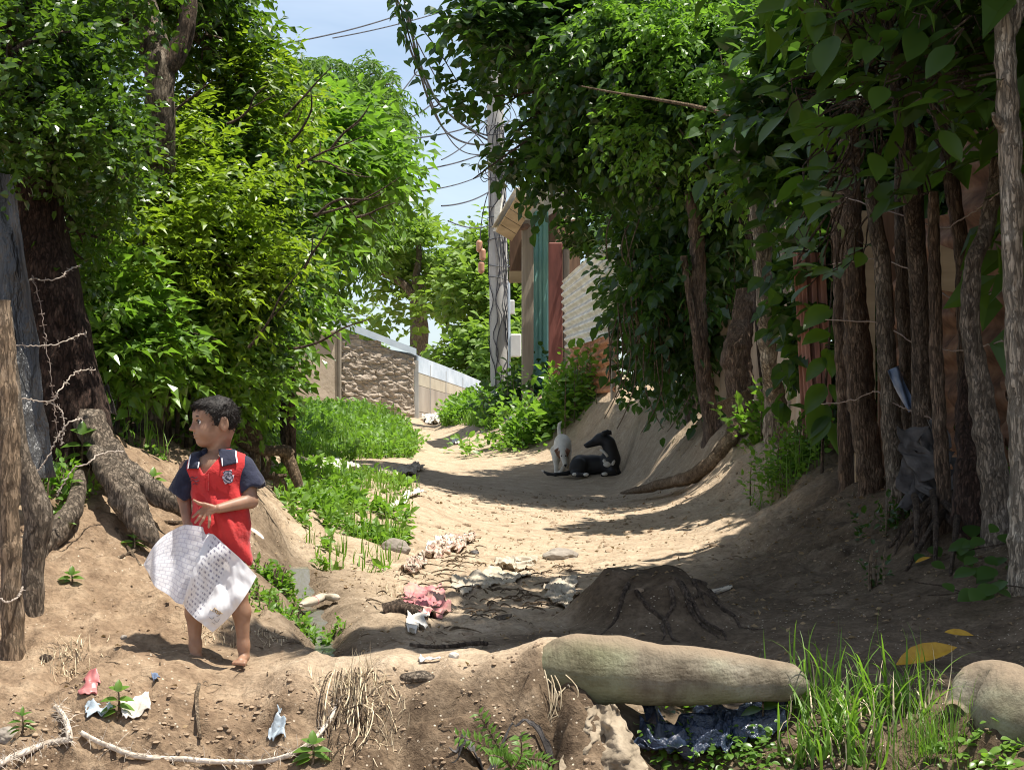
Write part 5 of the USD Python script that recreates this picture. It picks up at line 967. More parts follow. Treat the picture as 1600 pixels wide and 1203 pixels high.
for (u0, u1, v1) in ((870, 871, 735.5), (887, 888.5, 736)): f.chain([d_(u0, 700, .50), d_(u0 + .5, 714, .42), d_(u1, 726, .58), d_(u1, v1 - 1, .54), d_(u1, v1, .50)], [.065, .042, .022, .02, .023], .02)
f.chain([d_(876, 674, .6), d_(875, 664, .66), d_(876, 657, .66), d_(879.5, 653, .64)], [.024, .019, .015, .008], .012)
part(wdg, 'body', f.mesh(3), 'fur_white', True)
for su in (-1, 1):
    c = d_(878 + su * 6.5, 700, -.17); e = f = Field(c - .14, c + .14, .006)
    e.chain([c, d_(878 + su * 9.5, 702, -.17), d_(878 + su * 7.5, 709, -.22)], [.026, .024, .008], .01); e.cut(lambda p: np.abs(p[..., 1] - c[1] + .02 + .55 * (c[2] - p[..., 2])) - .017)
    part(wdg, 'ear', e.mesh(2), 'fur_brown', True)
    part(wdg, 'cheek_patch', trimesh.creation.icosphere(3, 1).apply_transform(trimesh.transformations.translation_matrix(d_(878.5 + su * 4.3, 706, -.205)) @ np.diag([.026, .03, .05, 1])), 'fur_brown', True)
    part(wdg, 'eye', trimesh.creation.icosphere(2, .008).apply_transform(trimesh.transformations.translation_matrix(d_(879.5 + su * 3.2, 709, -.255))), 'nose_black', True)
part(wdg, 'nose', trimesh.creation.icosphere(2, .016).apply_transform(trimesh.transformations.translation_matrix(d_(882.3, 723.5, -.285))), 'nose_black', True)
dz2 = dset(925, 744)
def e_(u, v, dy=0.0): return P(u, v, DY - .25) + [0, dy, ground(P(925, 744, DY - .25)[0], DY - .25)[0] - P(925, 744, DY - .25)[2]]
bdg = thing('dog', 'black dog with white chest lying on the path, head turned left', 'dog', e_(925, 744))
f = Field(e_(840, 752, -.35), e_(975, 662, .4), .008)
f.ell(e_(906, 728, .02), (.105, .13, .115), None, .04).ell(e_(926, 728, .06), (.2, .12, .115), None, .05).ell(e_(953, 726, .02), (.10, .11, .135), None, .05)
f.cap(e_(957, 718, .02), e_(951, 694, .0), .092, .078, .05).ell(e_(940, 687, -.0), (.09, .068, .07), roty(-.15), .04).cap(e_(930, 692, -.01), e_(917, 697.5, -.05), .050, .031, .03)
f.ell(e_(902, 731, -.09), (.095, .05, .10), roty(.3), .03)
f.chain([e_(905, 738, -.10), e_(896, 741, -.12), e_(903, 743, -.17)], [.04, .03, .025], .02).cap(e_(900, 743, -.14), e_(917, 743, -.2), .026, .024, .02)
f.chain([e_(955, 735, -.05), e_(958, 741, -.10), e_(941, 743, -.17)], [.05, .035, .026], .02).chain([e_(962, 735, .04), e_(965, 741, -.02), e_(953, 744, -.13)], [.05, .035, .024], .02)
f.chain([e_(897, 737, .05), e_(886, 741, .0), e_(868, 743, -.05), e_(856, 742, -.05), e_(849, 738, -.04)], [.035, .024, .02, .017, .012], .015)
part(bdg, 'body', f.mesh(3), 'fur_black', True)
for (u, v, dy, tip) in ((943, 679, -.05, (949, 676)), (947, 681, .05, (953, 677))):
    c = e_(u, v, dy); e = Field(c - .12, c + .12, .006); e.chain([c, e_(tip[0], tip[1], dy + .01), e_(tip[0] + 2.5, tip[1] + 3.5, dy - .005)], [.03, .022, .007], .01); part(bdg, 'ear', e.mesh(2), 'fur_black', True)
def ellm(c, r, R=None):
    m = trimesh.creation.icosphere(3, 1); v = np.array(m.vertices) * r
    if R is not None: v = v @ np.asarray(R).T
    return v + c, np.array(m.faces)
part(bdg, 'chest_patch', cat(ellm(e_(949, 727, -.075), (.05, .022, .035)), ellm(e_(957, 725, -.075), (.022, .02, .042), roty(.5)), ellm(e_(944, 722, -.072), (.02, .02, .025), roty(-.5))), 'fur_white', True, label='white chest patch')
part(bdg, 'neck_stripe', tube([e_(937, 704, -.055), e_(943, 708, -.072), e_(949, 715, -.072)], [.010, .016, .014], 8, 14), 'fur_white', True, label='white stripe on the neck')
for c in (e_(943.5, 742, -.185), e_(915, 743, -.205), e_(898, 742.5, -.16)): part(bdg, 'paw', ellm(c, (.034, .024, .02)), 'fur_white', True, label='white paw')
part(bdg, 'tail_tip', tube([e_(850.5, 739, -.04), e_(846, 736, -.04)], [.014, .006], 8, 6), 'fur_white', True, label='white tail tip')
part(bdg, 'nose', ellm(e_(914, 697, -.055), (.018, .016, .014)), 'nose_black', True)
# ------------------------------------------------------------------ grass, weeds, seedlings
def blades(pts, L, w, rng, segs=5, bend=.7, lean=.35):
    """curved grass blades rooted at pts"""
    n = len(pts); L = np.broadcast_to(L, n) * rng.uniform(.55, 1.15, n)
    az = rng.uniform(0, 2 * np.pi, n); h = np.stack([np.cos(az), np.sin(az), 0 * az], 1); a0 = rng.normal(0, lean, n)
    t = np.linspace(0, 1, segs + 1); ang = a0[:, None] + (bend * rng.uniform(.3, 1.6, n))[:, None] * t[None] ** 1.3
    st = (L / segs)[:, None, None] * (np.sin(ang)[..., None] * h[:, None] + np.cos(ang)[..., None] * np.array([0, 0, 1.0]))
    c = pts[:, None] + np.cumsum(np.concatenate([np.zeros((n, 1, 3)), st[:, :-1]], 1), 1)
    side = np.stack([-np.sin(az), np.cos(az), 0 * az], 1)[:, None] * (w * (1 - t ** 2 * .95))[None, :, None] * rng.uniform(.7, 1.2, (n, 1, 1))
    V = np.stack([c - side, c + side], 2).reshape(-1, 3); k = np.arange(segs) * 2
    F = np.vstack([np.stack([k, k + 1, k + 3], 1), np.stack([k, k + 3, k + 2], 1)])
    return V, (F[None] + (np.arange(n) * 2 * (segs + 1))[:, None, None]).reshape(-1, 3)
def inpoly(poly, q):
    x, y = q[:, 0], q[:, 1]; c = np.zeros(len(q), bool); j = len(poly) - 1
    for i in range(len(poly)):
        (xi, yi), (xj, yj) = poly[i], poly[j]; k = ((yi > y) != (yj > y)) & (x < (xj - xi) * (y - yi) / ((yj - yi) or 1e-9) + xi); c ^= k; j = i
    return c
def scatter(poly, n, rng, clump=0.0, cs=3.0, seed=0):
    """n ground points inside a plan polygon (x, y)"""
    poly = np.asarray(poly, float); lo, hi = poly.min(0), poly.max(0); out = np.zeros((0, 2))
    for _ in range(40):
        q = rng.uniform(lo, hi, (n * 2, 2)); q = q[inpoly(poly, q)]
        if clump: q = q[meshkit.fbm(np.column_stack([q * cs, 0 * q[:, 0]]), 3, seed) > clump]
        out = np.vstack([out, q])
        if len(out) >= n: break
    out = out[:n]
    return np.column_stack([out, ground(out[:, 0], out[:, 1])])
def plan(*uvY): return [P(u, v, Y)[:2] for u, v, Y in uvY]
def weeds(pts, size, per, rng, height, shape):
    d = unit(np.column_stack([rng.normal(0, .45, (len(pts), 2)), np.ones(len(pts))]))
    return twigs(pts, d, height * rng.uniform(.5, 1.2, len(pts)), per, size, shape, rng, .05, 1.0, .05, .4, .5)
rng = np.random.default_rng(200); LW = leaf_shape(.30, .1, .15)
G1 = plan((360, 700, 19.5), (420, 725, 20.5), (520, 722, 22), (645, 712, 24.5), (655, 690, 27), (630, 660, 31), (560, 650, 33.2), (470, 650, 32.5), (380, 660, 27))
g = scatter(G1, 5200, rng, .36, 1.2, 1); g2 = scatter(G1, 1500, rng, .42, 1.0, 2)
solo('grass_patch', cat(blades(g, .26, .009, rng, 3), weeds(g2, .085, 7, rng, .26, LW)), 'grass', 'bright green patch of grass and low weeds below the adobe wall', 'grass', False, kind='stuff')
G2 = plan((690, 658, 31.5), (790, 672, 28.5), (800, 620, 30.5), (770, 606, 34), (700, 640, 33.5))
g = scatter(G2, 1500, rng, .35, 1.5, 3); g2 = scatter(G2, 600, rng, .4, 1.5, 4)
solo('grass_verge', cat(blades(g, .24, .010, rng, 3), weeds(g2, .09, 7, rng, .28, LW)), 'grass', 'grassy verge at the foot of the utility pole', 'grass', False, kind='stuff')
G3 = plan((425, 775, 13.2), (440, 810, 12), (480, 870, 11.2), (560, 885, 10.9), (625, 870, 11.2), (640, 800, 13.5), (660, 760, 15.3), (600, 735, 17.5), (500, 745, 16.5), (450, 755, 14.8))
g = scatter(G3, 900, rng, .55, 2.4, 5); g2 = scatter(G3, 520, rng, .57, 2.4, 6)
solo('weed_patch', cat(blades(g, .14, .005, rng, 3), weeds(g2, .06, 6, rng, .10, LW)), 'grass', 'patch of leafy weeds beside the stream right of the boy', 'weeds', False, kind='stuff')
def plant(name, label, catg, pts, size, per, height, mat_='grass', shape=LW, seed=0, L2=None):
    r_ = np.random.default_rng(300 + seed); base = pts[0]
    t = thing(name, label, catg, base); part(t, 'foliage', cat(weeds(pts, size, per, r_, height, shape), *([blades(pts, L2, .004, r_, 4)] if L2 else [])), mat_, False, kind='stuff')
    part(t, 'stems', cat(*[tube([p, p + [0, 0, height * .5], p + [.01, 0, height * .9]], [.006, .005, .002], 5, 5) for p in pts[:12]]), 'root_tan', kind='stuff'); return t
def around(u, v, Y, n, r, seed=0):
    r_ = np.random.default_rng(seed); c = P(u, v, Y); q = c[:2] + r_.normal(0, r, (n, 2)); return np.column_stack([q, ground(q[:, 0], q[:, 1])])
plant('verge_shrub', 'sunlit bushy weed growing below the rusty sheet by the shack', 'shrub', around(860, 665, 26.5, 130, .38, 1), .13, 9, .62, 'leaf_bright', seed=1)
plant('verge_shrub', 'taller lime-topped shrub in front of the red post', 'shrub', around(893, 650, 25.8, 70, .24, 2), .13, 9, .85, 'leaf_bright', seed=2)
plant('verge_shrub', 'low yellow-green weeds at the turn of the path by the blue litter', 'weeds', around(830, 682, 26.2, 90, .4, 3), .09, 8, .3, 'grass', seed=3)
plant('verge_shrub', 'shaded shrub at the foot of the grey shack post', 'shrub', around(812, 625, 29.5, 90, .28, 4), .12, 9, .6, 'leaf_hedge', seed=4)
plant('bank_shrub', 'small dark leafy plant at the root of the gnarled stump', 'plant', around(1205, 640, 16.4, 60, .13, 5), .10, 8, .42, 'leaf_bright', seed=5)
plant('bank_weed', 'tuft of fine green weeds at the foot of the red gate', 'weeds', around(1240, 730, 14.0, 130, .12, 6), .05, 8, .34, 'grass', seed=6, L2=.3)
plant('stream_weed', 'dark clump of weeds at the stream edge right of the boy leg', 'weeds', around(440, 915, 9.4, 60, .06, 7), .035, 7, .09, 'leaf_bright', seed=7)
plant('stream_weed', 'strip of small green weeds along the stream below the red sock', 'weeds', around(452, 965, 8.8, 60, .1, 8), .035, 6, .07, 'grass', seed=8, L2=.08)
plant('bank_tuft', 'grass tuft hanging over the bank behind the boy left shoulder', 'grass', around(238, 690, 10.3, 14, .08, 9), .04, 4, .08, 'grass', seed=9, L2=.3)
plant('bank_tuft', 'small weeds growing under the barbed wire at the tree foot', 'weeds', around(105, 740, 8.85, 40, .09, 10), .045, 6, .13, 'grass', seed=10, L2=.12)
plant('bank_weed', 'dark weeds at the foot of the flaky posts on the right', 'weeds', around(1405, 775, 10.7, 40, .12, 11), .05, 6, .2, 'leaf_hedge', seed=11)
plant('bank_weed', 'thin dark sprig standing on the right bank in the shade', 'weeds', around(1362, 905, 9.3, 6, .03, 12), .04, 6, .2, 'leaf_hedge', seed=12)
def sapling(label, u, v, Y, H_, leaves, mat_='leaf_bright', size=.1, name='seedling', w=.28):
    b = hit(u, v, Y - 1.2, Y + 1.5); t = thing(name, label, 'seedling', b)
    top = b + np.array([.01, 0, H_]); part(t, 'stem', tube([b - [0, 0, .02], (b + top) / 2 + [.008, 0, 0], top], [.005, .004, .003], 6, 10), 'root_tan')
    for k, (f_, az, el, s) in enumerate(leaves):
        q = b + (top - b) * f_; d = np.array([math.cos(az) * math.cos(el), math.sin(az) * math.cos(el) * .6, math.sin(el)])
        part(t, 'leaf', leaves_at([q], [d], np.array([[.1, -.45, 1.0]]), size * s, leaf_shape(w, .08, .25, True)), mat_, True)
    return t
L8 = [(1, 2.6, .5, .8), (1, .4, .55, .8), (.95, 1.6, 1.2, .9), (.7, 3.3, .1, 1.1), (.7, -.1, .15, 1.1), (.45, 3.0, -.15, 1.2), (.5, .3, -.1, 1.2), (.3, 3.6, -.2, .9)]
sapling('young seedling with broad green leaves under the barbed wire', 124, 738, 8.8, .17, L8, size=.085)
sapling('small seedling with three pale leaves among the tree roots', 236, 765, 8.9, .06, L8[:5], size=.06)
sapling('tiny weed rosette in the crack of the left bank slope', 206, 860, 8.6, .05, L8, size=.06, w=.14)
sapling('lone seedling low on the bare left slope', 108, 915, 8.1, .04, L8[:6], size=.05)
sapling('seedling sprouting between the grey plastic scraps at lower left', 180, 1125, 7.0, .1, L8, size=.055)
sapling('small weed at the left edge of the lower bank', 30, 1150, 6.95, .07, L8, size=.045, w=.18)
sapling('bright seedling beside the frayed white rope', 484, 1195, 6.8, .07, L8, size=.06)
sapling('bright heart-leaved seedling in front of the sand sack', 1187, 1150, 6.98, .16, [(1, 1.8, 1.2, 1.15), (.8, 2.9, .3, .7), (.85, .2, .35, .9), (.6, 3.2, -.1, 1.0), (.6, .3, .4, 1.0), (.3, .2, .1, .7)], size=.075, w=.36)
sapling('dark seedling at the right edge with upright leaves', 1576, 590, 9.2, .1, L8[:5], size=.12, name='sprig')
sapling('bright sprig on the bent grey trunk', 1560, 640, 9.0, .05, [(1, 3.0, .2, .9), (1, .5, .9, 1.0), (1, .1, .5, .8)], size=.1, name='sprig')
# fern-like sprout
b = hit(800, 1202, 6, 7.4); t = thing('fern_sprout', 'sunlit fern-like sprout at the bottom edge below the dirt ridge', 'plant', b)
rng = np.random.default_rng(33)
for pts in (((800, 1200), (775, 1160), (748, 1115)), ((800, 1200), (760, 1165), (716, 1150)), ((805, 1200), (835, 1185), (862, 1195)), ((798, 1200), (780, 1182), (765, 1180)), ((800, 1202), (815, 1175), (812, 1150))):
    c = [P(u, v, 6.85 - .05 * i) for i, (u, v) in enumerate(pts)]; cc = spline(c, 12); part(t, 'stalk', tube(cc, [.0025] * 11 + [.001], 5, 12), 'root_tan')
    d = unit(np.gradient(cc, axis=0)); s_ = np.where(np.arange(12) % 2, 1., -1.)[:, None] * unit(np.cross(d, [0, -1, .4]))
    part(t, 'leaflets', leaves_at(np.vstack([cc, cc[2:] - d[2:] * .004]), np.vstack([d * .5 + s_, d[2:] * .5 - s_[2:]]), np.tile([[.1, -.6, .8]], (22, 1)) + rng.normal(0, .2, (22, 3)), rng.uniform(.03, .045, 22), leaf_shape(.2, .1, .1)), 'grass', False)
# big grass clump lower right
rng = np.random.default_rng(44)
t = thing('grass_clump', 'tall clump of long arching grass blades beside the sand sack', 'grass', hit(1310, 1140, 6.5, 7.6))
c = [hit(1270, 1185, 6.3, 7.4), hit(1310, 1150, 6.4, 7.6), hit(1370, 1120, 6.5, 7.7), hit(1250, 1110, 6.8, 7.8), hit(1420, 1110, 6.6, 7.7), hit(1340, 1190, 6.3, 7.4)]
pt = np.vstack([q + np.column_stack([rng.normal(0, .05, (70, 2)), np.zeros(70)]) for q in c]); pt[:, 2] = ground(pt[:, 0], pt[:, 1])
part(t, 'blades', blades(pt[::2], .33, .0055, rng, 8, 1.7, .55), 'grass', False, kind='stuff')
part(t, 'dry_blades', blades(pt[::6] + [.02, -.02, 0], .22, .003, rng, 6, 1.9, .6), 'dry_straw', False, kind='stuff')
pt = around(1460, 1095, 7.0, 200, .07, 45); solo('fine_grass', blades(pt, .17, .0018, rng, 5, .8, .3), 'grass', 'soft fine grass tuft between tall clump and round rock', 'grass', False, kind='stuff')
# small creeping leaves under the sack, right corner creeper
rng = np.random.default_rng(46)
def leafmat_cover(name, label, uvY, n, size, mat_, up=.05, w=.36, spread=.05):
    c = np.array([hit(u, v, Y - .7, Y + .7) for u, v, Y in uvY]); q = c[rng.integers(0, len(c), n)] + np.column_stack([rng.normal(0, spread, (n, 2)), np.zeros(n)])
    q[:, 2] = ground(q[:, 0], q[:, 1]) + rng.uniform(.01, up, n)
    d = np.column_stack([rng.normal(0, 1, (n, 2)), rng.normal(-.05, .25, n)])
    return solo(name, leaves_at(q, d, np.array([0, -.35, 1.0]) + rng.normal(0, .3, (n, 3)), size * rng.uniform(.6, 1.2, n), leaf_shape(w, .1, .2, True)), mat_, label, 'weeds', True, kind='stuff')
leafmat_cover('creeping_weed', 'mat of small round leaves below the blue plastic at the bottom', [(1080, 1180, 6.9), (1130, 1195, 6.9), (1180, 1180, 6.9), (1040, 1195, 6.9), (1200, 1200, 6.9), (1100, 1200, 6.85)], 420, .03, 'leaf_bright', .09)
leafmat_cover('creeping_weed', 'fringe of small leaves hanging under the sand sack', [(1020, 1110, 7.08), (1060, 1105, 7.08), (1090, 1112, 7.08)], 120, .028, 'leaf_bright', .08, spread=.03)
leafmat_cover('creeping_weed', 'little weeds at the bottom right corner in front of the rock', [(1520, 1185, 6.8), (1560, 1200, 6.75), (1500, 1198, 6.8), (1590, 1175, 6.8)], 130, .04, 'leaf_bright', .06)
t = thing('heart_leaf_vine', 'creeping vine with heart-shaped leaves on the shaded right bank', 'vine', hit(1520, 900, 7.5, 10))
for k in range(34):
    u, v = rng.uniform(1440, 1610), rng.uniform(850, 965)
    if v > 965 - (u - 1430) * .0 and u < 1480: v = rng.uniform(900, 950)
    q = hit(u, v, 7, 10.5) + [0, -.02, rng.uniform(.03, .12)]
    part(t, 'leaf', leaves_at([q], [[rng.normal(-.3, .8), -.6, -.25]], np.array([[rng.normal(0, .3), -.5, 1.0]]), rng.uniform(.06, .115), leaf_shape(.42, .06, .2, True)), 'leaf_large', True)
part(t, 'runners', cat(*[tube([hit(u, v, 7, 10.5) + [0, 0, .03], hit(u + 40, v + rng.uniform(-20, 20), 7, 10.5) + [0, -.02, .06], hit(u + 90, v + rng.uniform(-30, 30), 7, 10.5) + [0, 0, .04]], .003, 5, 12) for u, v in ((1430, 920), (1450, 940), (1500, 900), (1490, 870), (1520, 950))]), 'bark_dark', kind='stuff')

# ------------------------------------------------------------------ sacks, stones, rags, roots on the ground
M['sack'] = usdkit.material(stage, '/World/Looks/sack', {
    'g': ('geometry', {}), 'w1': ('wave_texture', {'scale': 110.0, 'bands_direction': 'x', 'distortion': .5, 'detail_scale': 2.0}), 'w2': ('wave_texture', {'scale': 110.0, 'bands_direction': 'z', 'distortion': .5, 'detail_scale': 2.0}),
    'mu': ('math', {'math_type': 'multiply'}), 'n': ('noise_texture', {'scale': 6.0, 'detail': 6.0, 'roughness': .65}), 'n2': ('noise_texture', {'scale': 3.0, 'detail': 4.0}),
    'r': ('rgb_ramp', {'ramp': [(.32, (.075, .058, .038)), (.5, (.175, .148, .105)), (.68, (.29, .26, .20))]}), 'r2': ('rgb_ramp', {'ramp': [(.46, (0, 0, 0)), (.66, (.5, .5, .5))]}),
    'sn': ('separate_xyz', {}), 'du': ('map_range', {'from_min': .55, 'from_max': .95, 'to_max': 2.0, 'clamp': True}), 'du2': ('math', {'math_type': 'multiply', 'use_clamp': True}), 'dm': ('mix_color', {'b': (.22, .165, .11)}), 'al': ('mix_color', {'b': (.12, .15, .05)}), 'dk': ('mix_color', {'blend_type': 'multiply', 'fac': .35, 'b': (.5, .48, .44)}), 'n5': ('noise_texture', {'scale': 16.0, 'detail': 5.0, 'roughness': .6}), 'bp2': ('bump', {'strength': .8, 'distance': .03}), 'bp': ('bump', {'strength': .5, 'distance': .005}), 'p': ('principled_bsdf', {'roughness': .75, 'specular_ior_level': .25})},
    [('g.position', 'w1.vector'), ('g.position', 'w2.vector'), ('w1.fac', 'mu.value1'), ('w2.fac', 'mu.value2'), ('g.position', 'n.vector'), ('g.position', 'n2.vector'), ('n.fac', 'r.fac'), ('n2.fac', 'r2.fac'), ('r.color', 'al.a'), ('r2.color', 'al.fac'), ('g.normal', 'sn.vector'), ('sn.z', 'du.value'), ('n.fac', 'du2.value1'), ('du.result', 'du2.value2'), ('al.result', 'dm.a'), ('du2.value', 'dm.fac'),
     ('dm.result', 'p.base_color'), ('mu.value', 'bp.height'), ('g.position', 'n5.vector'), ('n5.fac', 'bp2.height'), ('bp2.normal', 'bp.normal'), ('bp.normal', 'p.normal')], surface='p.BSDF')
mat('cloth_beige', (0.26, 0.21, 0.15), (0.50, 0.44, 0.35), 12, 0.9, 0.6, 60, 0.006)
mat('cloth_tan', (0.13, 0.10, 0.068), (0.32, 0.26, 0.185), 12, 0.9, 0.7, 50, 0.008)
mat('cloth_white', (0.40, 0.36, 0.30), (0.66, 0.62, 0.56), 12, 0.9, 0.5, 60, 0.006)
mat('cloth_pink', (0.30, 0.07, 0.10), (0.46, 0.20, 0.19), 10, 0.9, 0.5, 60, 0.006, c3=(0.42, 0.31, 0.22))
mat('cloth_brownstripe', (0.24, 0.13, 0.10), (0.50, 0.43, 0.34), 16, 0.9, 0.6, 60, 0.006, (1, 3.5, 1), contrast=(.4, .6))
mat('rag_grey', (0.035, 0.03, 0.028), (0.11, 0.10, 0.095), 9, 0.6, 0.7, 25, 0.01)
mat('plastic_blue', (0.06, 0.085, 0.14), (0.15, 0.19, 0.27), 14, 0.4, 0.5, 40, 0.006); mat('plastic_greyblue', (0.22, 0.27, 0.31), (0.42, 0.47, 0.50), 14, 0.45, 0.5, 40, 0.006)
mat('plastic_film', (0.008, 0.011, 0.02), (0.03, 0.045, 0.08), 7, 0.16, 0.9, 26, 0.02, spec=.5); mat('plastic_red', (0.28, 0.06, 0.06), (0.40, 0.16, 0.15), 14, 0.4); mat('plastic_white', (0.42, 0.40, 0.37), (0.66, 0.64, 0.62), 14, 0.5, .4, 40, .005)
mat('leaf_yellow_dead', (0.26, 0.14, 0.012), (0.46, 0.28, 0.025), 14, 0.6, 0.4, 50, 0.004); mat('stone', (0.17, 0.145, 0.12), (0.32, 0.28, 0.235), 9, 0.9, 0.7, 40, 0.008)
M['water'] = usdkit.material(stage, '/World/Looks/water', {'g': ('geometry', {}), 'n': ('noise_texture', {'scale': 24.0, 'detail': 3.0}), 'b': ('bump', {'strength': .35, 'distance': .02}), 'p': ('principled_bsdf', {'base_color': (.13, .125, .11), 'roughness': .06, 'specular_ior_level': .6})},
    [('g.position', 'n.vector'), ('n.fac', 'b.height'), ('b.normal', 'p.normal')], surface='p.BSDF')
# water of the little stream
sv = spline(np.column_stack([STREAM, np.zeros(len(STREAM))]), 50)[4:, :2]; dr_ = unit(np.gradient(sv, axis=0)); nr_ = np.column_stack([-dr_[:, 1], dr_[:, 0]])
wd_ = .085 + .05 * (meshkit.noise(np.column_stack([sv * 3, 0 * sv[:, 0]]), 2) - .5)
zz = np.minimum.accumulate(ground(sv[:, 0], sv[:, 1]) + .018)
wv = np.stack([np.column_stack([sv + nr_ * (wd_ * k)[:, None], zz]) for k in (-1, -.5, 0, .5, 1)], 1)
solo('stream_water', (wv.reshape(-1, 3), grid_faces(len(sv), 5)), 'water', smooth=True, kind='structure')
# the long sand sack across the foreground
def lumpy(pts, rr, sides, n, amp, freq, seed, flat=1.0):
    v, f = tube(pts, rr, sides, n, 0, flat=flat); m = trimesh.Trimesh(v, f, process=False); d = m.vertex_normals * (amp * (meshkit.fbm(v * freq, 4, seed)[:, None] - .5))
    return v + d, f
sk = thing('sand_sack', 'long grey-green woven sand sack lying like a log across the foreground', 'sack', hit(1000, 1100, 6.6, 7.6))
part(sk, 'sack', lumpy([P(800, 1082, 7.35), P(850, 1062, 7.28), P(905, 1046, 7.22), P(960, 1046, 7.2), P(1030, 1054, 7.2), P(1110, 1056, 7.2), P(1180, 1060, 7.22), P(1232, 1066, 7.25), P(1262, 1072, 7.28)], [.05, .10, .128, .122, .108, .102, .088, .072, .02], 56, 170, .05, 3.2, 4), 'sack', True)
for k in range(10):
    r_ = np.random.default_rng(500 + k); u = r_.uniform(850, 890); p0 = P(u, r_.uniform(1045, 1085), 7.1)
    part(sk, 'loose_fibre', tube([p0, p0 + [r_.uniform(-.04, .05), -.02, -.06], p0 + [r_.uniform(-.07, .06), -.03, -.13 - r_.uniform(0, .06)]], [.0022, .002, .001], 5, 10), 'dry_straw')
rk = solo('round_sack', lumpy([hit(1500, 1130, 6.4, 7.6) + [0, .05, .02], hit(1550, 1110, 6.4, 7.6) + [0, .1, .03], P(1620, 1125, 7.0), P(1760, 1125, 7.0), P(1850, 1130, 7)], [.05, .13, .165, .17, .1], 36, 60, .05, 5, 8), 'sack', 'rounded earthen sack bulging at the lower right edge', 'sack', True)
def rag(name, label, corners, mat_, amp=.012, freq=16, seed=0, catg='rag', lift=.003, n=44, thick=.003, group=None, curl=0.0, parent=None, edge=.16):
    """a rag on the ground between four photograph pixels, crumpled and with frayed outline"""
    c = [hit(u, v, 5.6, 40)[:2] for u, v in corners]; L = max(np.linalg.norm(c[1] - c[0]), np.linalg.norm(c[3] - c[0]))
    def fn(s, t):
        s2 = s + edge * (meshkit.fbm(np.stack([t * 4, 0 * t + seed, 0 * t], -1), 3, seed) - .5) * np.abs(2 * s - 1); t2 = t + edge * (meshkit.fbm(np.stack([s * 4, 0 * t + seed + 4, 0 * t], -1), 3, seed + 1) - .5) * np.abs(2 * t - 1) ** 2
        xy = ((1 - s2) * (1 - t2))[..., None] * c[0] + (s2 * (1 - t2))[..., None] * c[1] + (s2 * t2)[..., None] * c[2] + ((1 - s2) * t2)[..., None] * c[3]
        q = np.concatenate([xy * freq, 0 * xy[..., :1] + seed], -1); r = np.abs(meshkit.fbm(q, 3, seed) - .5) * 2
        z = ground(xy[..., 0].ravel(), xy[..., 1].ravel()).reshape(s.shape) + lift + amp * (1 - r) ** 2 * 1.5 + curl * L * (np.abs(2 * t - 1) ** 3)
        xy = xy + (np.stack([meshkit.noise(q * 1.3, 7), meshkit.noise(q * 1.3, 9)], -1) - .5) * amp * 2
        return np.concatenate([xy, z[..., None]], -1)
    m = patch(fn, n, n, thick)
    return part(parent, name, m, mat_, True) if parent else solo(name, m, mat_, label, catg, True, group)
t = thing('pink_cloth', 'faded pink cloth half buried in the dirt with a white lining below it', 'cloth', hit(665, 955, 7, 11))
rag('fold', '', ((632, 922), (690, 920), (700, 948), (632, 945)), 'cloth_pink', .012, 22, 1, parent=t); rag('fold', '', ((626, 952), (672, 938), (704, 962), (655, 968)), 'cloth_pink', .03, 15, 2, parent=t); rag('lining', '', ((637, 966), (672, 962), (662, 984), (636, 992)), 'cloth_white', .02, 14, 3, parent=t)
rag('striped_rag', 'long twisted brown striped rag running up the path edge', ((625, 893), (700, 845), (752, 842), (645, 898)), 'cloth_brownstripe', .03, 18, 4)
rag('white_rag', 'white scrap of cloth at the head of the striped rag', ((664, 852), (700, 842), (706, 855), (668, 862)), 'cloth_white', .02, 20, 5)
rag('beige_rag', 'dirty beige rag spread flat across the middle of the path', ((705, 905), (780, 890), (830, 900), (715, 922)), 'cloth_beige', .014, 20, 6)
rag('beige_rag', 'small folded beige rag at the right end of the flat one', ((775, 882), (832, 878), (832, 892), (790, 895)), 'cloth_beige', .03, 16, 7)
rag('mesh_rag', 'torn whitish rag with dirt holes in front of the shaded mound', ((850, 920), (900, 905), (905, 935), (860, 945)), 'cloth_beige', .02, 22, 8)
rag('white_sheeting', 'white plastic sheeting lying along the lower edge of the weeds', ((600, 805), (650, 772), (664, 778), (606, 814)), 'cloth_white', .025, 9, 9, 'plastic', lift=.02)
rag('white_litter', 'two crumpled white bags lying behind the weeds', ((490, 735), (525, 728), (560, 742), (500, 748)), 'cloth_white', .04, 6, 10, 'plastic', lift=.03)
rag('grey_rag', 'grey rag strip lying on the bare path end of the tree shade', ((590, 742), (650, 725), (660, 735), (600, 750)), 'cloth_beige', .04, 6, 11)
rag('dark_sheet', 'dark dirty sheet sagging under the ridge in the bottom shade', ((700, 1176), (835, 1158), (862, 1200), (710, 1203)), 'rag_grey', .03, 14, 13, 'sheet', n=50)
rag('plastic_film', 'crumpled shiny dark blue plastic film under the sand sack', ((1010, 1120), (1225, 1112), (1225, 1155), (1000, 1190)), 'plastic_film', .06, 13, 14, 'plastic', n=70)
t = thing('sock', 'dirty white and red sock lying across the little stream', 'sock', hit(500, 955, 8, 10))
part(t, 'foot', lumpy([hit(470, 962, 8, 10.5) + [0, 0, .05], hit(490, 957, 8, 10.5) + [0, 0, .055], hit(506, 950, 8, 10.5) + [0, 0, .05], hit(526, 944, 8, 10.5) + [0, 0, .03]], [.012, .03, .028, .02], 14, 30, .02, 14, 3, .7), 'cloth_beige', True)
part(t, 'red_band', lumpy([hit(484, 960, 8, 10.5) + [0, -.002, .057], hit(493, 957, 8, 10.5) + [0, -.002, .057]], [.0315, .0315], 14, 12, .01, 14, 3, .7), 'plastic_red', True)
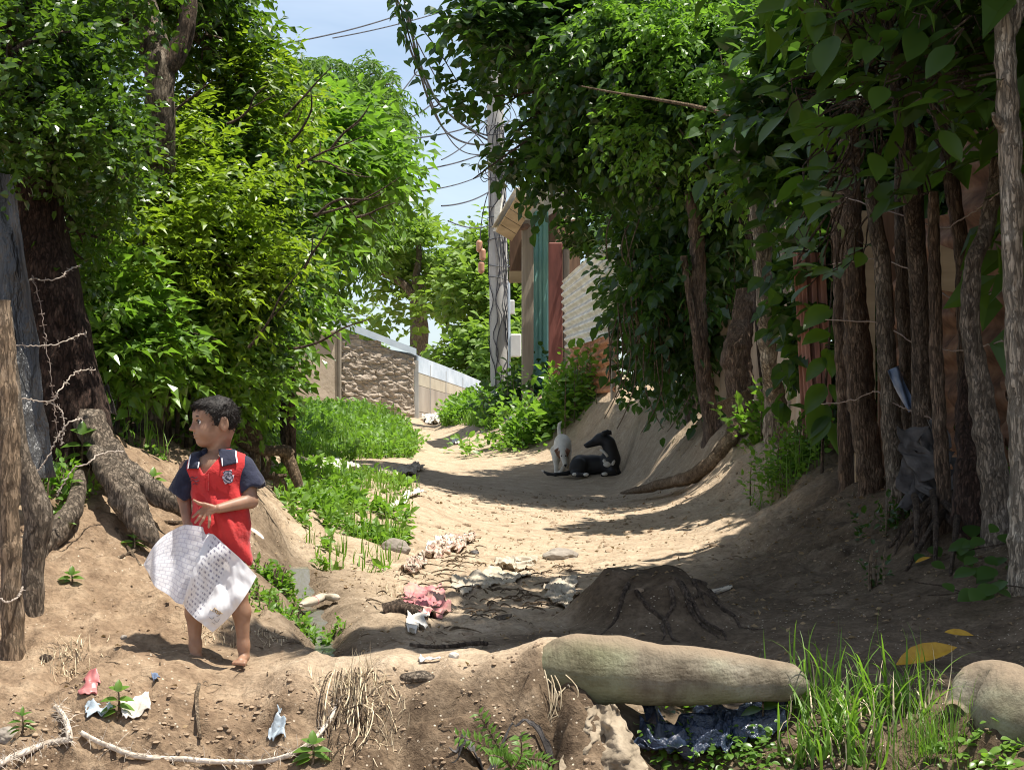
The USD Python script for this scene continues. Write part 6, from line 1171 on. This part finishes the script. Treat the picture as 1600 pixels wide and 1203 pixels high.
for k, (cs_, m_, lab, am) in enumerate(((((418, 1165), (432, 1118), (440, 1120), (448, 1172)), 'plastic_greyblue', 'upright torn scrap of blue-grey plastic stuck in the lower bank', .03), (((234, 1060), (246, 1058), (250, 1070), (238, 1072)), 'plastic_blue', 'tiny crumpled blue wrapper on the near ledge', .02), (((132, 1112), (170, 1102), (176, 1122), (138, 1128)), 'plastic_greyblue', 'grey-blue plastic scrap by the seedling at lower left', .03), (((188, 1105), (228, 1095), (235, 1130), (195, 1138)), 'cloth_white', 'whitish torn rag right of the seedling at lower left', .03),
    (((122, 1085), (150, 1078), (152, 1090), (126, 1096)), 'plastic_red', 'small red plastic shred on the lower left bank', .012), (((130, 1064), (156, 1062), (157, 1070), (132, 1072)), 'plastic_red', 'thin pinkish shred above the red plastic shred', .008), (((790, 663), (818, 660), (822, 670), (795, 673)), 'plastic_blue', 'pale blue plastic litter at the foot of the roadside weeds', .12), (((662, 655), (685, 650), (690, 660), (668, 664)), 'cloth_white', 'heap of pale litter at the far corner of the wall', .1), (((706, 690), (716, 689), (717, 695), (707, 696)), 'plastic_white', 'white scrap lying on the sunlit far path', .05), (((655, 1030), (685, 1032), (688, 1037), (658, 1038)), 'plastic_white', 'white scrap shining in the shaded dip behind the ridge', .015))):
    rag('litter_scrap', lab, cs_, m_, am * .6, 18, 30 + k, 'litter', n=34)
def stone_(name, label, u, v, w, hgt, mat_='stone', seed=0, cat_='stone'):
    p = hit(u, v, 5.6, 40); r = w / ppm(p[1]) / 2; m = trimesh.creation.icosphere(4, 1.0); q = np.array(m.vertices); q = q * (1 + .5 * (meshkit.fbm(q * 1.4 + seed * 3.1, 4, seed)[:, None] - .5)) * [r, r * .8, r * hgt]
    return solo(name, (q + p + [0, r * .5, r * hgt * .25], m.faces), mat_, label, cat_, True)
stone_('stone', 'flat grey-brown stone on the sunlit path above the mound', 876, 874, 56, .45, seed=1); stone_('stone', 'small black lump of charcoal on the path', 741, 866, 15, .7, 'rag_grey', 2); stone_('stone', 'tan pebble in front of the boy left foot', 193, 1000, 11, .7, 'stone', 3)
stone_('stone', 'whitish stone chip in the dip before the ridge', 709, 1030, 16, .8, 'cloth_white', 4); stone_('stone', 'stone half buried at the end of the white sheeting', 617, 862, 46, .7, 'stone', 5); stone_('stone', 'dark clod at the left of the near ledge', 70, 1033, 22, .8, 'bark_dark', 6); stone_('stone', 'grey clod on the left lower bank', 8, 1160, 40, .8, 'stone', 7); stone_('stone', 'dry clod lying on top of the ridge left of the sack', 655, 1065, 60, .35, 'bark_grey', 8, 'clod')
for k, (u, v, du, dv, s, lab) in enumerate(((1448, 1042, 95, 18, .5, 'large yellow fallen leaf lying in the right shade'), (1498, 1006, 44, -14, .5, 'smaller curled yellow leaf above the large one'), (1443, 889, 26, 2, .5, 'brownish yellow leaf at the foot of the grey rags'))):
    a, e = hit(u - du / 2, v + dv / 2, 6.5, 10), hit(u + du / 2, v - dv / 2, 6.5, 10); L = np.linalg.norm(e - a)
    solo('fallen_leaf', leaves_at([a + [0, 0, .03]], [e - a + [0, 0, .02]], np.array([[0, -.75, .7]]), L, leaf_shape(.14, .10, -.02, True)), 'leaf_yellow_dead', lab, 'leaf', True)
# root stump tangle behind the boy's arm
t = thing('root_stump', 'tan tangle of exposed roots and a cut limb right of the boy shoulder', 'stump', hit(430, 750, 10, 14))
for k, (pts, rr) in enumerate(((((372, 680), (392, 694), (420, 704), (445, 705), (456, 712)), (.05, .05, .035, .04, .03)), (((446, 708), (458, 735), (468, 760)), (.04, .035, .03)), (((412, 706), (416, 725), (412, 745)), (.025, .03, .02)), (((395, 700), (400, 735), (395, 770)), (.03, .03, .03)), (((425, 740), (432, 752), (424, 770)), (.02, .02, .01)), (((400, 742), (425, 745), (448, 742)), (.018, .02, .012)), (((360, 665), (385, 668), (402, 690)), (.04, .05, .04)), (((440, 748), (446, 765), (436, 778)), (.014, .014, .008)))):
    part(t, 'root', tube([P(u, v, 12.2 + .1 * (k % 3)) for u, v in pts], rr, 11, 30, .22, 12, 70 + k, ridge=.12), 'root_tan', 40)
solo('white_strip', tube([P(388, 824, 9.6), P(402, 832, 9.55), P(412, 842, 9.5)], [.012, .014, .004], 6, 12, flat=.4), 'fibre_white', 'curved whitish strip lying behind the boy hip', 'strip')
# frayed white ropes, straw tufts and roots on the near bank
def rope(label, pix, r, mat_='fibre_white', fray=60, seed=0, lift=.012, name='frayed_rope', catg='rope'):
    r_ = np.random.default_rng(600 + seed); pts = [hit(u, v, 5.6, 9) + [0, -.01, lift] for u, v in pix]
    t = thing(name, label, catg, pts[0]); part(t, 'strand', tube(pts, np.linspace(r, r * .75, len(pts)), 10, len(pts) * 9, .25, 22, seed, ridge=.2), mat_, 40)
    if fray:
        c = spline(pts, fray); q = c + r_.normal(0, r * .5, c.shape); d = unit(r_.normal(0, 1, c.shape) + [0, -.6, .1])
        part(t, 'fibres', cat(*[tube([a, a + b * .02 + [0, 0, .004], a + b * .045 * r_.uniform(.4, 1.4)], [.0012, .001, .0005], 3, 4) for a, b in zip(q, d)]), mat_, False, kind='stuff')
    return t
rope('frayed white rope sweeping along the bottom edge of the bank', ((128, 1150), (165, 1168), (215, 1186), (270, 1194), (340, 1197), (400, 1196), (450, 1188), (490, 1165), (515, 1130), (530, 1100)), .010, seed=1, fray=160)
rope('thick frayed white strap leaning at the lower left', ((0, 1199), (40, 1182), (80, 1166), (110, 1160), (104, 1130), (88, 1110)), .012, seed=2, fray=200)
rope('thin white root snaking on the lower bank', ((312, 1075), (308, 1100), (310, 1130), (314, 1160)), .008, 'root_tan', 20, 3, name='dry_root', catg='root')
for k_ in range(1):
    t = thing('fibre_bundle', 'fibrous straw-coloured bundle hanging at the ridge end by the rope', 'fibres', hit(548, 1100, 6, 8)); r_ = np.random.default_rng(640)
    for k in range(30):
        u = r_.normal(545, 20); pts = [hit(u + r_.normal(0, 5) * i + (i * -4), 1052 + i * r_.uniform(32, 50), 6, 8) + [0, -.015, .012] for i in range(4)]
        part(t, 'fibre', tube([a_ + r_.normal(0, .008, 3) for a_ in pts], [.002, .003, .0025, .001], 5, 20, .3, 40, k), 'dry_straw' if k % 3 == 0 else 'root_tan')
rope('dark fibrous root crossing the dip behind the ridge', ((760, 1010), (720, 1012), (690, 1015), (640, 1012)), .009, 'bark_dark', 30, 5, name='dry_root', catg='root')
rope('thin root lying on the path in front of the dogs', ((735, 765), (760, 765), (780, 772), (800, 780)), .018, 'bark_grey', 0, 6, name='dry_root', catg='root')
rope('brown root stub sticking from the path edge above the pink cloth', ((600, 902), (620, 900), (640, 902), (660, 904)), .035, 'bark_dark', 0, 7, name='dry_root', catg='root')
for k, (u, v, w, hh, n_, lab) in enumerate(((108, 1045, .05, .09, 160, 'pale straw tuft on the near ledge at left'), (540, 1080, .06, .12, 200, 'dry straw tuft spilling over the bank end of the rope'), (330, 985, .05, .05, 120, 'dry corn-husk straw lying between the boy feet'), (610, 930, .05, .08, 90, 'dry husk fibres at the stream edge'), (420, 1000, .04, .04, 80, 'pale husk scraps behind the boy right foot'), (590, 1110, .06, .1, 150, 'straw and twigs stuck in the lower dirt ridge'))):
    c = hit(u, v, 6, 12); r_ = np.random.default_rng(700 + k); q = c + np.column_stack([r_.normal(0, w, (n_, 2)), np.zeros(n_)]); q[:, 2] = ground(q[:, 0], q[:, 1]) + .004
    solo('straw_tuft', blades(q, hh * .8, .0018, r_, 4, .7, 1.5), 'dry_straw', lab, 'straw', False, kind='stuff')
t = thing('sack_fibres', 'splayed grey sack fibres fanning over the shaded mound', 'fibres', hit(1140, 925, 8, 11))
for k in range(26):
    r_ = np.random.default_rng(780 + k); a_ = r_.uniform(-.5, .35); L_ = r_.uniform(.15, .34)
    c_ = hit(1138, 922, 8, 11); e_s = [c_[:2] + np.array([-math.cos(a_), math.sin(a_) - .35]) * L_ * f_ + r_.normal(0, .008, 2) for f_ in (0, .25, .5, .75, 1)]
    part(t, 'fibre', tube([np.array([*q, ground(q[0], q[1])[0] + .012 - .006 * i / 4]) for i, q in enumerate(e_s)], [.006, .007, .006, .005, .002], 5, 18, .3, 30, k), 'cloth_beige' if k % 3 else 'rag_grey')
t = thing('mound_roots', 'dark roots creeping over the shaded earth mound behind the sand sack', 'roots', hit(1030, 930, 8, 11))
for k in range(9):
    r_ = np.random.default_rng(760 + k); c_ = hit(r_.uniform(960, 1110), r_.uniform(900, 930), 8, 11)[:2]; d_ = np.array([r_.uniform(-.35, .35), -r_.uniform(.2, .45)])
    part(t, 'root', tube([np.array([*(c_ + d_ * f_ + r_.normal(0, .015, 2)), 0]) + [0, 0, 0] for f_ in (0, .25, .5, .75, 1)] and [np.array([q_[0], q_[1], ground(q_[0], q_[1])[0] + .004]) for q_ in [c_ + d_ * f_ + r_.normal(0, .015, 2) for f_ in (0, .25, .5, .75, 1)]], [.011, .012, .009, .006, .002], 8, 40, .12, 14, k), 'bark_dark')
# hanging grey rags between the right posts
t = thing('rag_heap', 'heap of grey torn plastic rags hanging at the foot of the straight pole', 'rags', hit(1450, 850, 8.5, 11.5))
for k in range(26):
    r_ = np.random.default_rng(800 + k); u, v = r_.uniform(1425, 1510), r_.uniform(655, 800); Y = 10.15 + r_.uniform(-.1, .3); l = r_.uniform(50, 130)
    c = [P(u + r_.uniform(-14, 14) * i, v + l * i / 3, Y - .03 * i) for i in range(4)]; w = r_.uniform(.02, .06)
    sp = spline(c, 16)
    def fn(s, t_, sp=sp, w=w, k=k):
        b = sp[(s * 15).astype(int)]; q = np.stack([s * 5, t_ * 2, 0 * s + k], -1)
        return b + np.stack([(t_ - .5) * w * 2 * (.4 + 1.2 * meshkit.noise(np.stack([s * 4, 0 * s + k, 0 * s], -1), 3)), .07 * (meshkit.fbm(q * 1.6, 3, k) - .5), .03 * (meshkit.noise(q * 2, k + 5) - .5)], -1)
    part(t, 'rag', patch(fn, 16, 8, .004), 'rag_grey', True)
for k in range(12):
    r_ = np.random.default_rng(840 + k); p0 = P(r_.uniform(1420, 1500), r_.uniform(760, 800), 10.0); e = hit(r_.uniform(1385, 1520), r_.uniform(850, 900), 8, 11.5)
    part(t, 'root', tube([p0, (p0 + e) / 2 + [0, -.05, .04], e], [.018, .016, .008], 8, 16, .2, 20, k), 'bark_dark', 40)
solo('blue_rag', patch(lambda s, t_: (P(1396, 575, 10.75) * (1 - s)[..., None] + P(1424, 640, 10.7) * s[..., None]) + np.stack([(t_ - .5) * .06 * (1 - .4 * s), .03 * np.sin(t_ * 7 + s * 4), (t_ - .5) * .03], -1), 20, 8, .004), 'plastic_blue', 'faded blue rag tied on the wire between the right posts', 'rag', True)
# ------------------------------------------------------------------ left fence: posts, plastic sheeting, barbed wire
rtrunk('fence_post', 'straight light-brown wooden post at the left picture edge', ((20, 1002, 7.62), (16, 850, 7.62), (12, 700, 7.62), (6, 560, 7.62), (2, 470, 7.62)), (.047, .043, .043, .041, .036), 'post_light', catg='post', seed=50)
rtrunk('fence_post', 'crooked dark post with a bulge beside the left edge post', ((50, 960, 8.0), (50, 900, 8.0), (60, 810, 8.0), (54, 780, 8.0), (32, 700, 8.0), (20, 600, 8.0), (8, 480, 8.0)), (.046, .042, .054, .05, .034, .028, .024), 'bark_grey', .22, 'post', seed=51)
def sheet(name, label, poly, mat_, amp, seed, catg, Yw=None):
    q = [P(*p_) for p_ in poly]
    def fn(s, t_):
        b = ((1 - s) * (1 - t_))[..., None] * q[0] + (s * (1 - t_))[..., None] * q[1] + (s * t_)[..., None] * q[2] + ((1 - s) * t_)[..., None] * q[3]
        fo = np.sin(s * 14 + t_ * 2 + seed) * .5 + (meshkit.fbm(np.stack([s * 5, t_ * 4, 0 * s + seed], -1), 4, seed) - .5) * 2.2
        b[..., 1] += amp * fo; b[..., 0] += amp * .5 * (meshkit.fbm(np.stack([s * 2, t_ * 9, 0 * s + seed], -1), 3, seed + 2) - .5); return b
    return solo(name, patch(fn, 40, 60, .003), mat_, label, catg, True)
sheet('torn_sack', 'torn beige fabric sack hanging below the sand sack at the bottom', ((868, 1210, 6.86), (1012, 1208, 6.86), (965, 1100, 7.08), (905, 1104, 7.06)), 'cloth_tan', .055, 12, 'sack')
sheet('plastic_sheet', 'black plastic sheeting hung between the left posts and the big trunk', ((-70, 760, 8.55), (84, 745, 8.55), (22, 275, 8.7), (-70, 255, 8.8)), 'black_plastic', .05, 1, 'plastic sheet')
for k, (poly, lab) in enumerate(((((338, 640, 12.6), (382, 640, 12.5), (384, 430, 12.6), (350, 440, 12.6)), 'torn black plastic strip showing in the hedge above the boy head'), (((378, 640, 13), (412, 620, 13), (415, 460, 13), (385, 455, 13)), 'shiny grey plastic strip in the hedge right of the black one'), (((270, 610, 11.2), (292, 608, 11.2), (288, 540, 11.2), (268, 545, 11.2)), 'small pale plastic scrap in the hedge left of the boy head'), (((155, 640, 10.0), (182, 648, 10.0), (170, 600, 10.0), (150, 602, 10)), 'narrow plastic strip beside the foot of the dark trunk'))):
    sheet('plastic_strip', lab, poly, 'black_plastic' if k == 0 else 'plastic_greyblue' if k == 2 else 'rag_grey', .02, 5 + k, 'plastic sheet')
def barbed(label, pix, Y, mat_, r=.0022, barb=7, seed=0, twigs_=0):
    r_ = np.random.default_rng(900 + seed); pts = [P(u, v, Y + dy) for (u, v, dy) in pix]; c = spline(pts, 50); t = thing('barbed_wire', label, 'barbed wire', pts[0])
    c = c + r_.normal(0, .0025, c.shape); part(t, 'wire', tube(c, r, 6, 90, .3, 60, seed), mat_)
    part(t, 'barbs', cat(*[tube([q - d * .016, q + d * .016], [.0011, .0011], 4, 4) for i in np.linspace(2, 47, barb).astype(int) for q in [c[i]] for d in unit(r_.normal(size=(2, 3)))]), mat_, kind='stuff'); return t
barbed('upper barbed wire from the left post to the dark trunk', ((10, 440, .2), (50, 436, .1), (75, 438, 0), (100, 432, 0), (125, 415, .3)), 8.7, 'vine_pale', .0028, 6, 1)
barbed('second barbed wire with a pale twig, across the dark trunk', ((0, 536, 0), (40, 540, 0), (75, 540, 0), (110, 530, .1), (135, 520, .3)), 8.6, 'vine_pale', .0028, 7, 2)
barbed('third barbed wire curling up over the dark trunk', ((5, 636, 0), (40, 624, 0), (75, 628, 0), (90, 615, 0), (105, 595, .1), (122, 580, .2), (150, 578, .3)), 8.5, 'vine_pale', .003, 6, 3)
barbed('loose pale vine looping from the trunk down past the seedling', ((56, 740, 0), (75, 712, 0), (92, 682, 0), (108, 660, 0), (128, 655, .1)), 8.5, 'vine_pale', .0034, 0 + 3, 4)
barbed('long pale dead vine arching over the left dirt slope', ((90, 775, 0), (102, 750, 0), (118, 730, 0), (140, 722, 0), (160, 708, .1), (194, 705, .2)), 8.5, 'vine_pale', .0034, 3, 5)
barbed('wire loop around the straight left post', ((-10, 925, -.06), (14, 940, -.12), (32, 926, -.05), (35, 918, 0)), 7.62, 'vine_pale', .0035, 2, 6)
barbed('rusty barbed wire strand hanging down the dark trunk', ((50, 430, 0), (62, 470, 0), (70, 520, 0), (78, 580, 0), (85, 640, 0), (92, 690, 0)), 8.7, 'wire_rust', .002, 14, 7)
barbed('barbed wire looping between trunk and slope at left', ((70, 628, 0), (95, 640, 0), (100, 665, 0), (94, 695, 0)), 8.5, 'vine_pale', .003, 5, 8)
for k, (pix, lab) in enumerate((((( 1300, 300, 0), (1350, 318, -.3), (1420, 340, -.8), (1480, 356, -1.2), (1560, 300, -2.4)), 'high rusty barbed wire across the right posts'), (((1290, 415, .4), (1350, 405, 0), (1420, 420, -.5), (1500, 470, -1.4), (1600, 440, -2.8)), 'middle barbed wire slung across the right posts'), (((1290, 500, .4), (1370, 505, 0), (1440, 540, -.8), (1520, 545, -1.8), (1600, 520, -2.8)), 'slack barbed wire below the middle one at right'), (((1285, 632, .4), (1335, 625, 0), (1365, 612, -.2), (1400, 632, -.8), (1460, 655, -1.4)), 'lowest barbed wire tied from the red gate to the straight pole'))):
    barbed(lab, pix, 11.6, 'wire_rust', .0035, 14, 20 + k)
# vine along the cables
t = thing('cable_vine', 'leafy vine creeping down the cable bundle at the top', 'vine', P(660, 40, 20))
vp = [P(612, -20, 20), P(628, 20, 20), P(640, 60, 20), P(655, 110, 20)]; vq = spline(vp, 40); rng = np.random.default_rng(71)
part(t, 'stem', tube(vp, .008, 5, 20), 'bark_dark')
for k, q in enumerate(np.vstack([vq, vq[:24], [P(700 + rng.normal(0, 18), 95 + rng.normal(0, 45), 20) for _ in range(40)]])): part(t, 'leaf', leaves_at([q + rng.normal(0, .05, 3)], [[rng.normal(0, .7), rng.normal(0, .4), -.8]], np.array([[rng.normal(0, .4), -.6, .8]]), rng.uniform(.08, .13), leaf_shape(.3, .08, .15)), 'leaf_hedge', False)
part(t, 'stem', tube([P(655, 40, 20), P(685, 80, 20), P(715, 130, 20)], .006, 5, 14), 'bark_dark')

# ------------------------------------------------------------------ litter of leaves, husks and pebbles on the bare earth
rng = np.random.default_rng(1000)
def flakes(q, size, rng): 
    n = len(q); d = np.column_stack([rng.normal(0, 1, (n, 2)), rng.normal(.1, .25, n)]); return leaves_at(q + [0, 0, .004], d, np.array([0, 0, 1.0]) + rng.normal(0, .45, (n, 3)), size * rng.uniform(.4, 1.3, n), leaf_shape(.28, .12, .1))
ar = [(-2.2, 6.6), (2.6, 6.6), (3.2, 12), (2.6, 20), (-1.2, 20), (-2.6, 10)]
solo('leaf_litter', cat(flakes(scatter(ar, 2600, rng, .46, 1.5, 8), .028, rng), flakes(scatter([(.2, 7.4), (2.6, 7.4), (3.2, 12), (1.6, 13)], 900, rng), .03, rng)), 'leaf_litter', 'dry leaf flakes and husks strewn over the earth', 'leaf litter', False, kind='stuff')
def pebbles(q, r, rng):
    s = trimesh.creation.icosphere(0, 1.0); V, F = np.array(s.vertices), np.array(s.faces); n = len(q)
    W = V[None] * (1 + .5 * rng.normal(0, .3, (n, len(V), 1))) * (r * rng.uniform(.35, 1.5, n) ** 1.5)[:, None, None] * np.stack([rng.uniform(.8, 1.3, n), rng.uniform(.8, 1.3, n), rng.uniform(.5, .8, n)], 1)[:, None]
    return (W + q[:, None]).reshape(-1, 3), (F[None] + (np.arange(n) * len(V))[:, None, None]).reshape(-1, 3)
solo('pebbles', cat(pebbles(scatter([(-2.2, 6.6), (1.4, 6.6), (1.4, 7.3), (-2.2, 7.3)], 1500, rng, .48, 4, 3), .007, rng), pebbles(scatter(ar, 2600, rng, .5, 2, 5), .006, rng)), 'clod', 'small clods and pebbles scattered over the earth', 'pebbles', 40, kind='stuff')
solo('dry_twigs', cat(*[tube([q + [0, 0, .005], q + d * .5 + [0, 0, .012], q + d + [0, 0, .004]], [.0022, .002, .001], 4, 5) for q in scatter([(-2.2, 6.7), (2.4, 6.7), (2.6, 11), (-.9, 12.5), (-2.2, 9)], 260, rng, .46, 2, 9) for d in [np.append(rng.normal(0, .04, 2), 0)]]), 'root_tan', 'short dry twigs and straws strewn over the near earth', 'twigs', False, kind='stuff')

mid = [P(u, v, Y)[:2] for u, v, Y in ((560, 960, 9.2), (640, 880, 11.3), (760, 850, 13), (900, 880, 12), (860, 950, 9.6), (700, 985, 8.8))]
solo('path_debris', cat(*[tube([q + [0, 0, .006], q + d * .4 + [0, 0, .02], q + d * .8 + [0, 0, .012], q + d + [0, 0, .004]], [.003, .004, .0025, .001], 5, 9, .2, 30) for q in scatter(mid, 170, rng, .42, 3, 19) for d in [np.append(rng.normal(0, .07, 2) + [.05, .02], 0)]]), 'root_tan', 'tangle of root bits and sticks strewn between stream and mound', 'twigs', False, kind='stuff')
solo('path_stones', pebbles(scatter([(-.6, 8.4), (1.0, 9), (1.7, 15), (1.6, 20), (-.8, 20), (-.7, 12)], 260, rng, .42, 1.5, 29), .017, rng), 'clod', 'small embedded stones on the trodden path', 'stones', 40, kind='stuff')
# alike things share a group
GROUPS = {'fence_post': 'wooden posts of the two fences', 'overhead_wire': 'electric wires across the sky', 'seedling': 'seedlings on the bare earth', 'barbed_wire': 'strands of barbed wire and dead vine', 'litter_scrap': 'scraps of litter on the ground', 'stone': 'stones lying on the ground',
          'straw_tuft': 'tufts of dry straw', 'far_tree': 'trees beyond the house', 'feathery_tree': 'feathery trees behind the left hedge', 'hedge_shrub': 'shrubs of the left hedge', 'verge_shrub': 'shrubs at the bend of the path', 'frayed_rope': 'frayed ropes on the near bank', 'dry_root': 'loose dry roots', 'fallen_leaf': 'yellow fallen leaves', 'creeping_weed': 'creeping weeds along the bottom', 'plastic_strip': 'plastic strips in the hedge', 'beige_rag': 'beige rags on the path', 'dog': 'dogs on the path'}
for pr in world.GetPrim().GetChildren():
    import re as _re
    k = _re.sub('_[0-9]{3}$', '', pr.GetName())
    if k in GROUPS and pr.GetCustomDataByKey('category'): pr.SetCustomDataByKey('group', GROUPS[k])
